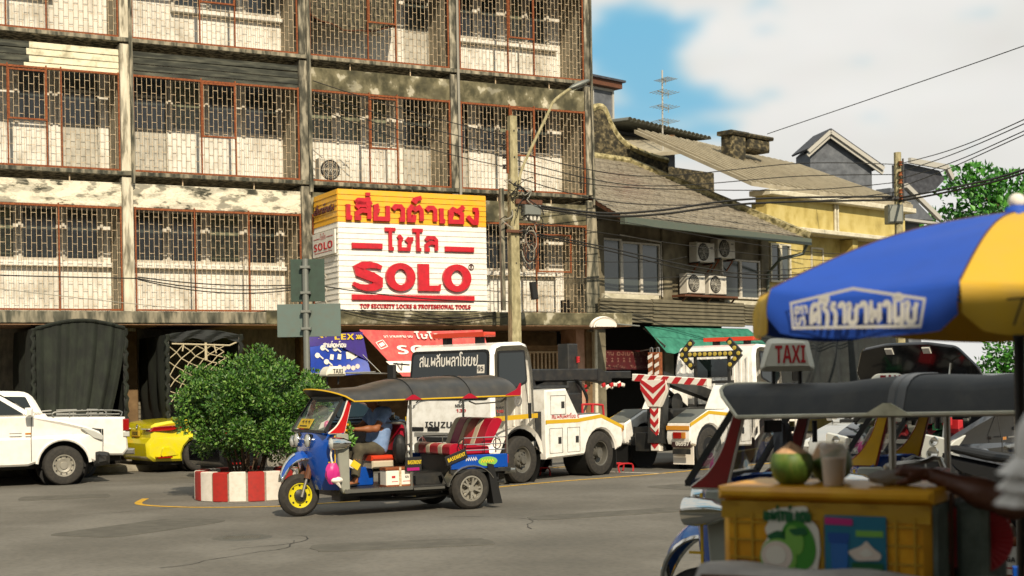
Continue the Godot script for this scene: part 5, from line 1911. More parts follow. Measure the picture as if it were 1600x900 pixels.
# ------------------------------------------------ three-wheeled taxi; front towards -x, near side at z = 0
func tuk_tuk(label: String, at: Vector3, deg: float, kind: int) -> Node3D:
	var t := thing("three_wheeled_taxi", label, "three-wheeler", at, deg, "three-wheeled taxis")
	var C := -0.64
	var crown := 1.80 if kind == 0 else 1.715
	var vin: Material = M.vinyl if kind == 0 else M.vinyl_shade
	var pillar_m: Material = [M.red_paint, M.maroon_paint, M.yellow_paint][kind]
	# wheels
	wheel(t, Vector3(-2.25, 0.28, C), 0.28, 0.13, 0.165, "yellow", 1.0, "front_wheel")
	wheel(t, Vector3(0, 0.285, -0.09), 0.285, 0.18, 0.175, "spoke", 1.0, "rear_wheel")
	wheel(t, Vector3(0, 0.285, -1.19), 0.285, 0.18, 0.175, "spoke", -1.0, "rear_wheel")
	var ax := MB.new()
	ax.tube([Vector3(0, 0.285, -0.15), Vector3(0, 0.285, -1.13)], 0.035, 8)
	ax.ball(Vector3(0, 0.285, C), Vector3(0.12, 0.1, 0.12), 10, 6)
	ax.bx(-1.85, 0.55, 0.26, 0.33, -1.1, -0.2, 0.02)
	ax.bx(-1.75, -1.0, 0.18, 0.3, -0.75, -0.4, 0.03)
	ax.bx(-0.95, -0.25, 0.2, 0.5, -1.0, -0.35, 0.04)
	ax.tube([Vector3(-1.5, 0.2, -0.35), Vector3(-0.6, 0.17, -0.3), Vector3(0.1, 0.25, -0.3)], 0.03, 6)
	part("chassis", ax, M.black_steel, t)
	# fork and fender
	var fk := MB.new()
	for s in [-0.1, 0.1]:
		fk.tube([Vector3(-2.25, 0.26, C + s), Vector3(-2.17, 0.52, C + s)], 0.022, 8)
	part("fork_leg", fk, M.chrome_soft, t)
	var fu := MB.new()
	for s in [-0.1, 0.1]:
		fu.tube([Vector3(-2.17, 0.5, C + s), Vector3(-2.08, 0.82, C + s)], 0.045, 8)
	part("fork_cover", fu, M.wood, t)
	var rows := []
	for i in 13:
		var v := i / 12.0
		var a := deg_to_rad(lerpf(163.0, 38.0, v))
		var rad := lerpf(0.40, 0.42, v)
		var r := []
		var wd := 0.14 * sqrt(sin(PI * (0.04 + 0.75 * v)))
		for k in 9:
			var u := k / 8.0 * 2.0 - 1.0
			r.append(Vector3(-2.2 + cos(a) * rad * 0.78, 0.45 + sin(a) * rad - 0.10 * u * u, C + u * wd))
		rows.append(r)
	var fd := MB.new()
	fd.sheet(rows, 0.01)
	part("front_fender", fd, M.blue_light if kind != 0 else M.blue_paint, t)
	var fe := MB.new()
	for k in [0, 8]:
		var l := []
		for r in rows: l.append(r[k])
		fe.tube(l, 0.016, 6)
	var tipl := []
	for k in 9: tipl.append(rows[0][k])
	fe.tube(tipl, 0.016, 6)
	part("fender_edge", fe, M.chrome, t)
	var fc := MB.new()
	var fcr := []
	for i in range(0, 6):
		var r := []
		for k in range(2, 7): r.append((rows[i][k] as Vector3) + Vector3(-0.002, 0.014, 0))
		fcr.append(r)
	fc.patch(fcr)
	if kind == 0: part("fender_trim", fc, M.chrome, t)
	# nose: cowl rounded in plan, leaning back a little
	var plan := []
	for i in 17:
		var u := i / 16.0 * 2.0 - 1.0
		plan.append(Vector2(-2.14 + 0.24 * pow(absf(u), 3.6), C + u * 0.60))
	rows = []
	for q in [[0.36, 0.10, 0.75], [0.5, 0.05, 0.86], [0.7, 0.0, 0.95], [0.95, -0.01, 1.0], [1.07, 0.03, 1.0], [1.11, 0.06, 0.99]]:
		var r := []
		for p in plan: r.append(Vector3(p.x + q[1], q[0], C + (p.y - C) * q[2]))
		rows.append(r)
	var ns := MB.new()
	ns.sheet(rows, -0.02)
	part("nose_cowl", ns, M.blue_paint, t)
	# side posts of the cowl, with gold pinstripes
	for s in [[-0.045, 1], [-1.235, -1]]:
		var gp := MB.new()
		gp.prism(rounded([Vector2(-1.97, 1.09), Vector2(-1.93, 0.42), Vector2(-1.88, 0.31), Vector2(-1.79, 0.31), Vector2(-1.8, 1.09)], 0.03), s[0] - 0.04, s[0] + 0.04, Transform3D(), 0.012)
		part("cowl_post", gp, M.grey_post, t)
		var gs := MB.new()
		gs.bx(-2.0, -1.985, 0.5, 1.07, s[0] + 0.02 * s[1], s[0] + 0.03 * s[1])
		gs.bx(-2.08, -1.99, 0.72, 0.735, s[0] + 0.0 * s[1], s[0] + 0.01 * s[1])
		part("pinstripe", gs, M.yellow_stripe, t)
	# inner blue knee panel and leg shield
	var kp := MB.new()
	kp.prism(rounded([Vector2(-1.8, 1.05), Vector2(-1.8, 0.38), Vector2(-1.62, 0.45), Vector2(-1.58, 0.62), Vector2(-1.6, 0.86), Vector2(-1.68, 1.02)], 0.05), -0.92, -0.46, Transform3D(), 0.02)
	part("knee_panel", kp, M.blue_paint, t)
	# headlights and the bullet lamps on the sides
	for z in [C + 0.19, C - 0.19]:
		var hh := holder("headlight", t, Vector3(-2.16, 1.0, z))
		var XB := Transform3D(Basis(Vector3.BACK, PI / 2), Vector3.ZERO)
		var hb := MB.new()
		hb.lathe([Vector2(0.0, -0.12), Vector2(0.05, -0.1), Vector2(0.085, -0.03), Vector2(0.095, 0.03), Vector2(0.088, 0.045)], 18, XB)
		part("shell", hb, M.chrome, hh)
		var hl := MB.new()
		hl.lathe([Vector2(0.088, 0.04), Vector2(0.05, 0.055), Vector2(0.0, 0.06)], 18, XB)
		part("lens", hl, M.lamp_clear, hh)
	for s in [[0.03, 1], [-1.31, -1]]:
		var hh := holder("bullet_lamp", t, Vector3(-1.98, 0.97, s[0]))
		var XB := Transform3D(Basis(Vector3.BACK, PI / 2), Vector3.ZERO)
		var hb := MB.new()
		hb.lathe([Vector2(0.0, -0.2), Vector2(0.03, -0.18), Vector2(0.075, -0.08), Vector2(0.085, 0.03), Vector2(0.08, 0.09)], 18, XB)
		part("shell", hb, M.chrome, hh)
		var hl := MB.new()
		hl.lathe([Vector2(0.08, 0.085), Vector2(0.05, 0.105), Vector2(0.0, 0.115)], 18, XB)
		part("lens", hl, M.lamp_clear if kind == 0 else M.amber, hh)
		var st := MB.new()
		st.tube([Vector3(0.05, -0.02, 0), Vector3(0.08, -0.03, -0.08 * s[1])], 0.015, 6)
		part("stalk", st, M.chrome, hh)
	# windscreen: pillars, frame, pane
	for z in [-0.05, -1.23]:
		var pp := rounded([Vector2(-2.06, 1.1), Vector2(-1.85, 1.1), Vector2(-1.74, 1.52), Vector2(-1.79, 1.52), Vector2(-1.87, 1.3), Vector2(-1.95, 1.18)], [0.005, 0.01, 0.005, 0.005, 0.1, 0.06])
		var pm := MB.new()
		pm.prism(pp, z - 0.018, z + 0.018)
		part("screen_pillar", pm, pillar_m, t)
		var pe := MB.new()
		var loop := []
		for q in pp: loop.append(Vector3(q.x, q.y, z))
		pe.tube(loop, 0.013, 5, true)
		part("pillar_edge", pe, M.banner_white if kind < 2 else M.maroon_paint, t)
	var fr := MB.new()
	var wa := Vector3(-2.1, 1.12, -1.2); var wb := Vector3(-2.1, 1.12, -0.08); var wc := Vector3(-1.82, 1.55, -0.12); var wd2 := Vector3(-1.82, 1.55, -1.16)
	for q in [[wa, wb], [wb, wc], [wc, wd2], [wd2, wa]]: fr.bar(q[0], q[1], 0.035, 0.035)
	part("screen_frame", fr, M.black_steel, t)
	var gl := MB.new()
	gl.quad(wa, wb, wc, wd2)
	part("windscreen", gl, M.glass, t)
	# plate and papers behind the glass
	var bs := Transform3D(Basis(Vector3(0, 0, 1), (wc - wb).normalized(), Vector3(-0.83, 0.55, 0).normalized()), wa)
	var yp := MB.new()
	yp.box(bs * Vector3(0.38, 0.1, 0.02), Vector3(0.42, 0.15, 0.01), bs.basis, 0.01)
	part("permit_plate", yp, M.plate_yellow, t)
	var yt := MB.new()
	for k in 3: yt.ribbon([Vector2(0.27 + k * 0.1, 0.12), Vector2(0.31 + k * 0.1, 0.14), Vector2(0.33 + k * 0.1, 0.09)], 0.014, 0.002, 0.03, false, bs)
	yt.ribbon([Vector2(0.25, 0.06), Vector2(0.5, 0.06)], 0.014, 0.002, 0.03, false, bs)
	part("plate_marks", yt, M.print_black, t)
	var pap := MB.new()
	pap.box(bs * Vector3(0.86, 0.12, -0.03), Vector3(0.16, 0.11, 0.01), bs.basis * Basis(Vector3.BACK, 0.3))
	pap.box(bs * Vector3(0.98, 0.24, -0.03), Vector3(0.1, 0.14, 0.01), bs.basis * Basis(Vector3.BACK, -0.3))
	part("paper", pap, M.banner_white, t)
	var sp := MB.new()
	sp.ball(bs * Vector3(0.95, 0.13, -0.05), Vector3(0.05, 0.06, 0.05), 8, 6)
	part("charm", sp, M.pink_plastic, t)
	# roof of black vinyl, arched, its front edge swept up to a point
	rows = []
	var nx := 20
	for i in nx + 1:
		var v := float(i) / nx
		var r := []
		for k in 17:
			var u := k / 16.0 * 2.0 - 1.0
			var x := lerpf(-1.74, 0.74, v)
			var fr2 := maxf(0.0, 1.0 - v * 7.0)
			x -= (0.36 * (1.0 - u * u) if kind == 0 else 0.15 * (1.0 - pow(absf(u), 9.0)) + 0.05 * (1.0 - u * u)) * fr2
			var edge := 1.505 + 0.03 * v
			var cr := lerpf(crown - (0.13 if kind == 0 else 0.03), crown, smoothstep(0.0, 0.45, v)) + 0.03 * v - (0.04 if v > 0.97 else 0.0)
			var y := edge + (cr - edge) * pow(1.0 - pow(absf(u), 2.6 if kind == 0 else 4.5), 0.75 if kind == 0 else 0.6) - (0.02 * (1.0 - absf(cos(v * PI * 3.0))) if absf(u) < 0.9 else 0.0)
			r.append(Vector3(x, y, C + u * 0.70))
		rows.append(r)
	var rf := MB.new()
	rf.crease = 60.0
	rf.sheet(rows, 0.012)
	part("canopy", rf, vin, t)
	var rk := MB.new()
	var last: Array = rows[nx]
	var low := []
	for p in last: low.append(Vector3(p.x, 1.53, p.z))
	rk.patch([last, low])
	part("canopy_back", rk, vin, t)
	var hem := MB.new()
	var el := []
	for i in range(nx, -1, -1): el.append(rows[i][16])
	for k in range(15, 0, -1): el.append(rows[0][k])
	for i in nx + 1: el.append(rows[i][0])
	hem.tube(el, 0.011, 5)
	part("canopy_piping", hem, M.yellow_stripe if kind == 0 else M.cream_trim, t)
	for i in [7, 14]:   # seams over the hoops
		var sm := MB.new()
		var l := []
		for k in 17: l.append(rows[i][k] + Vector3(0, 0.004, 0))
		sm.tube(l, 0.008, 4)
		part("seam", sm, M.black if kind == 0 else M.vinyl, t)
	if kind > 0:
		var bd := MB.new()
		var l0 := []
		var l1 := []
		for k in 17:
			l0.append(rows[7][k] + Vector3(-0.04, 0.007, 0)); l1.append(rows[7][k] + Vector3(0.05, 0.007, 0))
		bd.patch([l0, l1])
		part("seam_band", bd, M.vinyl, t)
	for x in [-0.9, -0.05]:   # pennants at the posts
		for s in [[0.075, 1], [-1.355, -1]]:
			var pn := MB.new()
			pn.prism(PackedVector2Array([Vector2(x - 0.13, 1.51), Vector2(x + 0.13, 1.51), Vector2(x + 0.02, 1.575), Vector2(x - 0.02, 1.575)]), s[0] - 0.006, s[0] + 0.006)
			part("pennant", pn, M.seat_red if kind == 0 else M.board_cream, t)
	if kind == 0:
		for z in [0.055, -1.33]:
			var rc := MB.new()
			rc.prism(rounded([Vector2(0.5, 1.535), Vector2(0.76, 1.535), Vector2(0.765, 1.72), Vector2(0.7, 1.62)], 0.03), z - 0.01, z + 0.015)
			part("corner_patch", rc, M.seat_red, t)
	# posts and roof rails
	for z in [-0.02, -1.26]:
		var pm := MB.new()
		pm.tube([Vector3(-0.9, 0.33, z), Vector3(-0.9, 1.5, z)], 0.02, 8)
		part("post", pm, M.pipe_steel, t)
		var pr := MB.new()
		pr.tube([Vector3(0.57, 0.74, z), Vector3(0.57, 1.53, z)], 0.018, 8)
		part("post", pr, M.pipe_steel, t)
		var rl := MB.new()
		rl.tube([Vector3(-1.76, 1.5, z), Vector3(0.7, 1.525, z)], 0.014, 6)
		part("roof_rail", rl, M.pipe_steel, t)
	var rb := MB.new()
	rb.tube([Vector3(0.0, 1.47, -0.04), Vector3(0.1, 1.43, -0.04), Vector3(0.5, 1.45, -0.04), Vector3(0.57, 1.5, -0.03)], 0.011, 6)
	part("grab_rail", rb, M.steel, t)
	# floor and its ribbed chrome step
	var fl := MB.new()
	fl.bx(-1.86, 0.55, 0.335, 0.36, -1.22, -0.06, 0.008)
	part("floor", fl, M.black_steel, t)
	var stp := MB.new()
	stp.crease = 0.0
	stp.bx(-1.88, -0.9, 0.32, 0.365, -0.06, 0.015)
	for k in 24: stp.bx(-1.87 + k * 0.04, -1.85 + k * 0.04, 0.365, 0.372, -0.055, 0.017)
	stp.bx(-0.88, -0.42, 0.31, 0.34, -0.05, 0.01)
	part("step", stp, M.steel, t)
	# engine box, driver seat, battery
	var eb := MB.new()
	eb.prism(rounded([Vector2(-1.62, 0.36), Vector2(-1.2, 0.36), Vector2(-1.2, 0.55), Vector2(-1.26, 0.62), Vector2(-1.5, 0.6)], 0.03), -1.0, -0.56, Transform3D(), 0.015)
	part("engine_cover", eb, M.blue_paint, t)
	var ds := MB.new()
	ds.bx(-1.32, -0.98, 0.7, 0.77, -0.98, -0.35, 0.025)
	part("driver_seat", ds, M.orange_red, t)
	var ds2 := MB.new()
	ds2.bx(-1.31, -0.99, 0.6, 0.7, -0.97, -0.36, 0.02)
	part("seat_base", ds2, M.seat_cream, t)
	var db := MB.new()
	db.box(Vector3(-0.86, 1.0, C), Vector3(0.07, 0.36, 0.6), Basis(Vector3.BACK, -0.12), 0.03)
	part("driver_backrest", db, M.seat_red, t)
	var pf := MB.new()
	pf.tube(curve([Vector3(-0.88, 0.4, -0.24), Vector3(-0.86, 0.9, -0.24), Vector3(-0.87, 1.16, -0.26), Vector3(-1.0, 1.2, -0.3), Vector3(-1.1, 1.2, -0.7), Vector3(-1.0, 1.2, -1.0), Vector3(-0.87, 1.16, -1.04), Vector3(-0.86, 0.4, -1.05)], 4), 0.016, 6)
	for y in [0.5, 0.6, 0.7, 0.8, 0.9]:
		pf.tube([Vector3(-0.86, y, -0.24), Vector3(-0.84, y + 0.03, -0.1)], 0.009, 5)
		pf.ball(Vector3(-0.85, y, -0.16), Vector3(0.02, 0.03, 0.02), 6, 5)
	part("seat_frame", pf, M.chrome_soft, t)
	var dk := MB.new()
	dk.bx(-0.86, -0.8, 0.4, 1.0, -1.0, -0.3, 0.03)
	dk.ball(Vector3(-0.93, 0.85, -0.3), Vector3(0.1, 0.2, 0.1), 10, 8)
	part("seat_shroud", dk, M.black, t)
	var bt := holder("battery", t, Vector3(-1.06, 0.36, -0.14))
	var b1 := MB.new()
	b1.bx(-0.2, 0.19, 0.02, 0.22, -0.1, 0.1, 0.012)
	part("case", b1, M.banner_white, bt)
	var b2 := MB.new()
	b2.bx(-0.205, 0.195, 0.22, 0.26, -0.105, 0.105, 0.01)
	b2.bx(-0.205, 0.195, 0.0, 0.03, -0.105, 0.105, 0.005)
	part("lid", b2, M.rust, bt)
	var b3 := MB.new()
	b3.bx(-0.015, 0.015, 0.0, 0.265, 0.1, 0.112)
	part("strap", b3, M.rust_pale, bt)
	put_text("lettering", bt, "GA", M.print_black, XF(0.1, 0.13, 0.102), 0.03)
	var b4 := MB.new()
	b4.bx(-0.12, -0.07, 0.12, 0.15, 0.1, 0.103)
	b4.bx(-0.12, -0.03, 0.07, 0.078, 0.1, 0.103); b4.bx(0.04, 0.15, 0.07, 0.078, 0.1, 0.103)
	part("mark", b4, M.print_red, bt)
	# passenger bench: striped back and cushion
	var stripes := [[0.14, M.seat_cream], [0.22, M.seat_magenta], [0.12, M.seat_cream], [0.24, M.seat_red], [0.13, M.seat_cream], [0.23, M.seat_red]]
	var z0 := -1.18
	for s in stripes:
		var z1: float = z0 + s[0]
		var bk := MB.new()
		bk.prism(rounded([Vector2(0.22, 0.86), Vector2(0.36, 0.86), Vector2(0.52, 1.12), Vector2(0.56, 1.2), Vector2(0.5, 1.235), Vector2(0.4, 1.22), Vector2(0.33, 1.12)], 0.03), z0 + 0.002, z1 - 0.002, Transform3D(), 0.006)
		part("bench_back", bk, s[1], t)
		var cu := MB.new()
		var cm: Material = s[1] if s[1] != M.seat_magenta else M.seat_red
		cu.prism(rounded([Vector2(-0.28, 0.74), Vector2(0.35, 0.72), Vector2(0.33, 0.85), Vector2(-0.2, 0.9), Vector2(-0.28, 0.87)], 0.035), z0 + 0.002, z1 - 0.002, Transform3D(), 0.006)
		part("bench_cushion", cu, cm, t)
		z0 = z1
	var bb := MB.new()
	bb.bx(-0.2, 0.5, 0.36, 0.73, -1.16, -0.12, 0.02)
	part("bench_box", bb, M.black_steel, t)
	# side panels, chrome rails above them, fenders, flaps
	for s in [[-0.03, 1], [-1.25, -1]]:
		var sp2 := MB.new()
		sp2.bx(-0.3, 0.58, 0.55, 0.74, s[0] - 0.02, s[0] + 0.02, 0.008)
		part("side_panel", sp2, M.blue_paint, t)
		var cr := MB.new()
		for y in [0.8, 0.88, 0.97]:
			cr.tube([Vector3(-0.1, y, s[0]), Vector3(0.56, y, s[0])], 0.008, 5)
		for x in [-0.1, 0.22, 0.4, 0.56]:
			cr.tube([Vector3(x, 0.76, s[0]), Vector3(x, 0.97, s[0])], 0.008, 5)
		for x in [-0.12, 0.42]:
			var ring := []
			for k in 14: ring.append(Vector3(x + cos(TAU * k / 14) * 0.06, 0.88 + sin(TAU * k / 14) * 0.07, s[0]))
			cr.tube(ring, 0.007, 5, true)
		part("side_rail", cr, M.chrome, t)
		var fr3 := []
		for i in 11:
			var a := deg_to_rad(lerpf(172.0, 25.0, i / 10.0))
			var r := []
			for k in 5:
				var u := k / 4.0
				r.append(Vector3(cos(a) * 0.37, 0.285 + sin(a) * (0.35 - 0.04 * u * u), s[0] - 0.15 * s[1] + 0.2 * u * s[1]))
			fr3.append(r)
		var ff := MB.new()
		ff.sheet(fr3, 0.008)
		part("rear_fender", ff, M.chrome_soft, t)
		var fl2 := MB.new()
		fl2.prism(PackedVector2Array([Vector2(0.24, 0.62), Vector2(0.34, 0.6), Vector2(0.47, 0.06), Vector2(0.33, 0.06)]), s[0] - 0.12 - 0.02 * s[1], s[0] + 0.04)
		part("mud_flap", fl2, M.black, t)
		var br := MB.new()
		br.bx(-0.32, 0.62, 0.5, 0.545, s[0] - 0.03, s[0] + 0.025)
		br.tube([Vector3(-0.45, 0.5, s[0]), Vector3(-0.35, 0.33, s[0])], 0.012, 5)
		part("sill_rail", br, M.black_steel, t)
	if kind == 0:
		# stickers on the near side: plates reading BASEMENT, a yellow oval, scribbled print
		var q := MB.new()
		q.box(Vector3(-0.24, 0.72, 0.012), Vector3(0.34, 0.13, 0.01), Basis(Vector3.BACK, 0.32), 0.02)
		part("sticker", q, M.print_black, t)
		put_text("lettering", t, "BASEMENT", M.print_yellow, XF(-0.24, 0.72, 0.02, 0, 0, 18), 0.05, 0.28)
		var o := MB.new()
		o.lathe([Vector2(0.0, 0.0), Vector2(1.0, 0.0)], 20, Transform3D(Basis(Vector3(0.15, 0, 0), Vector3(0, 0, 1), Vector3(0, -0.065, 0)), Vector3(0.26, 0.645, -0.006)))
		part("sticker", o, M.green_pale, t)
		var oi := MB.new()
		for k in 5: oi.ribbon([Vector2(0.15 + k * 0.04, 0.625), Vector2(0.17 + k * 0.04, 0.67), Vector2(0.19 + k * 0.04, 0.635)], 0.012, 0.002)
		part("lettering", oi, M.print_yellow, t).position.z = -0.003
		var w := MB.new()
		for k in 5: w.ribbon([Vector2(-0.08 + k * 0.035, 0.66), Vector2(-0.07 + k * 0.035, 0.71), Vector2(-0.05 + k * 0.035, 0.67)], 0.012, 0.002)
		part("lettering", w, M.print_white, t).position.z = -0.006
		var n2 := MB.new()
		n2.bx(-1.0, -0.76, 0.56, 0.75, -0.005, 0.012, 0.008)
		part("sticker_board", n2, M.print_black, t)
		put_text("lettering", t, "BASEMENT", M.print_yellow, XF(-0.87, 0.68, 0.016), 0.05, 0.2)
		var n3 := MB.new()
		n3.bx(-0.98, -0.8, 0.57, 0.61, 0.012, 0.016)
		part("sticker", n3, M.seat_magenta, t)
	# tail: lamp, exhaust, rear bumper
	var tl := MB.new()
	tl.bx(0.56, 0.62, 0.6, 0.72, -0.16, -0.05, 0.01)
	tl.bx(0.56, 0.62, 0.6, 0.72, -1.23, -1.12, 0.01)
	part("tail_lamp", tl, M.lamp_red, t)
	var rbp := MB.new()
	rbp.bx(0.55, 0.72, 0.46, 0.53, -1.25, -0.03, 0.02)
	part("rear_bumper", rbp, M.steel, t)
	var ex := MB.new()
	ex.tube([Vector3(0.2, 0.26, -0.4), Vector3(0.5, 0.3, -0.3), Vector3(0.66, 0.36, -0.25)], [0.03, 0.05, 0.05], 12)
	part("exhaust", ex, M.chrome_soft, t)
	# handlebar, mirrors, roof sign
	var hb2 := MB.new()
	hb2.tube([Vector3(-1.72, 1.08, -0.34), Vector3(-1.78, 1.12, -0.5), Vector3(-1.8, 1.1, C), Vector3(-1.78, 1.12, -0.8), Vector3(-1.72, 1.08, -0.95)], 0.015, 6)
	hb2.tube([Vector3(-1.8, 1.1, C), Vector3(-1.95, 0.7, C)], 0.025, 6)
	part("handlebar", hb2, M.black_steel, t)
	var mi := MB.new()
	mi.box(Vector3(-1.68, 1.38, -1.12), Vector3(0.03, 0.13, 0.2), Basis(Vector3.UP, 0.3), 0.012)
	mi.box(Vector3(-1.66, 1.44, -0.3), Vector3(0.02, 0.07, 0.16), Basis(Vector3.UP, -0.3), 0.012)
	part("mirror", mi, M.black, t)
	var sg := holder("roof_sign", t, Vector3([-1.74, -1.62, -1.86][kind], crown + [-0.05, -0.02, -0.2][kind], C if kind == 0 else C + 0.2))
	var lg := MB.new()
	for s in [-0.08, 0.08]:
		lg.tube([Vector3(s, -0.02, 0.0), Vector3(s, 0.1, 0.0)], 0.012, 6)
	part("legs", lg, M.black, sg)
	var dm := MB.new()
	var hw := 0.15 if kind != 1 else 0.16
	dm.prism(rounded([Vector2(-hw, 0.09), Vector2(hw, 0.09), Vector2(hw - 0.02, 0.16), Vector2(hw - 0.07, 0.22), Vector2(-hw + 0.07, 0.22), Vector2(-hw + 0.02, 0.16)] if kind != 1 else [Vector2(-hw, 0.06), Vector2(hw, 0.06), Vector2(hw - 0.04, 0.25), Vector2(-hw + 0.05, 0.25)], 0.035), -0.14, 0.14, Transform3D(Basis(Vector3.UP, 0.0 if kind == 0 else 0.35), Vector3.ZERO), 0.03)
	part("lamp_box", dm, M.lamp_white, sg)
	put_text("lettering", sg, "TAXI", M.print_red if kind else M.print_black, Transform3D(Basis(Vector3.UP, 0.0 if kind == 0 else 0.35), Vector3.ZERO) * XF(0.02, 0.155, 0.143), 0.06 if kind == 0 else 0.1, 0.14 if kind == 0 else 0.17)
	return t

# ------------------------------------------------ pickup truck; front towards +x, near side at z = 0, near front wheel at x = 0
func pickup(label: String, at: Vector3, deg: float, body: Material, open_hood := false) -> Node3D:
	var t := thing("pickup_truck", label, "pickup truck", at, deg)
	var W := 1.72
	var o2 := V2([0.62, 0.36, 0.74, 0.5, 0.74, 0.86, 0.66, 0.95, 0.42, 1.05, -0.02, 1.17, -0.44, 1.26, -0.6, 1.27, -2.55, 1.27, -2.6, 1.2, -4.05, 1.17, -4.1, 0.55, -4.0, 0.42])
	o2.append_array(arc2(-3.1, 0.36, 0.44, 170, 10, 9))
	o2.append_array(V2([-2.5, 0.37, -0.62, 0.37]))
	o2.append_array(arc2(0.0, 0.36, 0.46, 172, 12, 9))
	o2.append(Vector2(0.5, 0.42))
	var bm := MB.new()
	bm.prism(PackedVector2Array(o2), -W, 0.0, Transform3D(), 0.035, func(p: Vector2) -> float: return (0.05 * maxf(0.0, p.y - 0.9) / 0.3 + 0.16 * clampf((p.x - 0.25) / 0.5, 0.0, 1.0)) if p.x > -2.6 else 0.0)
	part("body", bm, body, t)
	# flared arches
	for c in [0.0, -3.1]:
		for z in [0.012, -W - 0.012]:
			var fa := MB.new()
			var l := []
			for q in arc2(c, 0.36, 0.47, 5, 175, 14): l.append(Vector3(q.x, q.y, z - 0.02 * signf(z + 0.8)))
			fa.tube(l, 0.03, 6)
			part("wheel_arch", fa, body, t)
			var wl := MB.new()
			wl.lathe([Vector2(0.0, -0.1), Vector2(0.45, -0.1), Vector2(0.45, 0.1)], 16, Transform3D(ZAX, Vector3(c, 0.36, -0.25 if z > 0 else -W + 0.25)))
			part("wheel_well", wl, M.black, t)
	# cab
	var cab := MB.new()
	cab.prism(rounded([Vector2(-0.44, 1.25), Vector2(-1.08, 1.66), Vector2(-1.5, 1.73), Vector2(-2.3, 1.7), Vector2(-2.52, 1.25)], [0.05, 0.12, 0.2, 0.2, 0.05], 4), -W + 0.05, -0.05, Transform3D(), 0.05, func(p: Vector2) -> float: return 0.16 * clampf((p.y - 1.25) / 0.45, 0.0, 1.0))
	part("cab", cab, body, t)
	for s in [[0.0, 1.0], [-W, -1.0]]:
		var tilt := Basis(Vector3.RIGHT, -0.34 * s[1])
		var X := Transform3D(tilt, Vector3(0, 1.27, s[0] - 0.052 * s[1]))
		for g in [[[-0.66, 0.02, -1.1, 0.33, -1.45, 0.37, -1.45, 0.02], "side_window"], [[-1.53, 0.02, -1.53, 0.37, -2.2, 0.35, -2.34, 0.02], "side_window"]]:
			part(g[1], plate(V2(g[0]), 0.03, X, 0.006 * s[1]), M.tint, t)
	var ws := MB.new()
	ws.quad(Vector3(-0.5, 1.3, -0.14), Vector3(-1.05, 1.645, -0.24), Vector3(-1.05, 1.645, -W + 0.24), Vector3(-0.5, 1.3, -W + 0.14))
	part("windscreen", ws, M.tint, t).position = Vector3(0.012, 0.012, 0)
	# doors: seams, handle, mirror, marker
	for s in [[0.0, 1.0], [-W, -1.0]]:
		var sm := MB.new()
		for x in [-0.56, -1.5]:
			sm.tube([Vector3(x, 0.45, s[0] + 0.0005 * s[1]), Vector3(x, 0.9, s[0] + 0.0005 * s[1]), Vector3(x + 0.02, 1.25, s[0] - 0.05 * s[1])], 0.006, 4)
		part("door_seam", sm, M.black, t)
		var hd := MB.new()
		hd.bx(-1.42, -1.24, 1.02, 1.06, s[0] - 0.01 * s[1], s[0] + 0.025 * s[1], 0.008)
		part("door_handle", hd, M.black_steel, t)
		var mr := MB.new()
		mr.box(Vector3(-0.6, 1.33, s[0] + 0.1 * s[1]), Vector3(0.12, 0.17, 0.17), Basis(), 0.04)
		part("mirror", mr, body, t)
		var mk := MB.new()
		mk.bx(-0.66, -0.56, 0.93, 0.965, s[0] - 0.01, s[0] + 0.012 * s[1], 0.005)
		part("side_marker", mk, M.amber, t)
		var bd := MB.new()
		bd.bx(-0.93, -0.72, 0.95, 0.965, s[0] - 0.01, s[0] + 0.006 * s[1])
		part("badge", bd, M.chrome_soft, t)
		var hl := MB.new()
		hl.prism(rounded([Vector2(0.3, 1.03), Vector2(0.55, 0.97), Vector2(0.72, 0.88), Vector2(0.72, 0.78), Vector2(0.55, 0.83)], 0.04), (s[0] - 0.3 * s[1]) if s[1] > 0 else s[0] + 0.04, (s[0] - 0.04) if s[1] > 0 else s[0] + 0.3, Transform3D(), 0.01, func(p: Vector2) -> float: return 0.06 * clampf((p.x - 0.25) / 0.5, 0.0, 1.0))
		part("headlight", hl, M.lamp_clear, t)
	# front: grille with bars, bumper, plate, guard tubes
	var gr := MB.new()
	gr.bx(0.72, 0.755, 0.66, 0.98, -W + 0.42, -0.42, 0.02)
	part("grille", gr, M.black, t)
	for y in [0.7, 0.83, 0.96]:
		var gb := MB.new()
		gb.bx(0.75, 0.775, y - 0.025, y + 0.025, -W + 0.42, -0.42, 0.01)
		part("grille_bar", gb, M.chrome, t)
	for z in [-0.42, -W + 0.42]:
		var gf := MB.new()
		gf.bx(0.745, 0.785, 0.66, 0.99, z - 0.03, z + 0.03, 0.01)
		part("grille_frame", gf, M.chrome, t)
	var bp := MB.new()
	bp.prism(rounded([Vector2(0.55, 0.3), Vector2(0.84, 0.34), Vector2(0.84, 0.56), Vector2(0.55, 0.6)], 0.05), -W + 0.05, -0.05, Transform3D(), 0.08)
	part("front_bumper", bp, body if open_hood else M.black_steel, t)
	var pl := MB.new()
	pl.bx(0.845, 0.86, 0.4, 0.52, -W / 2 - 0.17, -W / 2 + 0.17, 0.004)
	part("number_plate", pl, M.plate_white, t)
	put_text("lettering", t, "1230", M.green_dark, Transform3D(Basis(Vector3.UP, PI / 2), Vector3(0.863, 0.46, -W / 2)), 0.08, 0.26)
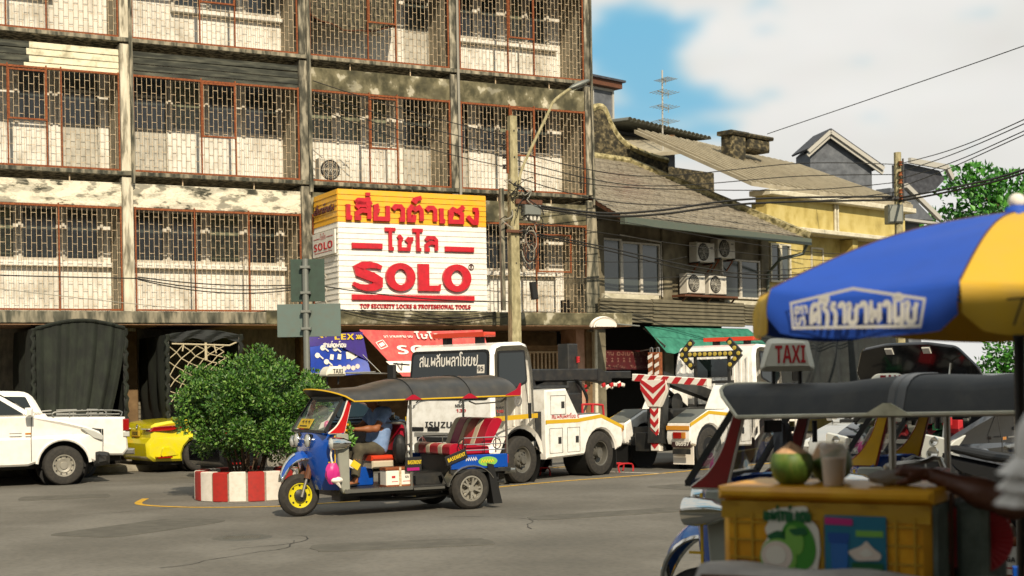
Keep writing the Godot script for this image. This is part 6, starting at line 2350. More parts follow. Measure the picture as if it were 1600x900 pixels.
	if open_hood:   # upright lamp panels either side of the grille
		for z in [-0.24, -W + 0.24]:
			var lp := MB.new()
			lp.prism(rounded([Vector2(-0.15, 0.74), Vector2(0.15, 0.74), Vector2(0.17, 1.0), Vector2(-0.12 if z > -0.5 else -0.17, 1.06)], 0.04), 0.0, 0.05, Transform3D(Basis(Vector3(0, 0, -1), Vector3.UP, Vector3(1, 0, 0)), Vector3(0.72, 0, z)), 0.015)
			part("headlight", lp, M.lamp_clear, t)
			for q in [[0.0, 0.84, 0.07], [0.02, 0.97, 0.05]]:
				var lr := MB.new()
				lr.lathe([Vector2(q[2], 0.0), Vector2(q[2] * 0.9, 0.012), Vector2(0.0, 0.004)], 16, Transform3D(Basis(Vector3.BACK, -PI / 2), Vector3(0.772, q[1], z - q[0])))
				part("reflector", lr, M.chrome, t)
	# wheels
	for x in [0.0, -3.1]:
		wheel(t, Vector3(x, 0.355, -0.1), 0.355, 0.24, 0.2, "steel", 1.0)
		wheel(t, Vector3(x, 0.355, -W + 0.1), 0.355, 0.24, 0.2, "steel", -1.0)
	var ch := MB.new()
	ch.bx(-4.0, 0.55, 0.3, 0.42, -W + 0.3, -0.3)
	part("chassis", ch, M.black, t)
	# bed rim, rack and tail lamps
	var rk := MB.new()
	for z in [-0.06, -W + 0.06]:
		rk.tube(curve([Vector3(-2.7, 1.2, z), Vector3(-2.72, 1.29, z), Vector3(-3.3, 1.31, z), Vector3(-3.95, 1.29, z), Vector3(-3.98, 1.19, z)], 3), 0.016, 6)
		rk.tube([Vector3(-2.75, 1.24, z), Vector3(-3.95, 1.23, z)], 0.013, 6)
		for x in [-3.0, -3.35, -3.7]: rk.tube([Vector3(x, 1.17, z), Vector3(x, 1.31, z)], 0.012, 6)
	part("bed_rack", rk, M.steel, t)
	for z in [-0.02, -W + 0.02]:
		var tl := MB.new()
		tl.bx(-4.12, -4.0, 0.9, 1.13, z - 0.04, z + 0.03, 0.012)
		part("tail_lamp", tl, M.lamp_red, t)
		var t2 := MB.new()
		t2.bx(-4.125, -4.0, 0.78, 0.88, z - 0.045, z + 0.032, 0.012)
		part("tail_lamp", t2, M.lamp_clear, t)
	var rb := MB.new()
	rb.bx(-4.25, -4.0, 0.42, 0.54, -W + 0.1, -0.1, 0.03)
	part("rear_bumper", rb, M.chrome_soft, t)
	return t

# ------------------------------------------------ saloon car; front towards +x, tail at x = -0.7, near side z = 0
func saloon(called: String, label: String, at: Vector3, deg: float, body: Material) -> Node3D:
	var t := thing(called, label, "car", at, deg)
	var W := 1.76
	var o := V2([-0.62, 0.24, -0.74, 0.34, -0.76, 0.6, -0.66, 0.72, -0.64, 0.96, -0.56, 1.01, -0.3, 1.05, 0.3, 1.09, 3.1, 1.02, 3.6, 0.92, 3.95, 0.78, 4.02, 0.55, 4.0, 0.3, 3.85, 0.22, 3.6, 0.22])
	o.append_array(arc2(3.2, 0.32, 0.37, -14, 194, 9))
	o.append(Vector2(2.8, 0.2)); o.append(Vector2(0.8, 0.2))
	o.append_array(arc2(0.32, 0.32, 0.37, -14, 194, 9))
	var bm := MB.new()
	bm.prism(PackedVector2Array(o), -W, 0.0, Transform3D(), 0.05, func(p: Vector2) -> float: return 0.06 * maxf(0.0, p.y - 0.75) / 0.3 + 0.14 * pow(clampf((-0.1 - p.x) / 0.65, 0.0, 1.0), 2.0) + 0.2 * pow(clampf((p.x - 3.2) / 0.8, 0.0, 1.0), 2.0))
	part("body", bm, body, t)
	var cab := MB.new()
	cab.prism(rounded([Vector2(0.22, 1.06), Vector2(1.0, 1.42), Vector2(1.6, 1.47), Vector2(2.2, 1.45), Vector2(3.1, 1.02)], [0.05, 0.2, 0.3, 0.2, 0.05], 4), -W + 0.08, -0.08, Transform3D(), 0.05, func(p: Vector2) -> float: return 0.2 * clampf((p.y - 1.05) / 0.4, 0.0, 1.0))
	part("cab", cab, body, t)
	var rg := MB.new()
	rg.quad(Vector3(0.3, 1.105, -0.2), Vector3(0.95, 1.405, -0.32), Vector3(0.95, 1.405, -W + 0.32), Vector3(0.3, 1.105, -W + 0.2))
	part("rear_window", rg, M.tint, t).position = Vector3(-0.012, 0.014, 0)
	for s in [[0.0, 1.0], [-W, -1.0]]:
		var X := Transform3D(Basis(Vector3.RIGHT, -0.45 * s[1]), Vector3(0, 1.08, s[0] - 0.085 * s[1]))
		part("side_window", plate(V2([0.55, 0.02, 1.1, 0.33, 1.6, 0.37, 1.6, 0.02]), 0.03, X, 0.008 * s[1]), M.tint, t)
		part("side_window", plate(V2([1.66, 0.02, 1.66, 0.37, 2.15, 0.34, 2.75, 0.02]), 0.03, X, 0.008 * s[1]), M.tint, t)
		var tl := MB.new()
		tl.prism(rounded([Vector2(-0.69, 0.84), Vector2(-0.62, 0.94), Vector2(-0.2, 0.96), Vector2(0.05, 0.93), Vector2(-0.25, 0.86)], 0.03), (s[0] - 0.5) if s[1] > 0 else s[0] - 0.012, (s[0] + 0.012) if s[1] > 0 else s[0] + 0.5, Transform3D(), 0.01, func(p: Vector2) -> float: return 0.13 * pow(clampf((-0.1 - p.x) / 0.6, 0.0, 1.0), 2.0))
		part("tail_lamp", tl, M.lamp_red, t)
		var tw := MB.new()
		tw.bx(-0.705, -0.66, 0.885, 0.905, (s[0] - 0.55 * s[1]), s[0] - 0.17 * s[1])
		part("lamp_strip", tw, M.lamp_clear, t)
		var vt := MB.new()
		vt.prism(rounded([Vector2(-0.5, 0.34), Vector2(-0.12, 0.36), Vector2(-0.3, 0.52), Vector2(-0.46, 0.52)], 0.04), s[0] - 0.07, s[0] + 0.002 if s[1] > 0 else s[0] + 0.07)
		part("bumper_vent", vt, body, t)
		var rf := MB.new()
		rf.bx(-0.6, -0.3, 0.31, 0.34, s[0] - 0.09, s[0] + 0.09)
		part("reflector", rf, M.lamp_red, t)
		wheel(t, Vector3(0.32, 0.32, s[0] - 0.1 * s[1]), 0.32, 0.2, 0.2, "spoke", s[1])
		wheel(t, Vector3(3.2, 0.32, s[0] - 0.1 * s[1]), 0.32, 0.2, 0.2, "spoke", s[1])
		var hl := MB.new()
		hl.prism(rounded([Vector2(3.55, 0.85), Vector2(3.9, 0.78), Vector2(3.97, 0.68), Vector2(3.75, 0.7)], 0.03), (s[0] - 0.5) if s[1] > 0 else s[0] + 0.1, (s[0] - 0.1) if s[1] > 0 else s[0] + 0.5)
		part("headlight", hl, M.lamp_clear, t)
		var mr := MB.new()
		mr.box(Vector3(2.75, 1.1, s[0] + 0.08 * s[1]), Vector3(0.12, 0.13, 0.18), Basis(), 0.04)
		part("mirror", mr, body, t)
	for z in [-0.3, -W + 0.3]:
		var wl := MB.new()
		wl.lathe([Vector2(0.0, -0.2), Vector2(0.36, -0.2), Vector2(0.36, 0.2)], 16, Transform3D(ZAX, Vector3(0.32, 0.32, z)))
		part("wheel_well", wl, M.black, t)
	var pl := MB.new()
	pl.bx(-0.705, -0.675, 0.74, 0.86, -W / 2 - 0.19, -W / 2 + 0.19, 0.004)
	part("number_plate", pl, M.plate_yellow if body == M.taxi_yellow else M.plate_white, t)
	put_text("lettering", t, "8230", M.print_black, Transform3D(Basis(Vector3.UP, -PI / 2), Vector3(-0.708, 0.8, -W / 2)), 0.06, 0.26)
	var bg := MB.new()
	bg.lathe([Vector2(0.0, 0.0), Vector2(0.045, 0.0), Vector2(0.045, 0.012)], 14, Transform3D(Basis(Vector3.BACK, PI / 2), Vector3(-0.655, 0.94, -W / 2)))
	part("badge", bg, M.chrome, t)
	var un := MB.new()
	un.bx(-0.5, 3.8, 0.16, 0.3, -W + 0.15, -0.15)
	part("underbody", un, M.black, t)
	return t

func pickups_left() -> void:
	pickup("white pickup truck cut off by the left edge, pointing right", Vector3(-8.115, 0, -25.68), 27, M.white_paint)
	var b := pickup("older white pickup truck with a railed load bed, parked behind the front one", Vector3(0, 0, 0), 207, M.white_paint)
	# side and tail: its tail corner stands behind the first one's bonnet
	var fc := Transform3D(Basis(Vector3.UP, deg_to_rad(27.4)), Vector3(0, 0, -36.2)) * Vector3(-10.5, 0, 3.8)
	b.position = fc - Vector3(cos(deg_to_rad(27)), 0, -sin(deg_to_rad(27))) * 4.1 - Vector3(sin(deg_to_rad(27)), 0, cos(deg_to_rad(27))) * 1.72
	saloon("taxi_car", "bright yellow taxi car seen from its tail, left of the bush", Vector3(-6.70, 0, -29.01), 36, M.taxi_yellow)
	saloon("parked_car", "black car with a white plate half hidden behind the bush", Vector3(-4.66, 0, -26.31), 36, M.black_car)

func canvas_trucks() -> void:
	var O := Transform3D(Basis(Vector3.UP, deg_to_rad(27.4)), Vector3(0, 0, -36.2))
	for k in 2:
		var a0: float = [-12.0, -9.28][k]
		var wd: float = [1.85, 1.6][k]
		var top: float = [3.14, 2.95][k]
		var edge: float = [2.97, 2.85][k]
		var t := thing("canvas_truck", ["dark green canvas-covered truck with its rear curtain drawn, at the left edge", "second canvas-covered truck, its open tail closed by a rope net"][k], "truck", O * Vector3(a0, 0, 2.05), 27.4, "canvas-covered trucks parked nose-in")
		var L := 3.5
		# canopy: arched, sagging a little between hoops
		var rows := []
		for i in 25:
			var v := i / 24.0
			var r := []
			for q in 15:
				var u := q / 14.0
				var x := u * wd
				var y := edge + (top - edge) * sin(PI * u) - 0.03 * absf(sin(v * PI * 4.0)) + 0.012 * sin(u * 19.0 + v * 11.0) - 0.14 * smoothstep(0.0, 0.1, v)
				r.append(Vector3(x, y, -v * L))
			rows.append(r)
		var c := MB.new()
		c.crease = 50.0
		c.sheet(rows, 0.015)
		part("canopy", c, M.canvas, t)
		for s in [0.0, wd]:
			var sr := []
			for i in 25:
				var v := i / 24.0
				var r := []
				for q in 9:
					var u := q / 8.0
					r.append(Vector3(s + (0.03 * sin(v * 26.0 + u * 3.0) * sin(PI * u) - 0.05 * sin(PI * u) * absf(sin(v * PI * 4.0))) * (1.0 if s == 0.0 else -1.0), lerpf(edge, 0.95, u), -v * L))
				sr.append(r)
			var sd := MB.new()
			sd.crease = 50.0
			sd.sheet(sr, 0.012)
			part("side_curtain", sd, M.canvas, t)
			var sn := MB.new()   # bunched tie at the rear edge
			var l := []
			for q in 24: l.append(Vector3(s + 0.025 * sin(q * 2.3), lerpf(edge, 1.0, q / 23.0), 0.03 + 0.02 * cos(q * 1.7)))
			sn.tube(l, 0.045, 6)
			part("curtain_tie", sn, M.canvas, t)
		var hp := MB.new()
		for v in [0.0, 0.33, 0.66, 1.0]:
			var dr := 0.16 if v > 0.0 else 0.0
			var l := [Vector3(0.03, 0.9, -v * L)]
			for q in 13: l.append(Vector3(0.03 + q / 12.0 * (wd - 0.06), edge - 0.03 - dr + (top - edge) * sin(PI * q / 12.0), -v * L - 0.01))
			l.append(Vector3(wd - 0.03, 0.9, -v * L))
			hp.tube(l, 0.022, 5)
		part("hoop", hp, M.pipe_steel if k == 1 else M.black_steel, t)
		var bed := MB.new()
		bed.bx(0.0, wd, 0.62, 0.98, -L, -0.02, 0.02)
		part("load_bed", bed, M.black_steel, t)
		var fw := MB.new()
		fw.bx(0.03, wd - 0.03, 0.95, 2.7, -L, -L + 0.04)
		part("front_wall", fw, M.black, t)
		for z in [-0.9, -3.3]:
			for x in [0.12, wd - 0.12]:
				var h := wheel(t, Vector3(x, 0.36, z * 0.85), 0.36, 0.2, 0.2, "truck", 1.0)
				h.rotation.y = PI / 2 * (1.0 if x > 0.5 else -1.0)
		var chs := MB.new()
		chs.bx(0.3, wd - 0.3, 0.4, 0.62, -L, -0.1)
		part("chassis", chs, M.black, t)
		var tls := MB.new()
		for x in [0.12, wd - 0.12]: tls.bx(x - 0.08, x + 0.08, 0.7, 0.8, -0.02, 0.01)
		part("tail_lamp", tls, M.lamp_red, t)
		if k == 0:
			var cr := []
			for i in 9:
				var v := i / 8.0
				var r := []
				for q in 41:
					var u := q / 40.0
					var right := lerpf(wd - 0.03, wd - 0.4, pow(v, 1.5))
					var y0 := edge - 0.02 + (top - edge) * sin(PI * u * 0.97)
					r.append(Vector3(lerpf(0.06, right, u), lerpf(y0, 1.0, v), 0.05 + 0.06 * sin(u * 26.0 + sin(u * 7.0) * 2.2 + v * 0.6) * (0.3 + 0.7 * v) + 0.02 * sin(u * 61.0)))
				cr.append(r)
			var cu := MB.new()
			cu.crease = 50.0
			cu.sheet(cr, 0.012)
			part("rear_curtain", cu, M.canvas, t)
			var hl := []
			for i in 9: hl.append(cr[i][40])
			var hm := MB.new()
			hm.tube(hl, 0.03, 6)
			part("curtain_hem", hm, M.canvas, t)
			var tp := []
			for q in 41: tp.append(cr[0][q] + Vector3(0, 0.03, 0.03))
			var tm := MB.new()
			tm.tube(tp, 0.035, 6)
			part("curtain_roll", tm, M.canvas, t)
		else:
			# rope net over the open tail
			var nt := MB.new()
			var P := func(i: int, j: int) -> Vector3:
				var u := i / 8.0
				var v := j / 8.0
				return Vector3(lerpf(0.02, wd - 0.35, u) + 0.03 * sin(j * 2.0), lerpf(2.62 - 0.2 * u * 0.0, 1.35 + 0.75 * u, v) + 0.03 * sin(i * 3.1), 0.02 - 0.06 * sin(PI * u) * v)
			for i in 9:
				for j in 8:
					if (i + j) % 2 == 0:
						if i < 8: nt.tube([P.call(i, j), P.call(i + 1, j + 1)], 0.01, 4)
						if i > 0: nt.tube([P.call(i, j), P.call(i - 1, j + 1)], 0.01, 4)
			part("rope_net", nt, M.rope, t)
			var pb := MB.new()
			pb.tube([Vector3(0.1, 2.66, 0.03), Vector3(wd - 0.25, 2.62, 0.03), Vector3(wd - 0.02, 2.72, 0.02)], 0.018, 6)
			pb.tube([Vector3(wd * 0.52, 2.85, 0.0), Vector3(wd * 0.52, 2.3, 0.03)], 0.03, 6)
			pb.tube([Vector3(0.35, 2.66, 0.04), Vector3(0.32, 2.5, 0.05)], 0.015, 5)
			pb.tube([Vector3(1.0, 2.65, 0.04), Vector3(1.05, 2.45, 0.05)], 0.015, 5)
			part("rope", pb, M.rope, t)
			var fp := []
			for i in 6:
				var r := []
				for q in 13:
					var u := q / 12.0
					r.append(Vector3(lerpf(0.05, wd - 0.05, u), lerpf(edge + (top - edge) * sin(PI * u), edge - 0.12 - 0.05 * sin(u * 14.0), i / 5.0), 0.04 + 0.03 * sin(u * 21.0 + i)))
				fp.append(r)
			var fm := MB.new()
			fm.sheet(fp, 0.01)
			part("rolled_flap", fm, M.canvas_black, t)

# ------------------------------------------------ recovery truck; front towards -x, near side z = 0, near front wheel at x = 0
func tow_body(label: String, at: Vector3, deg: float) -> Node3D:
	var t := thing("tow_truck", label, "tow truck", at, deg, "")
	var W := 2.05
	var C := -W / 2
	# cab
	var o := V2([-0.74, 0.4, -0.8, 0.55, -0.8, 1.0, -0.79, 1.15, -0.7, 2.2, -0.62, 2.34, -0.45, 2.39, 0.1, 2.41, 0.27, 2.36, 0.35, 2.2, 0.38, 1.9, 0.38, 0.62])
	o.append_array(arc2(-0.04, 0.4, 0.53, 14, 166, 10))
	o.append(Vector2(-0.6, 0.5))
	var cab := MB.new()
	cab.prism(PackedVector2Array(o), -W, 0.0, Transform3D(), 0.06, func(p: Vector2) -> float: return 0.10 * clampf((p.y - 1.2) / 1.2, 0.0, 1.0))
	part("cab", cab, M.white_truck, t)
	for z in [-0.28, -W + 0.28]:
		var wl := MB.new()
		wl.lathe([Vector2(0.0, -0.25), Vector2(0.52, -0.25), Vector2(0.52, 0.25)], 18, Transform3D(ZAX, Vector3(-0.04, 0.4, z)))
		part("wheel_well", wl, M.black, t)
		var wr := MB.new()
		wr.lathe([Vector2(0.0, -0.25), Vector2(0.47, -0.25), Vector2(0.47, 0.25)], 18, Transform3D(ZAX, Vector3(2.2, 0.4, z)))
		part("wheel_well", wr, M.black, t)
	var FX := Transform3D(Basis(Vector3(0, 0, 1), Vector3(0.082, 1, 0).normalized(), Vector3(-1, 0.082, 0).normalized()), Vector3(-0.79, 1.15, 0))
	# windscreen in its black seal
	part("screen_seal", plate(V2([-W + 0.09, 0.28, -0.1, 0.28, -0.13, 1.13, -W + 0.13, 1.13]), 0.1, FX, 0.008), M.black, t)
	part("windscreen", plate(V2([-W + 0.14, 0.33, -0.15, 0.33, -0.18, 1.08, -W + 0.18, 1.08]), 0.08, FX, 0.012), M.tint, t)
	for s in [-1.75, -0.75]:
		var wp := MB.new()
		wp.tube([FX * Vector3(s, 0.24, 0.03), FX * Vector3(s + 0.1, 0.3, 0.035), FX * Vector3(s + 0.62, 0.36, 0.03)], 0.012, 5)
		part("wiper", wp, M.black, t)
	# front panels: seam, air slots, bumper with lamps
	var sl := MB.new()
	for z in [-1.72, -1.35]: sl.bx(-0.812, -0.79, 0.9, 0.97, z - 0.14, z + 0.14, 0.01)
	sl.bx(-0.806, -0.79, 0.72, 0.8, -W + 0.3, -0.3, 0.01)
	part("air_slot", sl, M.black, t)
	var gp := MB.new()
	gp.bx(-0.815, -0.79, 0.82, 0.88, -W + 0.25, -0.25, 0.01)
	part("grille_bar", gp, M.chrome_soft, t)
	var bp := MB.new()
	bp.prism(rounded([Vector2(-0.6, 0.32), Vector2(-0.93, 0.36), Vector2(-0.93, 0.6), Vector2(-0.78, 0.66), Vector2(-0.6, 0.66)], 0.05), -W - 0.02, 0.02, Transform3D(), 0.06)
	part("front_bumper", bp, M.white_truck, t)
	for z in [-0.25, -W + 0.25]:
		var hl := MB.new()
		hl.bx(-0.94, -0.9, 0.44, 0.58, z - 0.17, z + 0.17, 0.02)
		part("headlight", hl, M.lamp_clear, t)
	put_text("lettering", t, "ISUZU", M.print_black, FX * XF(-1.22, -0.14, 0.006), 0.1, 0.62)
	put_text("lettering", t, "ELF", M.print_black, FX * XF(-1.88, 0.17, 0.006), 0.055, 0.17)
	put_text("lettering", t, "NMR", M.print_black, FX * XF(-0.75, 0.18, 0.006), 0.055, 0.22)
	put_text("lettering", t, "130", M.print_red, FX * XF(-0.72, 0.1, 0.006), 0.055, 0.22)
	# sides: glass, seams, stripe, handle, mirror
	for s in [[0.0, 1.0], [-W, -1.0]]:
		var X := Transform3D(Basis(Vector3.RIGHT, -0.083 * s[1]), Vector3(0, 1.2, s[0] + 0.001 * s[1]))
		part("window_seal", plate(V2([-0.62, 0.55, -0.36, 0.33, 0.16, 0.51, 0.16, 1.07, -0.56, 1.05]), 0.05, X, 0.006 * s[1]), M.black, t)
		part("side_window", plate(V2([-0.58, 0.57, -0.34, 0.37, 0.12, 0.54, 0.12, 1.03, -0.53, 1.01]), 0.04, X, 0.010 * s[1]), M.tint, t)
		var sm := MB.new()
		sm.tube([Vector3(-0.66, 1.75, s[0] - 0.05 * s[1]), Vector3(-0.55, 1.15, s[0] + 0.001 * s[1]), Vector3(-0.54, 0.9, s[0] + 0.001 * s[1])], 0.006, 4)
		sm.tube([Vector3(0.24, 2.25, s[0] - 0.088 * s[1]), Vector3(0.26, 1.2, s[0] + 0.001 * s[1]), Vector3(0.26, 0.95, s[0] + 0.001 * s[1])], 0.006, 4)
		part("door_seam", sm, M.hub_grey, t)
		var st := MB.new()
		st.prism(PackedVector2Array([Vector2(-0.76, 1.07), Vector2(0.38, 1.1), Vector2(0.38, 1.18), Vector2(-0.77, 1.15)]), minf(s[0] - 0.01 * s[1], s[0] + 0.004 * s[1]), maxf(s[0] - 0.01 * s[1], s[0] + 0.004 * s[1]))
		part("yellow_stripe", st, M.yellow_stripe, t)
		var hd := MB.new()
		hd.bx(0.12, 0.2, 1.1, 1.36, s[0] - 0.01, s[0] + 0.02 * s[1], 0.01)
		part("door_handle", hd, M.black, t)
		put_text("lettering", t, "NMR", M.print_black, Transform3D(Basis(Vector3.UP, 0.0 if s[1] > 0 else PI), Vector3(-0.62, 1.3, s[0] + 0.002 * s[1])), 0.045, 0.2)
		put_text("lettering", t, "130", M.print_red, Transform3D(Basis(Vector3.UP, 0.0 if s[1] > 0 else PI), Vector3(-0.62, 1.235, s[0] + 0.003 * s[1])), 0.045, 0.18)
		var em := MB.new()
		em.lathe([Vector2(0.06, 0.0), Vector2(0.1, 0.0)], 20, Transform3D(ZAX, Vector3(-0.14, 1.4, s[0] + 0.004 * s[1])))
		em.lathe([Vector2(0.0, 0.0), Vector2(0.045, 0.0)], 14, Transform3D(ZAX, Vector3(-0.14, 1.4, s[0] + 0.004 * s[1])))
		em.bar(Vector3(-0.36, 1.6, s[0] + 0.002 * s[1]), Vector3(-0.22, 1.47, s[0] + 0.003 * s[1]), 0.004, 0.05, Vector3(0.5, 0.5, 0))
		part("emblem", em, M.print_grey, t)
		var mr := MB.new()
		mr.box(Vector3(-0.9, 1.85, s[0] + 0.18 * s[1]), Vector3(0.08, 0.42, 0.2), Basis(), 0.03)
		mr.tube([Vector3(-0.72, 2.05, s[0] - 0.08 * s[1]), Vector3(-0.88, 2.08, s[0] + 0.16 * s[1])], 0.014, 5)
		mr.tube([Vector3(-0.76, 1.55, s[0] - 0.04 * s[1]), Vector3(-0.88, 1.62, s[0] + 0.16 * s[1])], 0.014, 5)
		if s[1] < 0: part("mirror", mr, M.black, t)
		# service body side
		var q := V2([0.62, 0.37, 0.6, 1.57, 1.2, 1.59, 1.55, 1.11, 2.21, 1.12, 2.86, 0.88, 2.89, 0.6, 2.84, 0.49])
		q.append_array(arc2(2.2, 0.38, 0.47, 8, 172, 10))
		q.append(Vector2(1.7, 0.4))
		var bs := MB.new()
		bs.prism(PackedVector2Array(q), s[0] - (0.55 if s[1] > 0 else 0.0), s[0] + (0.0 if s[1] > 0 else 0.55), Transform3D(), 0.03)
		part("body_side", bs, M.white_truck, t)
		var ys := MB.new()
		for seg in [[0.61, 1.02, 1.5, 1.02], [1.5, 1.02, 2.21, 1.08], [2.21, 1.08, 2.87, 0.86]]:
			ys.prism(PackedVector2Array([Vector2(seg[0], seg[1] - 0.035), Vector2(seg[2], seg[3] - 0.035), Vector2(seg[2], seg[3] + 0.03), Vector2(seg[0], seg[1] + 0.03)]), minf(s[0] - 0.01 * s[1], s[0] + 0.004 * s[1]), maxf(s[0] - 0.01 * s[1], s[0] + 0.004 * s[1]))
		part("yellow_stripe", ys, M.yellow_stripe, t)
		for lk in [[0.7, 1.06, 0.47, 0.9], [1.2, 1.56, 0.47, 0.9], [0.74, 1.16, 1.14, 1.47]]:
			var h := MB.new()
			var zz: float = s[0] + 0.003 * s[1]
			h.tube([Vector3(lk[0], lk[2], zz), Vector3(lk[1], lk[2], zz), Vector3(lk[1], lk[3], zz), Vector3(lk[0], lk[3], zz)], 0.006, 4, true)
			var d := part("locker_seam", h, M.hub_grey, t)
			var la := MB.new()
			la.bx(lk[1] - 0.12, lk[1] - 0.03, (lk[2] + lk[3]) / 2 - 0.06, (lk[2] + lk[3]) / 2 + 0.06, s[0] - 0.01, s[0] + 0.008 * s[1], 0.006)
			part("locker_latch", la, M.black_steel, t)
		if s[1] > 0:
			part("lettering", print_thai("สน.พลับพลาไชย ๒", 0.8, 0.09, 0.14, 0.002, XF(0.76, 1.07, s[0] + 0.004)), M.print_red, t)
		# deck tread plate, tail end
		var dp := MB.new()
		dp.hexa([Vector3(1.6, 1.115, s[0] - 0.04 * s[1]), Vector3(2.2, 1.125, s[0] - 0.04 * s[1]), Vector3(2.2, 1.125, s[0] - 0.52 * s[1]), Vector3(1.6, 1.115, s[0] - 0.52 * s[1]), Vector3(1.6, 1.127, s[0] - 0.04 * s[1]), Vector3(2.2, 1.137, s[0] - 0.04 * s[1]), Vector3(2.2, 1.137, s[0] - 0.52 * s[1]), Vector3(1.6, 1.127, s[0] - 0.52 * s[1])])
		dp.hexa([Vector3(2.2, 1.125, s[0] - 0.04 * s[1]), Vector3(2.84, 0.895, s[0] - 0.04 * s[1]), Vector3(2.84, 0.895, s[0] - 0.52 * s[1]), Vector3(2.2, 1.125, s[0] - 0.52 * s[1]), Vector3(2.2, 1.137, s[0] - 0.04 * s[1]), Vector3(2.84, 0.907, s[0] - 0.04 * s[1]), Vector3(2.84, 0.907, s[0] - 0.52 * s[1]), Vector3(2.2, 1.137, s[0] - 0.52 * s[1])])
		part("deck_plate", dp, M.galv, t)
		var os := MB.new()
		os.bx(2.88, 2.896, 0.76, 0.84, s[0] - 0.53 * s[1], s[0] - 0.02 * s[1])
		part("tail_stripe", os, M.orange_stripe, t)
		var tl := MB.new()
		tl.bx(2.88, 2.91, 0.6, 0.72, s[0] - 0.38 * s[1], s[0] - 0.2 * s[1], 0.008)
		part("tail_lamp", tl, M.lamp_red, t)
		var ta := MB.new()
		ta.bx(2.88, 2.91, 0.6, 0.72, s[0] - 0.19 * s[1], s[0] - 0.1 * s[1], 0.008)
		part("tail_lamp", ta, M.amber, t)
		var mf := MB.new()
		mf.bx(2.7, 2.72, 0.1, 0.5, s[0] - 0.5 * s[1], s[0] - 0.04 * s[1])
		part("mud_flap", mf, M.black if s[1] > 0 else M.banner_white, t)
		wheel(t, Vector3(-0.04, 0.4, s[0] - 0.11 * s[1]), 0.4, 0.22, 0.225, "truck", s[1])
		wheel(t, Vector3(2.2, 0.4, s[0] - 0.12 * s[1]), 0.4, 0.22, 0.225, "dual", s[1])
		wheel(t, Vector3(2.2, 0.4, s[0] - 0.38 * s[1]), 0.4, 0.22, 0.225, "dual", s[1])
	# chassis between, back of the cab
	var ch := MB.new()
	ch.bx(-0.5, 2.8, 0.45, 0.62, C - 0.4, C + 0.4)
	ch.bx(0.42, 0.6, 0.5, 1.2, -W + 0.1, -0.1)
	ch.bx(0.62, 2.6, 0.62, 0.8, -W + 0.5, -0.5)
	part("chassis", ch, M.black_steel, t)
	for k in 11:
		var rb := MB.new()
		var z := -0.22 - k * 0.16
		rb.bx(0.37, 0.395, 0.95, 2.15, z - 0.03, z + 0.03, 0.01)
		part("cab_back_rib", rb, M.white_truck, t)
	part("back_window", plate(V2([-0.45, 1.75, 0.45, 1.75, 0.45, 2.12, -0.45, 2.12]), 0.06, Transform3D(Basis(Vector3(0, 0, -1), Vector3.UP, Vector3(1, 0, 0)), Vector3(0.4, 0, C)), 0.008), M.tint, t)
	# light bar
	var lb := MB.new()
	lb.bx(-0.5, -0.2, 2.5, 2.58, -1.65, -0.4, 0.03)
	part("light_bar", lb, M.orange_red, t)
	var ll := MB.new()
	for z in [-1.4, -0.65]: ll.bx(-0.42, -0.28, 2.38, 2.5, z - 0.05, z + 0.05)
	part("light_bar_foot", ll, M.black, t)
	return t

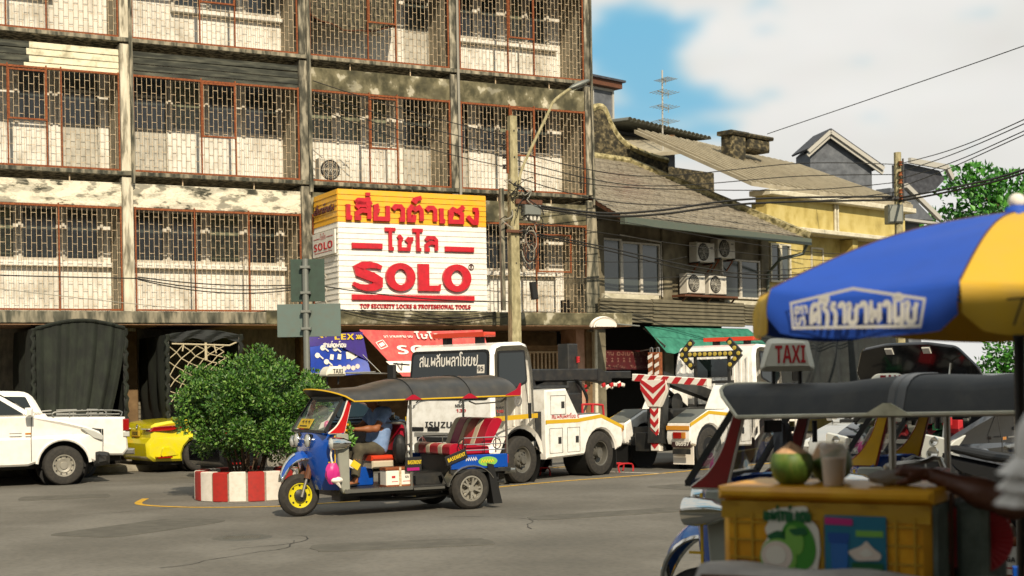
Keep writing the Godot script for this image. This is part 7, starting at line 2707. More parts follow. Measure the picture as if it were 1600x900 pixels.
func tow_trucks() -> void:
	var t := tow_body("white tow truck with an orange light bar and Thai lettering on its windscreen", Vector3(0.187, 0, -24.139), 50)
	var FX := Transform3D(Basis(Vector3(0, 0, 1), Vector3(0.082, 1, 0).normalized(), Vector3(-1, 0.082, 0).normalized()), Vector3(-0.79, 1.15, 0))
	part("lettering", print_thai("สน.พลับพลาไชย๒", 1.36, 0.25, 0.1, 0.003, FX * XF(-1.72, 0.86, 0.014)), M.print_white, t)
	var st := MB.new()
	st.bx(-0.08, 0.08, -0.07, 0.07, 0.0, 0.004)
	var so := part("number_sticker", st, M.banner_white, t)
	so.transform = FX * XF(-0.3, 0.8, 0.013)
	put_text("lettering", t, "95", M.print_black, FX * XF(-0.3, 0.8, 0.02), 0.08, 0.13)
	# folded crane: black post, boom and jib lying back over the deck
	var z := -1.02
	var rig := MB.new()
	rig.bx(2.42, 2.72, 1.5, 2.42, z - 0.13, z + 0.13, 0.015)
	part("crane_post", rig, M.black_steel, t)
	var b1 := MB.new()
	b1.bx(0.9, 3.3, 1.72, 1.95, z - 0.16, z + 0.16, 0.02)
	b1.prism(PackedVector2Array([Vector2(3.3, 1.72), Vector2(3.75, 1.66), Vector2(3.75, 1.8), Vector2(3.4, 1.95), Vector2(3.3, 1.95)]), z - 0.15, z + 0.15)
	part("boom", b1, M.black_steel, t)
	var b2 := MB.new()
	b2.bx(3.6, 4.5, 1.76, 1.9, z - 0.09, z + 0.09, 0.015)
	part("jib", b2, M.black_steel, t)
	var b3 := MB.new()
	b3.bar(Vector3(0.8, 1.3, z), Vector3(2.3, 1.72, z), 0.24, 0.3)
	b3.bx(1.3, 2.6, 0.8, 1.5, z - 0.3, z + 0.3, 0.03)
	b3.bx(2.3, 2.75, 1.2, 1.72, z - 0.2, z + 0.2, 0.02)
	b3.tube([Vector3(0.9, 1.6, z + 0.25), Vector3(2.2, 1.6, z + 0.25)], 0.05, 8)
	b3.lathe([Vector2(0.0, -0.2), Vector2(0.17, -0.2), Vector2(0.17, -0.17), Vector2(0.1, -0.16), Vector2(0.1, 0.16), Vector2(0.17, 0.17), Vector2(0.17, 0.2), Vector2(0, 0.2)], 16, Transform3D(ZAX, Vector3(1.2, 1.6, z)))
	part("winch_frame", b3, M.black_steel, t)
	var hs := MB.new()
	for k in 3:
		hs.tube(curve([Vector3(2.5, 1.75, z + 0.2 + 0.04 * k), Vector3(2.75, 1.45 - 0.05 * k, z + 0.3), Vector3(2.7, 1.15, z + 0.26), Vector3(2.55, 0.95, z + 0.2)], 5), 0.018, 5)
	part("hose", hs, M.black, t)
	var rc := MB.new()
	for k in 4: rc.box(Vector3(2.85 + 0.01 * k, 1.62 - 0.09 * k, z + 0.2), Vector3(0.05, 0.05, 0.05), Basis(Vector3(1, 1, 0).normalized(), 0.8), 0.012)
	for k in 3: rc.box(Vector3(2.68, 2.08 + 0.04 * k, z + 0.16), Vector3(0.06, 0.04, 0.05), Basis(), 0.01)
	part("red_chain", rc, M.print_red, t)
	var wh := MB.new()
	for k in 6: wh.box(Vector3(3.45 + 0.13 * k, 1.62 - 0.03 * sin(k * 1.2), z + 0.16), Vector3(0.1, 0.07, 0.06), Basis(Vector3.BACK, 0.4 * sin(k * 2.0)), 0.015)
	part("strap", wh, M.banner_white, t)
	var w2 := MB.new()
	for k in 3: w2.box(Vector3(3.44 + 0.26 * k, 1.63, z + 0.18), Vector3(0.09, 0.075, 0.06), Basis(Vector3.BACK, 0.3), 0.015)
	part("strap", w2, M.print_red, t)
	var rr := MB.new()
	rr.tube(curve([Vector3(2.05, 1.12, -0.3), Vector3(2.05, 1.26, -0.3), Vector3(2.1, 1.29, -0.3), Vector3(2.6, 1.27, -0.3), Vector3(2.68, 1.22, -0.3), Vector3(2.7, 0.95, -0.3)], 4), 0.022, 6)
	rr.tube([Vector3(2.35, 1.1, -0.3), Vector3(2.35, 1.28, -0.3)], 0.03, 6)
	part("red_rail", rr, M.print_red, t)
	# red stand on the ground behind its rear wheel
	for q in [[Vector3(3.15, 0, -0.25), "low red iron stand on the road behind the near tow truck"], [Vector3(1.45, 0, -0.9), "low red iron stand under the near tow truck's body"]]:
		var sd := MB.new()
		sd.tube(curve([Vector3(-0.22, 0, 0.12), Vector3(-0.2, 0.14, 0.1), Vector3(0.2, 0.14, 0.1), Vector3(0.22, 0, 0.12)], 4), 0.016, 5)
		sd.tube(curve([Vector3(-0.22, 0, -0.12), Vector3(-0.2, 0.14, -0.1), Vector3(0.2, 0.14, -0.1), Vector3(0.22, 0, -0.12)], 4), 0.016, 5)
		sd.tube([Vector3(-0.1, 0.15, 0.1), Vector3(-0.1, 0.15, -0.1)], 0.014, 5)
		sd.tube([Vector3(0.1, 0.15, 0.1), Vector3(0.1, 0.15, -0.1)], 0.014, 5)
		solo("iron_stand", sd, M.print_red, q[1], "stand", t.transform * (q[0] as Vector3), 50, "red iron stands")
	# ---- the second truck, seen from its tail
	var R := Transform3D(Basis(Vector3.UP, deg_to_rad(230)), Vector3.ZERO)
	var at := Vector3(3.768, 0, -27.22) - R * Vector3(2.2, 0, -2.05)
	var u := tow_body("second white tow truck, tail towards us, with an amber arrow board and chevron mast", at, 230)
	var C := -1.025
	# raised wheel lift: vertical mast with chevrons, cross bar
	var TX := Transform3D(Basis(Vector3(0, 0, -1), Vector3.UP, Vector3(1, 0, 0)), Vector3(3.0, 0, C - 0.3))   # x to the right as seen from behind
	var ms := MB.new()
	ms.bx(-0.1, 0.1, 0.36, 1.62, -0.14, 0.0, 0.012)
	part("lift_mast", ms, M.banner_white, u).transform = TX
	var mr := MB.new()
	for k in 6:   # red V marks up the mast
		var y := 0.4 + k * 0.2
		for s in [-1.0, 1.0]:
			mr.prism(PackedVector2Array([Vector2(0, y), Vector2(0.095 * s, y + 0.1), Vector2(0.095 * s, y + 0.2), Vector2(0, y + 0.1)]), 0.001, 0.006)
	part("chevron_marking", mr, M.print_red, u).transform = TX
	var vb := MB.new()
	vb.prism(PackedVector2Array([Vector2(-0.3, 1.72), Vector2(0.3, 1.72), Vector2(0.3, 1.55), Vector2(0.13, 1.2), Vector2(-0.13, 1.2), Vector2(-0.3, 1.55)]), -0.1, 0.03, Transform3D(), 0.01)
	part("lift_yoke", vb, M.banner_white, u).transform = TX
	var vr := MB.new()
	for k in 2:
		for s in [-1.0, 1.0]:
			vr.prism(PackedVector2Array([Vector2(0.0, 1.23 + k * 0.22), Vector2(0.28 * s, 1.52 + k * 0.22 - (0.08 if k else 0.0)), Vector2(0.29 * s, 1.64 + k * 0.1), Vector2(0.0, 1.35 + k * 0.22)]), 0.031, 0.036)
	part("chevron_marking", vr, M.print_red, u).transform = TX
	var cb := MB.new()
	cb.bx(-0.62, 1.1, 1.66, 1.8, -0.12, 0.02, 0.015)
	part("cross_bar", cb, M.banner_white, u).transform = TX * XF(0, 0, 0, 0, 0, -4)
	for k in 6:
		var a := -0.56 + 0.283 * k
		var cr := MB.new()
		cr.prism(PackedVector2Array([Vector2(a, 1.665), Vector2(a + 0.14, 1.665), Vector2(minf(a + 0.24, 1.08), 1.795), Vector2(minf(a + 0.1, 1.0), 1.795)]), 0.021, 0.027)
		part("chevron_marking", cr, M.print_red, u).transform = TX * XF(0, 0, 0, 0, 0, -4)
	var tp := MB.new()
	tp.bx(-0.13, -0.02, 1.72, 2.24, -0.12, 0.0, 0.01)
	tp.bx(0.02, 0.13, 1.72, 2.24, -0.12, 0.0, 0.01)
	part("lift_fork", tp, M.rust, u).transform = TX
	for s in [-0.075, 0.075]:
		for k in 3:
			var tw := MB.new()
			tw.prism(PackedVector2Array([Vector2(s - 0.05, 1.78 + k * 0.16), Vector2(s + 0.05, 1.83 + k * 0.16), Vector2(s + 0.05, 1.9 + k * 0.16), Vector2(s - 0.05, 1.85 + k * 0.16)]), 0.001, 0.006)
			part("chevron_marking", tw, M.banner_white, u).transform = TX
	var hk := MB.new()
	for s in [-0.075, 0.075]: hk.tube(curve([Vector3(s - 0.03, 2.24, -0.05), Vector3(s - 0.02, 2.32, -0.05), Vector3(s + 0.02, 2.32, -0.05), Vector3(s + 0.03, 2.24, -0.05)], 3), 0.012, 5)
	part("hook", hk, M.steel, u).transform = TX
	var bm := MB.new()
	bm.bar(Vector3(0.7, 1.35, C - 0.15), Vector3(2.75, 1.78, C - 0.25), 0.22, 0.2)
	bm.bar(Vector3(2.75, 1.8, C - 0.28), Vector3(2.92, 0.5, C - 0.3), 0.3, 0.22)
	bm.bx(2.5, 2.95, 0.35, 0.7, C - 0.4, C + 0.2, 0.02)
	bm.bx(0.8, 2.4, 0.8, 1.15, C - 0.3, C + 0.3, 0.03)
	bm.tube([Vector3(1.2, 1.1, C + 0.1), Vector3(2.3, 1.6, C)], 0.05, 8)
	bm.lathe([Vector2(0.0, -0.2), Vector2(0.2, -0.2), Vector2(0.13, -0.15), Vector2(0.13, 0.15), Vector2(0.2, 0.2), Vector2(0, 0.2)], 16, Transform3D(ZAX, Vector3(1.9, 1.25, C + 0.1)))
	part("boom", bm, M.black_steel, u)
	var dg := MB.new()
	dg.ball(Vector3(2.2, 1.68, C - 0.05), Vector3(0.16, 0.05, 0.02), 10, 6)
	part("boom_badge", dg, M.print_red, u)
	put_text("lettering", u, "2", M.print_white, Transform3D(Basis(Vector3(-1, 0, 0), Vector3.UP, Vector3(0, 0, -1)), Vector3(2.45, 1.72, C - 0.36)), 0.08)
	# amber arrow board on two posts behind the cab
	var AX := Transform3D(Basis(Vector3(0, 0, -1), Vector3.UP, Vector3(1, 0, 0)), Vector3(0.75, 0, C - 0.15))
	var ab := MB.new()
	ab.bx(-0.62, 0.62, 2.16, 2.28, -0.05, 0.0, 0.01)
	for s in [-1.0, 1.0]:
		ab.bar(Vector3(0.7 * s, 2.22, -0.025), Vector3(0.42 * s, 2.5, -0.025), 0.052, 0.12)
		ab.bar(Vector3(0.7 * s, 2.22, -0.027), Vector3(0.42 * s, 1.94, -0.027), 0.056, 0.12)
	part("arrow_board", ab, M.black_steel, u).transform = AX
	for k in 9: arrow_lamp(u, AX * Vector3(-0.48 + k * 0.12, 2.22, 0.003))
	for s in [-1.0, 1.0]:
		arrow_lamp(u, AX * Vector3(0.67 * s, 2.22, 0.005))
		for k in 2:
			arrow_lamp(u, AX * Vector3((0.58 - 0.11 * k) * s, 2.33 + 0.11 * k, 0.005))
			arrow_lamp(u, AX * Vector3((0.58 - 0.11 * k) * s, 2.11 - 0.11 * k, 0.005))
	var ap := MB.new()
	for s in [-0.4, 0.4]: ap.bx(s - 0.03, s + 0.03, 0.9, 2.2, -0.1, -0.055)
	ap.bx(-0.6, 0.5, 1.62, 1.68, -0.1, -0.05)
	part("board_post", ap, M.black_steel, u).transform = AX
	# number plate hung at the left of the mast
	var pl := MB.new()
	pl.bx(-0.21, 0.21, -0.07, 0.07, 0.0, 0.01, 0.004)
	part("number_plate", pl, M.plate_dark, u).transform = TX * XF(0.5, 0.5, -0.15)
	put_text("lettering", u, "06997", M.print_white, TX * XF(0.53, 0.5, -0.135), 0.08, 0.3)
	var pm := MB.new()
	pm.bx(-0.2, 0.2, 0.0, 0.1, 0.0, 0.01)
	part("plate_bracket", pm, M.black_steel, u).transform = TX * XF(0.5, 0.3, -0.16)

func arrow_lamp(u: Node3D, at: Vector3) -> void:
	var m := MB.new()
	m.lathe([Vector2(0.045, 0.0), Vector2(0.042, 0.012), Vector2(0.0, 0.02)], 12, Transform3D(Basis(Vector3.BACK, -PI / 2), Vector3.ZERO))
	part("amber_lamp", m, M.lamp_yellow, u).position = at

func planter() -> void:
	var at := Vector3(-4.12, 0, -22.0)
	var t := thing("round_planter", "low round planter of red and white painted blocks on the road", "planter", at)
	var n := 18
	var R := 0.8
	for i in n:
		var a0 := TAU * i / n + 0.02
		var a1 := TAU * (i + 1) / n - 0.02
		var b := MB.new()
		var p := PackedVector2Array()
		for k in 4:
			var a := lerpf(a0, a1, k / 3.0)
			p.append(Vector2(cos(a), sin(a)) * (R + rng.randf_range(-0.006, 0.006)))
		for k in 4:
			var a := lerpf(a1, a0, k / 3.0)
			p.append(Vector2(cos(a), sin(a)) * (R - 0.16))
		b.prism(p, -0.44 - rng.randf() * 0.012, 0.0, Transform3D(Basis(Vector3.RIGHT, PI / 2), Vector3.ZERO), 0.012)
		part("painted_block", b, M.block_red if i % 2 else M.block_white, t)
	var inn := MB.new()
	inn.lathe([Vector2(R - 0.012, 0.0), Vector2(R - 0.012, 0.42), Vector2(R - 0.17, 0.43)], 40)
	part("mortar", inn, M.mortar, t)
	var so := MB.new()
	so.lathe([Vector2(R - 0.15, 0.36), Vector2(0.3, 0.42), Vector2(0.0, 0.43)], 24)
	part("soil", so, M.soil, t)
	# the clipped bush
	var bush := thing("clipped_bush", "big rounded green bush growing from the red and white planter", "bush", at)
	var st := MB.new()
	var r := RandomNumberGenerator.new()
	r.seed = 7
	for i in 16:
		var a := TAU * i / 16 + r.randf()
		var b0 := Vector3(cos(a) * 0.25 * r.randf_range(0.3, 1.2), 0.4, sin(a) * 0.25)
		st.tube(curve([b0, b0 + Vector3(cos(a) * 0.12, 0.35, sin(a) * 0.12), b0 + Vector3(cos(a) * 0.45, 0.85, sin(a) * 0.45)], 3), [0.022, 0.02, 0.018, 0.016, 0.014, 0.012, 0.008], 5)
	part("stems", st, M.bark, bush)
	var blobs := []
	for i in 84:
		var d := Vector3(r.randfn(), r.randfn() * 0.9 + 0.15, r.randfn()).normalized()
		var k := r.randf_range(0.7, 0.94)
		if i >= 64:   # a fuller skirt low down
			var sa := TAU * i / 20.0
			d = Vector3(cos(sa), -0.5 - 0.25 * sin(i * 1.7), sin(sa))
		var c := Vector3(0.1, 1.42, 0) + d * Vector3(1.14 if i < 64 else 0.95, 0.88, 1.1 if i < 64 else 0.95) * k
		if c.y < 1.2: c.x *= 0.98; c.z *= 0.98
		if c.y < 0.68: continue
		var q := r.randf_range(0.15, 0.27)
		blobs.append([c, Vector3(q * 1.1, q * 0.85, q * 1.1)])
	for i in 14:
		var d := Vector3(r.randfn(), r.randfn(), r.randfn()).normalized()
		blobs.append([Vector3(0.05, 1.4, 0) + d * Vector3(0.7, 0.5, 0.7) * r.randf(), Vector3(0.4, 0.35, 0.4)])
	leaves("foliage", bush, blobs, 30000, leaf_mesh(0.062, 0.019), 17, ["365f17", "2c5212", "4a7224", "254610", "5c8430", "325a18", "6e8c40"])

# ------------------------------------------------ people: tapered limbs joined by a smooth field, meshed as surface nets
func blob(caps: Array, cell: float, k: float, clips := []) -> MB:
	var lo := Vector3.ONE * 1e6
	var hi := Vector3.ONE * -1e6
	for c in caps:
		for q in 2:
			var rr := Vector3.ONE * (float(c[2 + q]) + cell * 2.5)
			lo = lo.min((c[q] as Vector3) - rr)
			hi = hi.max((c[q] as Vector3) + rr)
	var N := Vector3i(((hi - lo) / cell).ceil()) + Vector3i.ONE
	var f := PackedFloat32Array()
	f.resize(N.x * N.y * N.z)
	f.fill(1e3)
	for c in caps:
		var a: Vector3 = c[0]
		var b: Vector3 = c[1]
		var ra: float = c[2]
		var rb: float = c[3]
		var m := maxf(ra, rb) + k + cell * 1.5
		var i0 := Vector3i(((a.min(b) - Vector3.ONE * m - lo) / cell).floor()).clamp(Vector3i.ZERO, N - Vector3i.ONE)
		var i1 := Vector3i(((a.max(b) + Vector3.ONE * m - lo) / cell).ceil()).clamp(Vector3i.ZERO, N - Vector3i.ONE)
		var ab := b - a
		var l2 := maxf(ab.length_squared(), 1e-9)
		for z in range(i0.z, i1.z + 1):
			for y in range(i0.y, i1.y + 1):
				var base := (z * N.y + y) * N.x
				for x in range(i0.x, i1.x + 1):
					var p := lo + Vector3(x, y, z) * cell
					var t := clampf((p - a).dot(ab) / l2, 0.0, 1.0)
					var d := p.distance_to(a + ab * t) - lerpf(ra, rb, t)
					var o := f[base + x]
					if o > 100.0:
						f[base + x] = d
					else:
						var h := maxf(k - absf(o - d), 0.0) / k
						f[base + x] = minf(o, d) - h * h * k * 0.25
	if clips:
		for z in N.z:
			for y in N.y:
				for x in N.x:
					var i := (z * N.y + y) * N.x + x
					if f[i] < 0.08:
						var p := lo + Vector3(x, y, z) * cell
						for q in clips:   # [point, normal kept side is behind, reach]
							if q.size() < 3 or p.distance_to(q[0]) < q[2]:
								f[i] = maxf(f[i], (p - q[0]).dot(q[1]))
	var at := {}
	var sx := 1
	var sy := N.x
	var sz := N.x * N.y
	var off := [0, sx, sy, sx + sy, sz, sx + sz, sy + sz, sx + sy + sz]
	var edges := [[0, 1], [2, 3], [4, 5], [6, 7], [0, 2], [1, 3], [4, 6], [5, 7], [0, 4], [1, 5], [2, 6], [3, 7]]
	for z in N.z - 1:
		for y in N.y - 1:
			for x in N.x - 1:
				var i := (z * N.y + y) * N.x + x
				var s := 0
				for q in 8:
					if f[i + off[q]] < 0.0: s += 1
				if s == 0 or s == 8: continue
				var sum := Vector3.ZERO
				var n := 0
				for e in edges:
					var va := f[i + off[e[0]]]
					var vb := f[i + off[e[1]]]
					if (va < 0.0) != (vb < 0.0):
						var t := va / (va - vb)
						var pa := Vector3(e[0] & 1, (e[0] >> 1) & 1, e[0] >> 2)
						var pb := Vector3(e[1] & 1, (e[1] >> 1) & 1, e[1] >> 2)
						sum += pa.lerp(pb, t)
						n += 1
				at[i] = lo + (Vector3(x, y, z) + sum / n) * cell
	var m := MB.new()
	m.crease = 170.0
	for i in at:
		var a := f[i] < 0.0
		for ax in 3:
			var d: int = [sx, sy, sz][ax]
			var u: int = [sy, sz, sx][ax]
			var w: int = [sz, sx, sy][ax]
			if a != (f[i + d] < 0.0) and at.has(i - u) and at.has(i - w) and at.has(i - u - w):
				if a: m.quad(at[i], at[i - w], at[i - u - w], at[i - u])
				else: m.quad(at[i], at[i - u], at[i - u - w], at[i - w])
	return m

# capsules of one hand: palm, four unequal fingers, a thumb leaving the side of the palm
func hand_caps(wrist: Vector3, along: Vector3, back: Vector3, thumb_side: float, curl: float, s := 1.0) -> Array:
	var d := along.normalized()
	var n := (back - d * back.dot(d)).normalized()     # out of the back of the hand
	var side := d.cross(n) * thumb_side
	var o := []
	for k in 4:
		var q := (k - 1.5) * 0.019 * s
		o.append([wrist + side * q * 0.5, wrist + d * 0.082 * s + side * q * -1.0 * -1.0, 0.017 * s, 0.0125 * s])
		var base := wrist + d * 0.086 * s + side * q
		var len: float = [0.062, 0.075, 0.08, 0.072][k] * s      # little finger first
		var a := 0.0
		var p := base
		for j in 3:
			a += curl * [0.55, 1.0, 0.8][j] + 0.04 * k
			var dir := d * cos(a) - n * sin(a) + side * (k - 1.5) * 0.03
			var e: Vector3 = p + dir * len * [0.45, 0.32, 0.25][j]
			o.append([p, e, (0.0095 - 0.001 * j) * s, (0.0088 - 0.001 * j) * s])
			p = e
	var tb := wrist + d * 0.025 * s + side * 0.03 * s
	var t1 := tb + (d * 0.55 + side * 0.75 - n * 0.3 * curl).normalized() * 0.042 * s
	var t2 := t1 + (d * 0.9 + side * 0.2 - n * 0.45 * curl).normalized() * 0.034 * s
	o.append([tb, t1, 0.015 * s, 0.011 * s]); o.append([t1, t2, 0.011 * s, 0.009 * s])
	return o

func head_parts(o: Node3D, c: Vector3, face: Vector3, hair: Material, long_hair := false) -> Array:
	# capsules for the skull and features; face is the way the person looks
	var f := face.normalized()
	var r := f.cross(Vector3.UP).normalized()
	var h := MB.new()
	var B := Basis(r, Vector3.UP, -f)
	var prof := []
	for i in 9:
		var a := -0.25 + (PI / 2 + 0.25) * i / 8.0
		prof.append(Vector2(cos(a), sin(a)))
	h.lathe(prof, 18, Transform3D(B * Basis.from_scale(Vector3(0.084, 0.105, 0.098)), c + Vector3(0, 0.03, 0) - f * 0.012))
	h.ball(c - f * 0.045 + Vector3(0, -0.005, 0), Vector3(0.075, 0.085, 0.065), 14, 10)
	if long_hair: h.ball(c - f * 0.07 + Vector3(0, -0.1, 0), Vector3(0.06, 0.12, 0.05), 12, 8)
	part("hair", h, hair, o)
	var e := MB.new()
	for s in [-1.0, 1.0]:
		e.ball(c + f * 0.083 + r * 0.031 * s + Vector3(0, 0.002, 0), Vector3(0.011, 0.007, 0.008), 8, 6)
		e.bar(c + f * 0.09 + r * 0.018 * s + Vector3(0, 0.022, 0), c + f * 0.08 + r * 0.048 * s + Vector3(0, 0.022, 0), 0.006, 0.006)
	e.ball(c + f * 0.083 + Vector3(0, -0.058, 0), Vector3(0.022, 0.004, 0.01), 8, 6)
	part("eyes_and_mouth", e, M.hair, o)
	var up := Vector3(0, 1, 0)
	return [[c + up * 0.025 - f * 0.015, c + up * 0.03 - f * 0.02, 0.088, 0.088], [c + up * 0.02 + f * 0.02, c - up * 0.05 + f * 0.03, 0.07, 0.05], [c - up * 0.05 + f * 0.02, c - up * 0.085 + f * 0.05, 0.05, 0.03],
		[c + up * 0.0 + f * 0.085, c - up * 0.028 + f * 0.105, 0.008, 0.013], [c + r * 0.082 + up * 0.01, c + r * 0.084 - up * 0.025, 0.014, 0.012], [c - r * 0.082 + up * 0.01, c - r * 0.084 - up * 0.025, 0.014, 0.012]]

func person(label: String, at: Vector3, deg: float, J: Dictionary, shirt: Material, trouser: Material, skin: Material, sleeve: float, cell: float, hand_cell: float, fem := 0.0) -> Node3D:
	var o := thing("person", label, "person", at, deg)
	var up: Vector3 = (J.neck - J.pelvis).normalized()
	var lat: Vector3 = (J.sh_r - J.sh_l).normalized()
	var sk := head_parts(o, J.head, J.face, M.hair, fem > 0.5)
	sk.append([J.neck - up * 0.05, J.head - Vector3(0, 0.05, 0), 0.058, 0.052])
	var torso := []
	for s in [-1.0, 1.0]:
		torso.append([J.pelvis + lat * 0.075 * s, J.chest + lat * 0.08 * s, 0.115, 0.112])
		torso.append([J.chest + lat * 0.075 * s, J.neck - up * 0.07 + lat * 0.08 * s, 0.11, 0.075])
	torso.append([J.sh_l, J.sh_r, 0.062, 0.062])
	sk.append_array(torso)
	var shirt_c := []
	for c in torso: shirt_c.append([c[0], c[1], c[2] + 0.014, c[3] + 0.014])
	var clips := []
	for s in ["l", "r"]:
		var a: Vector3 = J["sh_" + s]
		var b: Vector3 = J["el_" + s]
		var w: Vector3 = J["wr_" + s]
		sk.append([a, b, 0.052, 0.04]); sk.append([b, b.lerp(w, 0.35), 0.041, 0.041]); sk.append([b.lerp(w, 0.35), w, 0.041, 0.026])
		var e := a.lerp(b, sleeve)
		shirt_c.append([a, e + (b - a).normalized() * 0.05, 0.068, 0.068])
		clips.append([e, (b - a).normalized(), 0.13])
		var hp: Vector3 = J["hip_" + s]
		var kn: Vector3 = J["kn_" + s]
		var an: Vector3 = J["an_" + s]
		var to: Vector3 = J["toe_" + s]
		sk.append([hp, kn, 0.082, 0.056]); sk.append([kn, kn.lerp(an, 0.35), 0.054, 0.056]); sk.append([kn.lerp(an, 0.35), an, 0.055, 0.036])
		sk.append([an - Vector3(0, 0.04, 0), to, 0.034, 0.024])
	clips.append([J.pelvis - up * 0.08, -up])
	clips.append([J.neck + up * 0.01, up, 0.1])
	var body := blob(sk, cell, 0.05)
	for s in ["l", "r"]:   # hands on a grid of their own
		var hd := blob(hand_caps(J["wr_" + s], J["hd_" + s], J["hb_" + s], (1.0 if s == "l" else -1.0) * float(J.get("flip", 1.0)), J["curl_" + s]), hand_cell, 0.008)
		for p in hd.v: body.v.append(p)
	body.crease = 170.0
	part("body", body, skin, o)
	part("shirt", blob(shirt_c, cell, 0.05, clips), shirt, o)
	var tc := []
	var tclip := []
	for s in ["l", "r"]:
		tc.append([J["hip_" + s], J["kn_" + s], 0.098, 0.074]); tc.append([J["kn_" + s], J["an_" + s], 0.072, 0.06])
		tclip.append([J["an_" + s] + (J["kn_" + s] - J["an_" + s]).normalized() * 0.03, (J["an_" + s] - J["kn_" + s]).normalized(), 0.14])
	tc.append([J.pelvis - lat * 0.06, J.pelvis + lat * 0.06, 0.13, 0.13])
	part("trousers", blob(tc, cell, 0.05, tclip), trouser, o)
	var sh := MB.new()
	for s in ["l", "r"]:
		var an: Vector3 = J["an_" + s]
		var to: Vector3 = J["toe_" + s]
		sh.bar(an - Vector3(0, 0.07, 0) - (to - an).normalized() * 0.05, to - Vector3(0, 0.02, 0), 0.08, 0.022)
		sh.tube([an.lerp(to, 0.5) + Vector3(0.04, -0.03, 0), an.lerp(to, 0.55) + Vector3(0, 0.035, 0), an.lerp(to, 0.5) - Vector3(0.04, 0.03, 0)], 0.012, 5)
	part("sandals", sh, M.black, o)
	return o

func driver() -> void:
	var z := -0.64
	var J := {"pelvis": Vector3(-1.12, 0.87, z), "chest": Vector3(-1.06, 1.14, z), "neck": Vector3(-1.09, 1.4, z), "head": Vector3(-1.16, 1.53, z), "face": Vector3(-1, -0.12, 0.05),
		"sh_r": Vector3(-1.06, 1.34, z + 0.19), "sh_l": Vector3(-1.06, 1.34, z - 0.19), "el_r": Vector3(-1.24, 1.13, z + 0.26), "el_l": Vector3(-1.24, 1.13, z - 0.26),
		"wr_r": Vector3(-1.56, 1.13, z + 0.27), "wr_l": Vector3(-1.56, 1.13, z - 0.27), "hd_r": Vector3(-1, 0.05, 0.1), "hd_l": Vector3(-1, 0.05, -0.1), "hb_r": Vector3(0, 1, 0.1), "hb_l": Vector3(0, 1, -0.1), "curl_r": 0.75, "curl_l": 0.75,
		"hip_r": Vector3(-1.14, 0.85, z + 0.1), "hip_l": Vector3(-1.14, 0.85, z - 0.1), "kn_r": Vector3(-1.46, 0.86, z + 0.17), "kn_l": Vector3(-1.46, 0.86, z - 0.17),
		"an_r": Vector3(-1.53, 0.46, z + 0.2), "an_l": Vector3(-1.53, 0.46, z - 0.2), "toe_r": Vector3(-1.7, 0.4, z + 0.22), "toe_l": Vector3(-1.7, 0.4, z - 0.22)}
	person("driver in a blue shirt and olive trousers leaning forward at the handlebar", Vector3(-0.569, 0, -19.313), 30.5, J, M.shirt_blue, M.trousers, M.skin_tan, 0.62, 0.016, 0.006)
	# pink and white plastic bag hung on the cowl
	var b := thing("plastic_bag", "pink and white plastic bag tied to the front of the blue three-wheeler", "bag", Vector3(-0.569, 0, -19.313), 30.5)
	var m := MB.new()
	var rows := []
	for i in 9:
		var v := i / 8.0
		var r := []
		for k in 14:
			var a := TAU * k / 14
			var q := 0.02 + 0.1 * pow(sin(PI * clampf(0.12 + v * 0.8, 0.0, 1.0)), 0.8) * (1.0 + 0.12 * sin(k * 2.7 + i))
			r.append(Vector3(-2.04 + cos(a) * q * 0.8, 0.72 - v * 0.27, 0.0 + sin(a) * q * 0.6))
		rows.append(r)
	m.patch(rows, true)
	part("sack", m, M.pink_plastic, b)
	var w := MB.new()
	w.ball(Vector3(-2.0, 0.5, 0.03), Vector3(0.09, 0.045, 0.06), 10, 7)
	w.tube([Vector3(-2.0, 0.47, 0.05), Vector3(-1.95, 0.4, 0.05)], [0.03, 0.008], 6)
	w.tube([Vector3(-2.04, 0.7, 0.0), Vector3(-2.06, 0.82, 0.0), Vector3(-2.05, 0.97, 0.03)], 0.012, 5)
	part("white_end", w, M.banner_white, b)
	var y := thing("papers", "white and yellow papers tucked beside the driver's knee", "paper", Vector3(-0.569, 0, -19.313), 30.5)
	var pm := MB.new()
	pm.box(Vector3(-1.72, 0.7, -0.18), Vector3(0.16, 0.09, 0.01), Basis(Vector3.BACK, -0.5))
	part("sheet", pm, M.banner_white, y)
	var pm2 := MB.new()
	pm2.box(Vector3(-1.64, 0.67, -0.17), Vector3(0.12, 0.09, 0.01), Basis(Vector3.BACK, -0.6))
	part("sheet", pm2, M.print_yellow, y)
	var g := thing("garland", "yellow flower garland and greenery hanging inside the blue three-wheeler's front", "garland", Vector3(-0.569, 0, -19.313), 30.5)
	var gm := MB.new()
	for k in 9: gm.ball(Vector3(-1.76 + 0.03 * sin(k * 1.9), 1.0 + 0.025 * k, -0.2 + 0.03 * cos(k * 2.3)), Vector3(0.025, 0.02, 0.025), 7, 5)
	part("flowers", gm, M.yellow_paint, g)
	leaves("greenery", g, [[Vector3(-1.72, 1.12, -0.25), Vector3(0.08, 0.12, 0.08)], [Vector3(-1.7, 0.98, -0.2), Vector3(0.06, 0.05, 0.06)]], 160, leaf_mesh(0.06, 0.014), 3, ["4a7a2a", "5e8f35"])

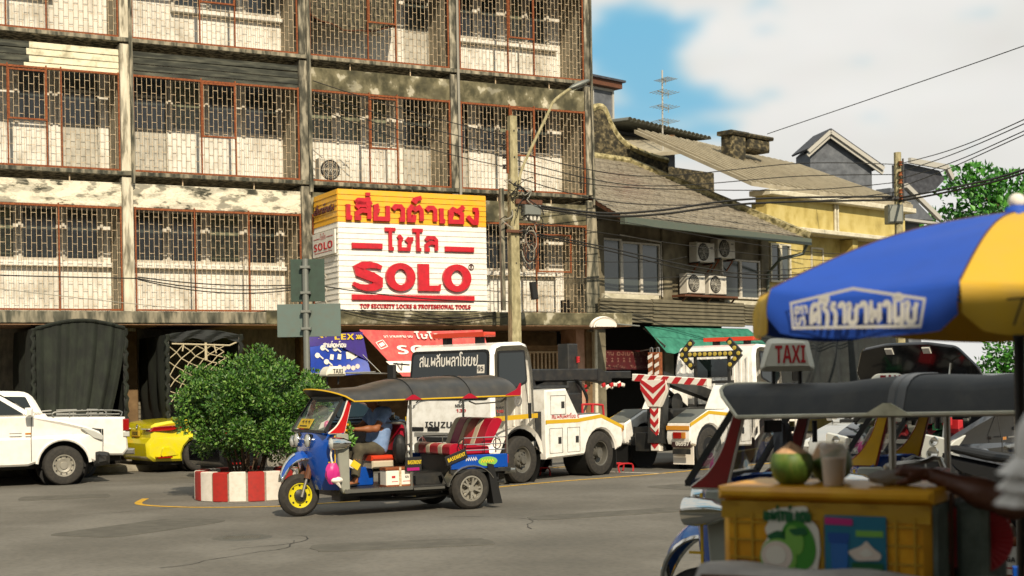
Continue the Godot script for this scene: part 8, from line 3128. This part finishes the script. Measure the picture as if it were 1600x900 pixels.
func right_side() -> void:
	tuk_tuk("three-wheeled taxi in the shade at the right, black roof and dark red windscreen pillars", Vector3(2.781, 0, -7.077), -30, 1)
	tuk_tuk("third three-wheeled taxi behind, with a yellow windscreen pillar", Vector3(4.084, 0, -8.877), -30, 2)
	var p := pickup("black pickup truck with its bonnet propped open, facing us", Vector3(4.17, 0, -17.67), 228, M.black_car, true)
	var hd := MB.new()
	var hx := Transform3D(Basis(Vector3(0, 0, 1), Vector3(0.62, 0.78, 0).normalized(), Vector3(-0.78, 0.62, 0).normalized()), Vector3(-0.5, 1.3, 0))
	hd.prism(rounded([Vector2(-1.62, 0.0), Vector2(-0.1, 0.0), Vector2(-0.06, 0.6), Vector2(-0.25, 0.95), Vector2(-0.6, 1.02), Vector2(-1.12, 1.02), Vector2(-1.47, 0.95), Vector2(-1.66, 0.6)], 0.06), -0.02, 0.03, hx, 0.01)
	part("open_bonnet", hd, M.black_car, p)
	var hl := MB.new()
	for x in [-1.1, -0.62]: hl.box(hx * Vector3(x, 0.93, -0.03), Vector3(0.1, 0.09, 0.02), hx.basis, 0.006)
	part("bonnet_label", hl, M.plate_white, p)
	var pr := MB.new()
	pr.tube([Vector3(0.55, 1.0, -1.5), Vector3(0.0, 1.85, -1.35)], 0.012, 5)
	part("prop_rod", pr, M.steel, p)
	var r := RandomNumberGenerator.new()
	r.seed = 21
	var mats := [M.black_steel, M.black_steel, M.chrome_soft, M.galv, M.black, M.hub_grey, M.black, M.galv, M.green_dark, M.print_red]
	for k in 46:   # the open engine bay
		var e := MB.new()
		var c := Vector3(r.randf_range(-0.3, 0.5), r.randf_range(1.12, 1.27), r.randf_range(-1.5, -0.22))
		var s := Vector3(r.randf_range(0.04, 0.16), r.randf_range(0.04, 0.12), r.randf_range(0.04, 0.2))
		if k % 3 == 0: e.tube([c, c + s, c + Vector3(s.x, 0, s.z * 2.0)], r.randf_range(0.012, 0.035), 6)
		else: e.box(c, s, Basis(Vector3.UP, r.randf_range(-0.5, 0.5)), 0.01)
		part("engine_part", e, mats[r.randi() % mats.size()], p)
	saloon("parked_car", "silver car facing us, half hidden between the tow truck and the black pickup", Vector3(6.86, 0, -24.1), 228, M.silver_car)
	# white trolley rack standing before the silver car
	var rk := thing("metal_rack", "white metal rack standing in front of the silver car", "rack", Vector3(3.62, 0, -18.6), -20)
	for x in [-0.14, -0.02, 0.12]:
		var m := MB.new()
		m.tube([Vector3(x, 0, 0), Vector3(x, 1.18, 0)], 0.014, 6)
		m.tube([Vector3(x, 0, 0.25), Vector3(x, 1.18, 0.25)], 0.014, 6)
		part("upright", m, M.banner_white, rk)
	for y in [0.3, 0.7, 1.0, 1.16]:
		var m := MB.new()
		m.tube([Vector3(-0.14, y, 0), Vector3(0.12, y, 0), Vector3(0.12, y, 0.25), Vector3(-0.14, y, 0.25)], 0.011, 5, true)
		part("shelf_rail", m, M.banner_white, rk)
	# motorcycle parked at the far right
	motorbike("black motorcycle parked beside the black pickup at the right edge", Vector3(5.42, 0, -15.2), 130)
	# grey-blue cloth by the tow truck
	var cl := MB.new()
	var rows := []
	for i in 8:
		var v := i / 7.0
		var q := []
		for k in 14:
			var a := TAU * k / 14
			var w := 0.04 + 0.03 * v + 0.012 * sin(k * 2.2 + i * 0.6)
			q.append(Vector3(cos(a) * w, 1.44 - 0.22 * v, sin(a) * w * 0.7))
		rows.append(q)
	cl.patch(rows, true)
	solo("hanging_cloth", cl, M.grey_wall, "grey-blue cloth hanging inside the shaded three-wheeler's windscreen", "cloth", Vector3(1.66, 0, -8.75), -30)

func motorbike(label: String, at: Vector3, deg: float) -> void:
	var t := thing("motorcycle", label, "motorcycle", at, deg)
	wheel(t, Vector3(-0.65, 0.3, 0), 0.3, 0.1, 0.21, "spoke")
	wheel(t, Vector3(0.6, 0.3, 0), 0.3, 0.11, 0.21, "spoke")
	var f := MB.new()
	for s in [-0.08, 0.08]: f.tube([Vector3(-0.65, 0.3, s), Vector3(-0.42, 0.98, s)], 0.022, 8)
	f.tube([Vector3(-0.3, 0.98, -0.3), Vector3(-0.42, 1.02, -0.1), Vector3(-0.42, 1.02, 0.1), Vector3(-0.3, 0.98, 0.3)], 0.014, 6)
	part("fork", f, M.chrome_soft, t)
	var b := MB.new()
	b.prism(rounded([Vector2(-0.45, 0.62), Vector2(-0.4, 0.95), Vector2(-0.1, 0.9), Vector2(0.1, 0.72), Vector2(0.75, 0.82), Vector2(0.95, 0.86), Vector2(0.7, 0.62), Vector2(0.2, 0.5)], 0.08), -0.1, 0.1, Transform3D(), 0.04)
	part("fairing", b, M.black_car, t)
	var e := MB.new()
	e.box(Vector3(0.0, 0.42, 0), Vector3(0.4, 0.26, 0.26), Basis(), 0.05)
	e.tube([Vector3(0.0, 0.35, 0.14), Vector3(0.3, 0.28, 0.15), Vector3(0.85, 0.36, 0.16)], [0.03, 0.035, 0.05], 8)
	part("engine", e, M.chrome_soft, t)
	var s := MB.new()
	s.prism(rounded([Vector2(0.05, 0.76), Vector2(0.35, 0.78), Vector2(0.85, 0.88), Vector2(0.85, 0.93), Vector2(0.3, 0.86), Vector2(0.05, 0.84)], 0.03), -0.13, 0.13, Transform3D(), 0.03)
	part("saddle", s, M.black, t)
	var h := MB.new()
	h.ball(Vector3(-0.52, 0.92, 0), Vector3(0.08, 0.09, 0.09), 12, 8)
	part("headlight", h, M.lamp_clear, t)
	for z in [-0.32, 0.32]:
		var g := MB.new()
		g.tube([Vector3(-0.3, 0.98, z * 0.93), Vector3(-0.22, 0.97, z * 1.2)], 0.02, 6)
		part("grip", g, M.black, t)
		var m := MB.new()
		m.ball(Vector3(-0.3, 1.22, z), Vector3(0.02, 0.05, 0.07), 10, 6)
		var ms := MB.new()
		ms.tube([Vector3(-0.3, 1.0, z * 0.7), Vector3(-0.3, 1.22, z)], 0.008, 5)
		part("mirror_stem", ms, M.black, t)
		part("mirror", m, M.black, t)

func cart() -> void:
	var O := Vector3(0.715, 0, -4.9)
	var A := -30.0
	var T := Transform3D(Basis(Vector3.UP, deg_to_rad(A)), O)
	var c := thing("food_cart", "street seller's cart under the umbrella, grey cloth over its front shelf", "cart", O, A)
	var fr := MB.new()
	fr.bx(-0.05, 1.0, 0.85, 0.9, -0.5, 0.25, 0.01)
	for x in [0.0, 0.95]:
		for z in [-0.45, 0.2]: fr.bx(x - 0.02, x + 0.02, 0.3, 0.85, z - 0.02, z + 0.02)
	part("frame", fr, M.steel, c)
	for x in [0.05, 0.9]: wheel(c, Vector3(x, 0.37, -0.2), 0.2, 0.05, 0.14, "spoke", 1.0)
	var cl := []
	for i in 7:
		var v := i / 6.0
		var r := []
		for k in 21:
			var u := k / 20.0
			r.append(Vector3(lerpf(-0.02, 1.05, u), (1.085 - 0.015 * u if i < 3 else 1.085 - 0.4 * (v - 0.4)) + 0.008 * sin(u * 16.0 + i) + (0.012 * sin(u * 40.0) if i > 3 else 0.0), 0.01 + 0.2 * minf(v * 2.2, 1.0)))
		cl.append(r)
	var cm := MB.new()
	cm.crease = 60.0
	cm.sheet(cl, 0.006)
	part("cloth", cm, M.cloth_grey, c)
	var sh := MB.new()
	sh.bx(0.0, 1.0, 1.03, 1.07, 0.01, 0.2)
	part("front_shelf", sh, M.wood, c)
	# yellow cool box
	var b := thing("cool_box", "yellow cool box with coconut stickers on the cart", "cool box", O, A)
	var m := MB.new()
	m.bx(0.0, 0.71, 0.9, 1.305, -0.42, 0.0, 0.025)
	part("box", m, M.crate_yellow, b)
	var l := MB.new()
	var lid := []
	l.bx(-0.012, 0.722, 1.305, 1.35, -0.432, 0.012, 0.016)
	part("lid", l, M.crate_yellow, b)
	for k in 11:   # moulded ribs
		var q := MB.new()
		var x := 0.05 + k * 0.061
		q.bx(x - 0.004, x + 0.004, 0.92, 1.26, -0.001, 0.006)
		part("rib", q, M.crate_tape, b)
	for k in 6:
		var q := MB.new()
		var y := 0.93 + k * 0.06
		q.bx(0.03, 0.68, y - 0.004, y + 0.004, -0.0012, 0.005)
		part("rib", q, M.crate_tape, b)
	var tp := []
	for i in 4:   # clear tape crinkled round the upper edge
		var r := []
		for k in 31:
			var u := k / 30.0
			r.append(Vector3(lerpf(0.0, 0.71, u), 1.302 - 0.02 * i, 0.004 + 0.004 * sin(u * 37.0 + i * 2.0) * sin(u * 11.0) + (0.006 if i == 0 else 0.0)))
		tp.append(r)
	var tm := MB.new()
	tm.patch(tp)
	part("tape", tm, M.crate_tape, b)
	var gr := MB.new()
	gr.bx(0.711, 0.726, 0.92, 1.3, -0.4, -0.02)
	part("side_lining", gr, M.foam_grey, b)
	# stickers
	var zf := 0.009
	var S := func(pts: Array, mat: Material, dz: float, called := "sticker", seg := 0.02) -> void:
		var q := MB.new()
		q.prism(rounded(V2(pts), seg, 3), 0.0, 0.0015)
		part(called, q, mat, b).position.z = zf + dz
	var disc := func(x: float, y: float, rx: float, ry: float, mat: Material, dz: float, rot := 0.0) -> void:
		var q := MB.new()
		var p := PackedVector2Array()
		for i in 28: p.append(Vector2(x, y) + (Vector2(cos(TAU * i / 28) * rx, sin(TAU * i / 28) * ry)).rotated(rot))
		q.prism(p, 0.0, 0.0015)
		part("print", q, mat, b).position.z = zf + dz
	S.call([0.155, 1.265, 0.2, 1.28, 0.31, 1.29, 0.31, 1.25, 0.345, 1.22, 0.35, 1.14, 0.335, 1.06, 0.2, 1.04, 0.14, 1.09, 0.145, 1.15, 0.17, 1.18, 0.155, 1.21, 0.175, 1.235], M.print_white, 0.0)
	disc.call(0.275, 1.16, 0.058, 0.085, M.green_print, 0.002, 0.25)
	disc.call(0.262, 1.175, 0.03, 0.05, M.green_pale, 0.0035, 0.25)
	disc.call(0.205, 1.115, 0.064, 0.064, M.green_pale, 0.004)
	disc.call(0.2, 1.12, 0.055, 0.05, M.cream_print, 0.0055)
	disc.call(0.198, 1.122, 0.036, 0.032, M.banner_white, 0.007)
	S.call([0.16, 1.185, 0.2, 1.205, 0.25, 1.2, 0.23, 1.175, 0.19, 1.165], M.green_dark, 0.002, "print", 0.01)
	S.call([0.24, 1.21, 0.3, 1.22, 0.31, 1.195, 0.26, 1.19], M.green_dark, 0.0045, "print", 0.01)
	S.call([0.3, 1.075, 0.335, 1.08, 0.33, 1.06, 0.26, 1.05], M.green_dark, 0.006, "print", 0.005)
	part("lettering", print_thai("มะพร้าวน้ำหอม", 0.165, 0.05, 0.2, 0.002, XF(0.155, 1.238, zf + 0.003)), M.green_dark, b)
	S.call([0.365, 1.262, 0.57, 1.262, 0.57, 1.03, 0.365, 1.03], M.teal_print, 0.0, "poster", 0.004)
	S.call([0.367, 1.255, 0.46, 1.252, 0.46, 1.23, 0.367, 1.232], M.pink_plastic, 0.002, "print", 0.002)
	S.call([0.47, 1.215, 0.56, 1.215, 0.56, 1.195, 0.47, 1.195], M.green_pale, 0.002, "print", 0.002)
	S.call([0.375, 1.205, 0.45, 1.205, 0.445, 1.17, 0.38, 1.17], M.blue_print, 0.002, "print", 0.006)
	S.call([0.385, 1.17, 0.445, 1.17, 0.44, 1.05, 0.39, 1.05], M.blue_light, 0.0035, "print", 0.006)
	S.call([0.44, 1.145, 0.49, 1.165, 0.505, 1.185, 0.525, 1.16, 0.555, 1.14, 0.55, 1.12, 0.47, 1.115], M.cream_print, 0.0045, "print", 0.012)
	S.call([0.48, 1.14, 0.505, 1.16, 0.53, 1.138, 0.5, 1.128], M.print_white, 0.006, "print", 0.008)
	S.call([0.455, 1.11, 0.56, 1.11, 0.56, 1.06, 0.455, 1.06], M.green_dark, 0.003, "print", 0.006)
	S.call([0.495, 1.052, 0.555, 1.052, 0.555, 1.035, 0.495, 1.035], M.crate_tape, 0.0035, "print", 0.002)
	# foam box and wooden upright behind at the right
	var fb := MB.new()
	fb.bx(0.75, 0.85, 0.88, 1.3, -0.5, -0.16, 0.02)
	solo("foam_box", fb, M.foam_grey, "grey foam box standing at the right end of the cool box", "box", O, A)
	var wp := MB.new()
	wp.bx(0.73, 0.742, 0.85, 1.33, -0.2, -0.17)
	part("upright", wp, M.wood, c)
	# red pleated disc
	var fn := thing("plastic_disc", "round red ribbed plastic disc leaning behind the cart", "disc", T * Vector3(0.8, 1.18, -0.22), -12)
	var dm := MB.new()
	var rows := []
	for i in 4:
		var r := []
		for k in 72:
			var a := TAU * k / 72
			var q: float = [0.03, 0.06, 0.115, 0.12][i]
			r.append(Vector3(cos(a) * q, sin(a) * q, [0.0, 0.012, 0.02, 0.01][i] + (0.004 if k % 2 and i > 0 else 0.0)))
		rows.append(r)
	dm.crease = 0.0
	dm.patch(rows, true)
	part("disc", dm, M.fan_red, fn)
	var db := MB.new()
	db.lathe([Vector2(0.0, 0.0), Vector2(0.03, 0.0), Vector2(0.03, 0.02), Vector2(0.0, 0.025)], 14, Transform3D(ZAX, Vector3.ZERO))
	part("hub", db, M.black, fn)
	# coconuts and the cup
	var co := coconut("green young coconut with a pointed pale cut top, left on the cool box", T * Vector3(0.2, 1.35, -0.15), Basis())
	coconut("green coconut tilted to show its pale cut, behind the cup", T * Vector3(0.3, 1.352, -0.28), Basis(Vector3.BACK, 0.5))
	var cp := thing("plastic_cup", "clear plastic cup of pale coconut drink on the cool box", "cup", T * Vector3(0.365, 1.35, -0.1), 0)
	var cw := MB.new()
	cw.lathe([Vector2(0.0, 0.001), Vector2(0.034, 0.001), Vector2(0.045, 0.125), Vector2(0.048, 0.128), Vector2(0.048, 0.132)], 24)
	part("wall", cw, M.cup_clear, cp)
	var cd := MB.new()
	cd.lathe([Vector2(0.0, 0.004), Vector2(0.0325, 0.004), Vector2(0.0405, 0.095), Vector2(0.0, 0.097)], 24)
	part("drink", cd, M.cup_milk, cp)
	var ld := MB.new()
	ld.lathe([Vector2(0.049, 0.125), Vector2(0.05, 0.138), Vector2(0.044, 0.143), Vector2(0.04, 0.15), Vector2(0.0, 0.151)], 24)
	part("lid", ld, M.cup_clear, cp)
	var tw := MB.new()
	var tr := []
	for i in 9:
		var v := i / 8.0
		var r := []
		for k in 10:
			var a := TAU * k / 10
			var q := 0.028 * sqrt(sin(PI * (0.08 + 0.84 * v))) * (1.0 + 0.15 * sin(k * 2.0 + i * 1.3))
			r.append(Vector3(0.47 + v * 0.16, 1.352 + 0.024 + sin(a) * q, -0.16 + cos(a) * q * 1.3 - 0.05 * v))
		tr.append(r)
	tw.patch(tr, true)
	solo("rag", tw, M.cloth_grey, "rolled grey rag lying on the cool box right of the cup", "rag", O, A)
	umbrella()

func coconut(label: String, at: Vector3, b: Basis) -> Node3D:
	var t := thing("coconut", label, "coconut", at, 0, "coconuts on the cool box")
	var X := Transform3D(b, Vector3(0, 0.0 if b == Basis() else 0.06, 0))
	var o := Vector3(0, 0.0 if b == Basis() else -0.06, 0)
	var m := MB.new()
	m.crease = 50.0
	var pr := [Vector2(0.0, 0.0), Vector2(0.04, 0.0), Vector2(0.062, 0.02), Vector2(0.073, 0.05), Vector2(0.075, 0.075), Vector2(0.069, 0.1), Vector2(0.06, 0.108)]
	var rows := []
	for p in pr:
		var r := []
		for k in 24:
			var a := TAU * k / 24
			var q: float = p.x * (1.0 + 0.03 * cos(a * 3.0))
			r.append(X * (Vector3(cos(a) * q, p.y, sin(a) * q) + o))
		rows.append(r)
	m.patch(rows, true)
	part("husk", m, M.coconut, t)
	var c := MB.new()
	c.crease = 20.0
	rows = []
	for p in [Vector2(0.0605, 0.107), Vector2(0.03, 0.128), Vector2(0.004, 0.146), Vector2(0.0, 0.146)]:
		var r := []
		for k in 7:
			var a := TAU * k / 7 + 0.2
			r.append(X * (Vector3(cos(a) * p.x, p.y, sin(a) * p.x) + o))
		rows.append(r)
	c.patch(rows, true)
	part("cut_top", c, M.coconut_cut, t)
	return t

func umbrella() -> void:
	var O := Vector3(1.785, 0, -5.0)
	var t := thing("market_umbrella", "large blue and yellow market umbrella with Thai lettering over the cart", "umbrella", O, 0)
	var n := 8
	var R := 0.95
	var apex := Vector3(0.0, 2.285, 0.0)
	var corner := func(i: int) -> Vector3:
		var a := deg_to_rad(164.4 - 45.0 * i)
		return Vector3(cos(a) * R, 2.0 - 0.02 * sin(a) - 0.02 * cos(a), sin(a) * R)
	var surf := func(i: int, u: float, v: float) -> Vector3:   # u round the panel, v from apex to rim
		var a: Vector3 = apex.lerp(corner.call(i), v) + Vector3(0, 0.05 * sin(PI * v), 0)
		var b: Vector3 = apex.lerp(corner.call(i + 1), v) + Vector3(0, 0.05 * sin(PI * v), 0)
		var p := a.lerp(b, u)
		p.y -= 0.018 * sin(PI * u) * v * v + 0.006 * sin(v * 14.0 + u * 3.0) * sin(PI * u)
		return p
	for i in n:
		var mat: Material = M.umb_blue if i % 2 == 0 else M.umb_yellow
		var rows := []
		for k in 15:
			var r := []
			for j in 13: r.append(surf.call(i, j / 12.0, 0.015 + 0.985 * k / 14.0))
			rows.append(r)
		var ca: Vector3 = corner.call(i)
		var cb: Vector3 = corner.call(i + 1)
		var outw := ((ca + cb) * 0.5 * Vector3(1, 0, 1)).normalized()
		for k in range(1, 8):   # valance with rounded lower corners
			var v := k / 7.0
			var r := []
			for j in 13:
				var u := j / 12.0
				var p: Vector3 = surf.call(i, u, 1.0)
				var sh := 1.0
				var inn := 0.0
				var e := minf(u, 1.0 - u)
				if e < 0.14: sh = sqrt(maxf(0.0, 1.0 - pow((0.14 - e) / 0.14, 2.0))) * 0.35 + 0.65
				r.append(p + Vector3(0, -0.145 * v * sh, 0) + outw * (0.02 * sin(v * 2.0) + 0.008 * sin(u * 11.0 + i) * v))
			rows.append(r)
		var m := MB.new()
		m.crease = 60.0
		m.sheet(rows, 0.003)
		part("panel", m, mat, t)
		var rb := MB.new()
		var l := []
		for k in 9: l.append(surf.call(i, 0.0, k / 8.0) + Vector3(0, -0.012, 0))
		rb.tube(l, 0.006, 5)
		rb.tube([Vector3(0, 1.86, 0), surf.call(i, 0.0, 0.55) + Vector3(0, -0.012, 0)], 0.005, 5)
		part("rib", rb, M.steel, t)
		var sm := MB.new()
		l = []
		for k in 15: l.append(surf.call(i, 0.0, 0.02 + 0.98 * k / 14.0) + Vector3(0, 0.003, 0))
		sm.tube(l, 0.004, 4)
		part("piping", sm, M.umb_brown, t)
	var ms := MB.new()
	ms.tube([Vector3(0, 0.17, 0), Vector3(0, 2.28, 0)], 0.019, 10)
	part("mast", ms, M.black_steel, t)
	var bs := MB.new()
	bs.lathe([Vector2(0.0, 0.17), Vector2(0.24, 0.17), Vector2(0.24, 0.23), Vector2(0.05, 0.27), Vector2(0.05, 0.4), Vector2(0, 0.4)], 18)
	part("base", bs, M.black_steel, t)
	var fi := MB.new()
	fi.lathe([Vector2(0.05, 2.275), Vector2(0.04, 2.3), Vector2(0.02, 2.31)], 12)
	part("cap", fi, M.umb_blue, t)
	var fw := MB.new()
	fw.ball(Vector3(0, 2.325, 0), Vector3(0.03, 0.028, 0.03), 12, 8)
	part("finial", fw, M.print_white, t)
	# print on the blue valance: shop name in a five-sided outline
	var X := func(i: int, dy: float, off: float) -> Transform3D:
		var ca: Vector3 = corner.call(i)
		var cb: Vector3 = corner.call(i + 1)
		var ex := (cb - ca).normalized()
		var mid := (ca + cb) * 0.5 + Vector3(0, -0.035 + dy, 0)
		var ez := ex.cross(Vector3.UP).normalized()
		return Transform3D(Basis(ex, ez.cross(ex).normalized(), ez), mid + ez * off)
	var B: Transform3D = X.call(0, -0.045, 0.034)
	var fo := MB.new()
	fo.ribbon(V2([-0.24, -0.05, 0.25, -0.05, 0.265, 0.03, 0.0, 0.07, -0.25, 0.03]), 0.009, 0.0012, 0.0, true, B)
	part("outline", fo, M.print_white, t)
	part("lettering", print_thai("ศรีราชาพานิช", 0.415, 0.105, 0.15, 0.0015, B * XF(-0.17, -0.04, 0.0)), M.print_white, t)
	part("lettering", print_thai("ตรา", 0.055, 0.04, 0.2, 0.0012, B * XF(-0.235, -0.005, 0.0)), M.print_white, t)
	part("lettering", print_thai("บร", 0.05, 0.04, 0.2, 0.0012, B * XF(-0.235, -0.04, 0.0)), M.print_white, t)
	# script on the yellow valances
	var Y: Transform3D = X.call(1, -0.075, 0.034)
	var sc := func(m: MB, text: Array, x: float, xf: Transform3D) -> void:
		for s in text: 
			var pl := []
			for p in V2(s): pl.append(p + Vector2(x, 0))
			m.ribbon(smooth2(pl, 2), 0.006, 0.0012, 0.0, false, xf)
	var TH := [[-0.0, 0.055, 0.085, 0.062], [0.045, 0.058, 0.02, -0.02], [0.085, 0.06, 0.05, -0.02], [0.055, 0.01, 0.075, 0.022, 0.078, -0.02, 0.09, -0.015], [0.1, 0.0, 0.12, 0.02, 0.11, 0.025, 0.098, 0.0, 0.11, -0.02, 0.13, -0.005]]
	var m1 := MB.new()
	sc.call(m1, TH, -0.24, Y)
	sc.call(m1, [[0.0, -0.05, 0.3, -0.045]], -0.22, Y)
	sc.call(m1, [[0.0, 0.055, 0.085, 0.062], [0.045, 0.058, 0.02, -0.02], [0.08, 0.0, 0.1, 0.02, 0.085, -0.02, 0.11, -0.015], [0.12, 0.02, 0.13, -0.02], [0.15, 0.0, 0.17, 0.02, 0.16, -0.02, 0.18, -0.01]], -0.08, Y)
	part("lettering", m1, M.print_black, t)
	var Yl: Transform3D = X.call(-1, -0.07, 0.034)
	var m2 := MB.new()
	sc.call(m2, [[0.0, 0.05, 0.06, 0.055, 0.03, -0.02, 0.0, -0.01, 0.05, 0.02], [0.09, 0.03, 0.12, 0.03, 0.12, -0.02], [0.14, 0.04, 0.14, -0.02, 0.17, 0.04, 0.17, -0.02]], 0.08, Yl)
	sc.call(m2, [[0.0, -0.05, 0.12, -0.048]], 0.12, Yl)
	part("lettering", m2, M.print_black, t)
	var lab := MB.new()
	lab.prism(PackedVector2Array([Vector2(-0.02, 0.115), Vector2(0.25, 0.1), Vector2(0.26, 0.135), Vector2(-0.035, 0.15)]), 0.0, 0.0015, Y * XF(0.02, 0.0, -0.1, 0, -38))
	part("ribbon_print", lab, M.blue_print, t)
	# print that shows through the far valance, from inside
	for i in [3, 4]:
		var F: Transform3D = X.call(i, -0.08, -0.004)
		var m3 := MB.new()
		sc.call(m3, [[0.0, 0.02, 0.02, 0.03, 0.02, -0.01, 0.04, 0.0, 0.05, 0.03], [0.08, 0.04, 0.07, -0.01, 0.09, -0.01], [0.11, 0.01, 0.13, 0.02, 0.11, 0.0, 0.14, -0.01], [0.19, 0.0, 0.2, 0.02, 0.22, 0.01, 0.2, -0.01], [0.25, 0.05, 0.23, -0.03], [0.29, 0.04, 0.28, -0.01], [0.31, 0.05, 0.31, -0.01, 0.33, 0.02, 0.34, -0.01], [0.36, 0.0, 0.38, 0.02, 0.36, -0.01, 0.4, 0.0]], -0.2, F)
		sc.call(m3, [[0.0, -0.035, 0.3, -0.03]], -0.15, F)
		part("lettering", m3, M.umb_brown, t)

func vendors() -> void:
	# seller, mostly beyond the frame, one forearm reaching over the cool box
	var J := {"pelvis": Vector3(0, 0.86, 0), "chest": Vector3(0, 1.1, 0.0), "neck": Vector3(0, 1.38, 0.0), "head": Vector3(-0.03, 1.53, 0.0), "face": Vector3(-1, -0.15, 0.3),
		"sh_l": Vector3(-0.03, 1.32, -0.18), "sh_r": Vector3(-0.03, 1.32, 0.18), "el_r": Vector3(-0.3, 1.13, 0.1), "wr_r": Vector3(-0.52, 1.22, -0.08), "el_l": Vector3(0.02, 1.05, -0.24), "wr_l": Vector3(-0.1, 0.83, -0.26),
		"hd_r": Vector3(-0.85, 0.12, -0.45), "hb_r": Vector3(0.1, 1, 0.3), "curl_r": 0.85, "hd_l": Vector3(-0.1, -1, 0), "hb_l": Vector3(0, 0, -1), "curl_l": 0.3,
		"hip_l": Vector3(0, 0.85, -0.1), "hip_r": Vector3(0, 0.85, 0.1), "kn_l": Vector3(-0.02, 0.48, -0.11), "kn_r": Vector3(-0.02, 0.48, 0.11), "an_l": Vector3(0.02, 0.09, -0.12), "an_r": Vector3(0.02, 0.09, 0.12), "toe_l": Vector3(-0.14, 0.03, -0.13), "toe_r": Vector3(-0.14, 0.03, 0.13)}
	person("seller beyond the right edge, a bare brown forearm stretched over the cool box", Vector3(1.9, 0.17, -4.66), 0, J, M.shirt_white, M.trousers, M.skin_dark, 0.5, 0.02, 0.005)
	# onlooker close to the camera: white ruffled sleeve and bare arm at the edge
	var K := {"pelvis": Vector3(0, 0.95, 0), "chest": Vector3(0, 1.2, 0.0), "neck": Vector3(0, 1.5, 0.0), "head": Vector3(0, 1.66, -0.02), "face": Vector3(0, -0.1, -1),
		"sh_l": Vector3(-0.17, 1.43, 0), "sh_r": Vector3(0.17, 1.43, 0), "el_l": Vector3(-0.215, 1.13, 0.02), "wr_l": Vector3(-0.2, 0.88, -0.05), "el_r": Vector3(0.215, 1.13, 0.02), "wr_r": Vector3(0.2, 0.88, -0.05),
		"hd_l": Vector3(0, -1, -0.1), "hb_l": Vector3(-1, 0, 0), "curl_l": 0.35, "hd_r": Vector3(0, -1, -0.1), "hb_r": Vector3(1, 0, 0), "curl_r": 0.35,
		"hip_l": Vector3(-0.1, 0.93, 0), "hip_r": Vector3(0.1, 0.93, 0), "kn_l": Vector3(-0.11, 0.5, -0.02), "kn_r": Vector3(0.11, 0.5, -0.02), "an_l": Vector3(-0.12, 0.09, 0.02), "an_r": Vector3(0.12, 0.09, 0.02), "toe_l": Vector3(-0.13, 0.03, -0.14), "toe_r": Vector3(0.13, 0.03, -0.14)}
	var p := person("onlooker close by at the right edge, white ruffled sleeve above a bare arm", Vector3(1.105, 0.17, -2.4), 0, K, M.shirt_white, M.trousers, M.skin_tan, 0.2, 0.02, 0.006)
	var rf := MB.new()
	rf.crease = 50.0
	for q in 3:
		var rows := []
		for i in 4:
			var r := []
			for k in 40:
				var a := TAU * k / 40
				var w := 0.066 + 0.012 * i + 0.009 * sin(k * 1.26 * 2.0 + q) * i / 3.0
				var c := Vector3(-0.17, 1.43, 0).lerp(Vector3(-0.215, 1.13, 0.02), 0.02 + 0.085 * q + 0.05 * i)
				r.append(c + Vector3(cos(a) * w, 0.0, sin(a) * w))
			rows.append(r)
		rf.patch(rows, true)
	part("sleeve_ruffle", rf, M.shirt_white, p)
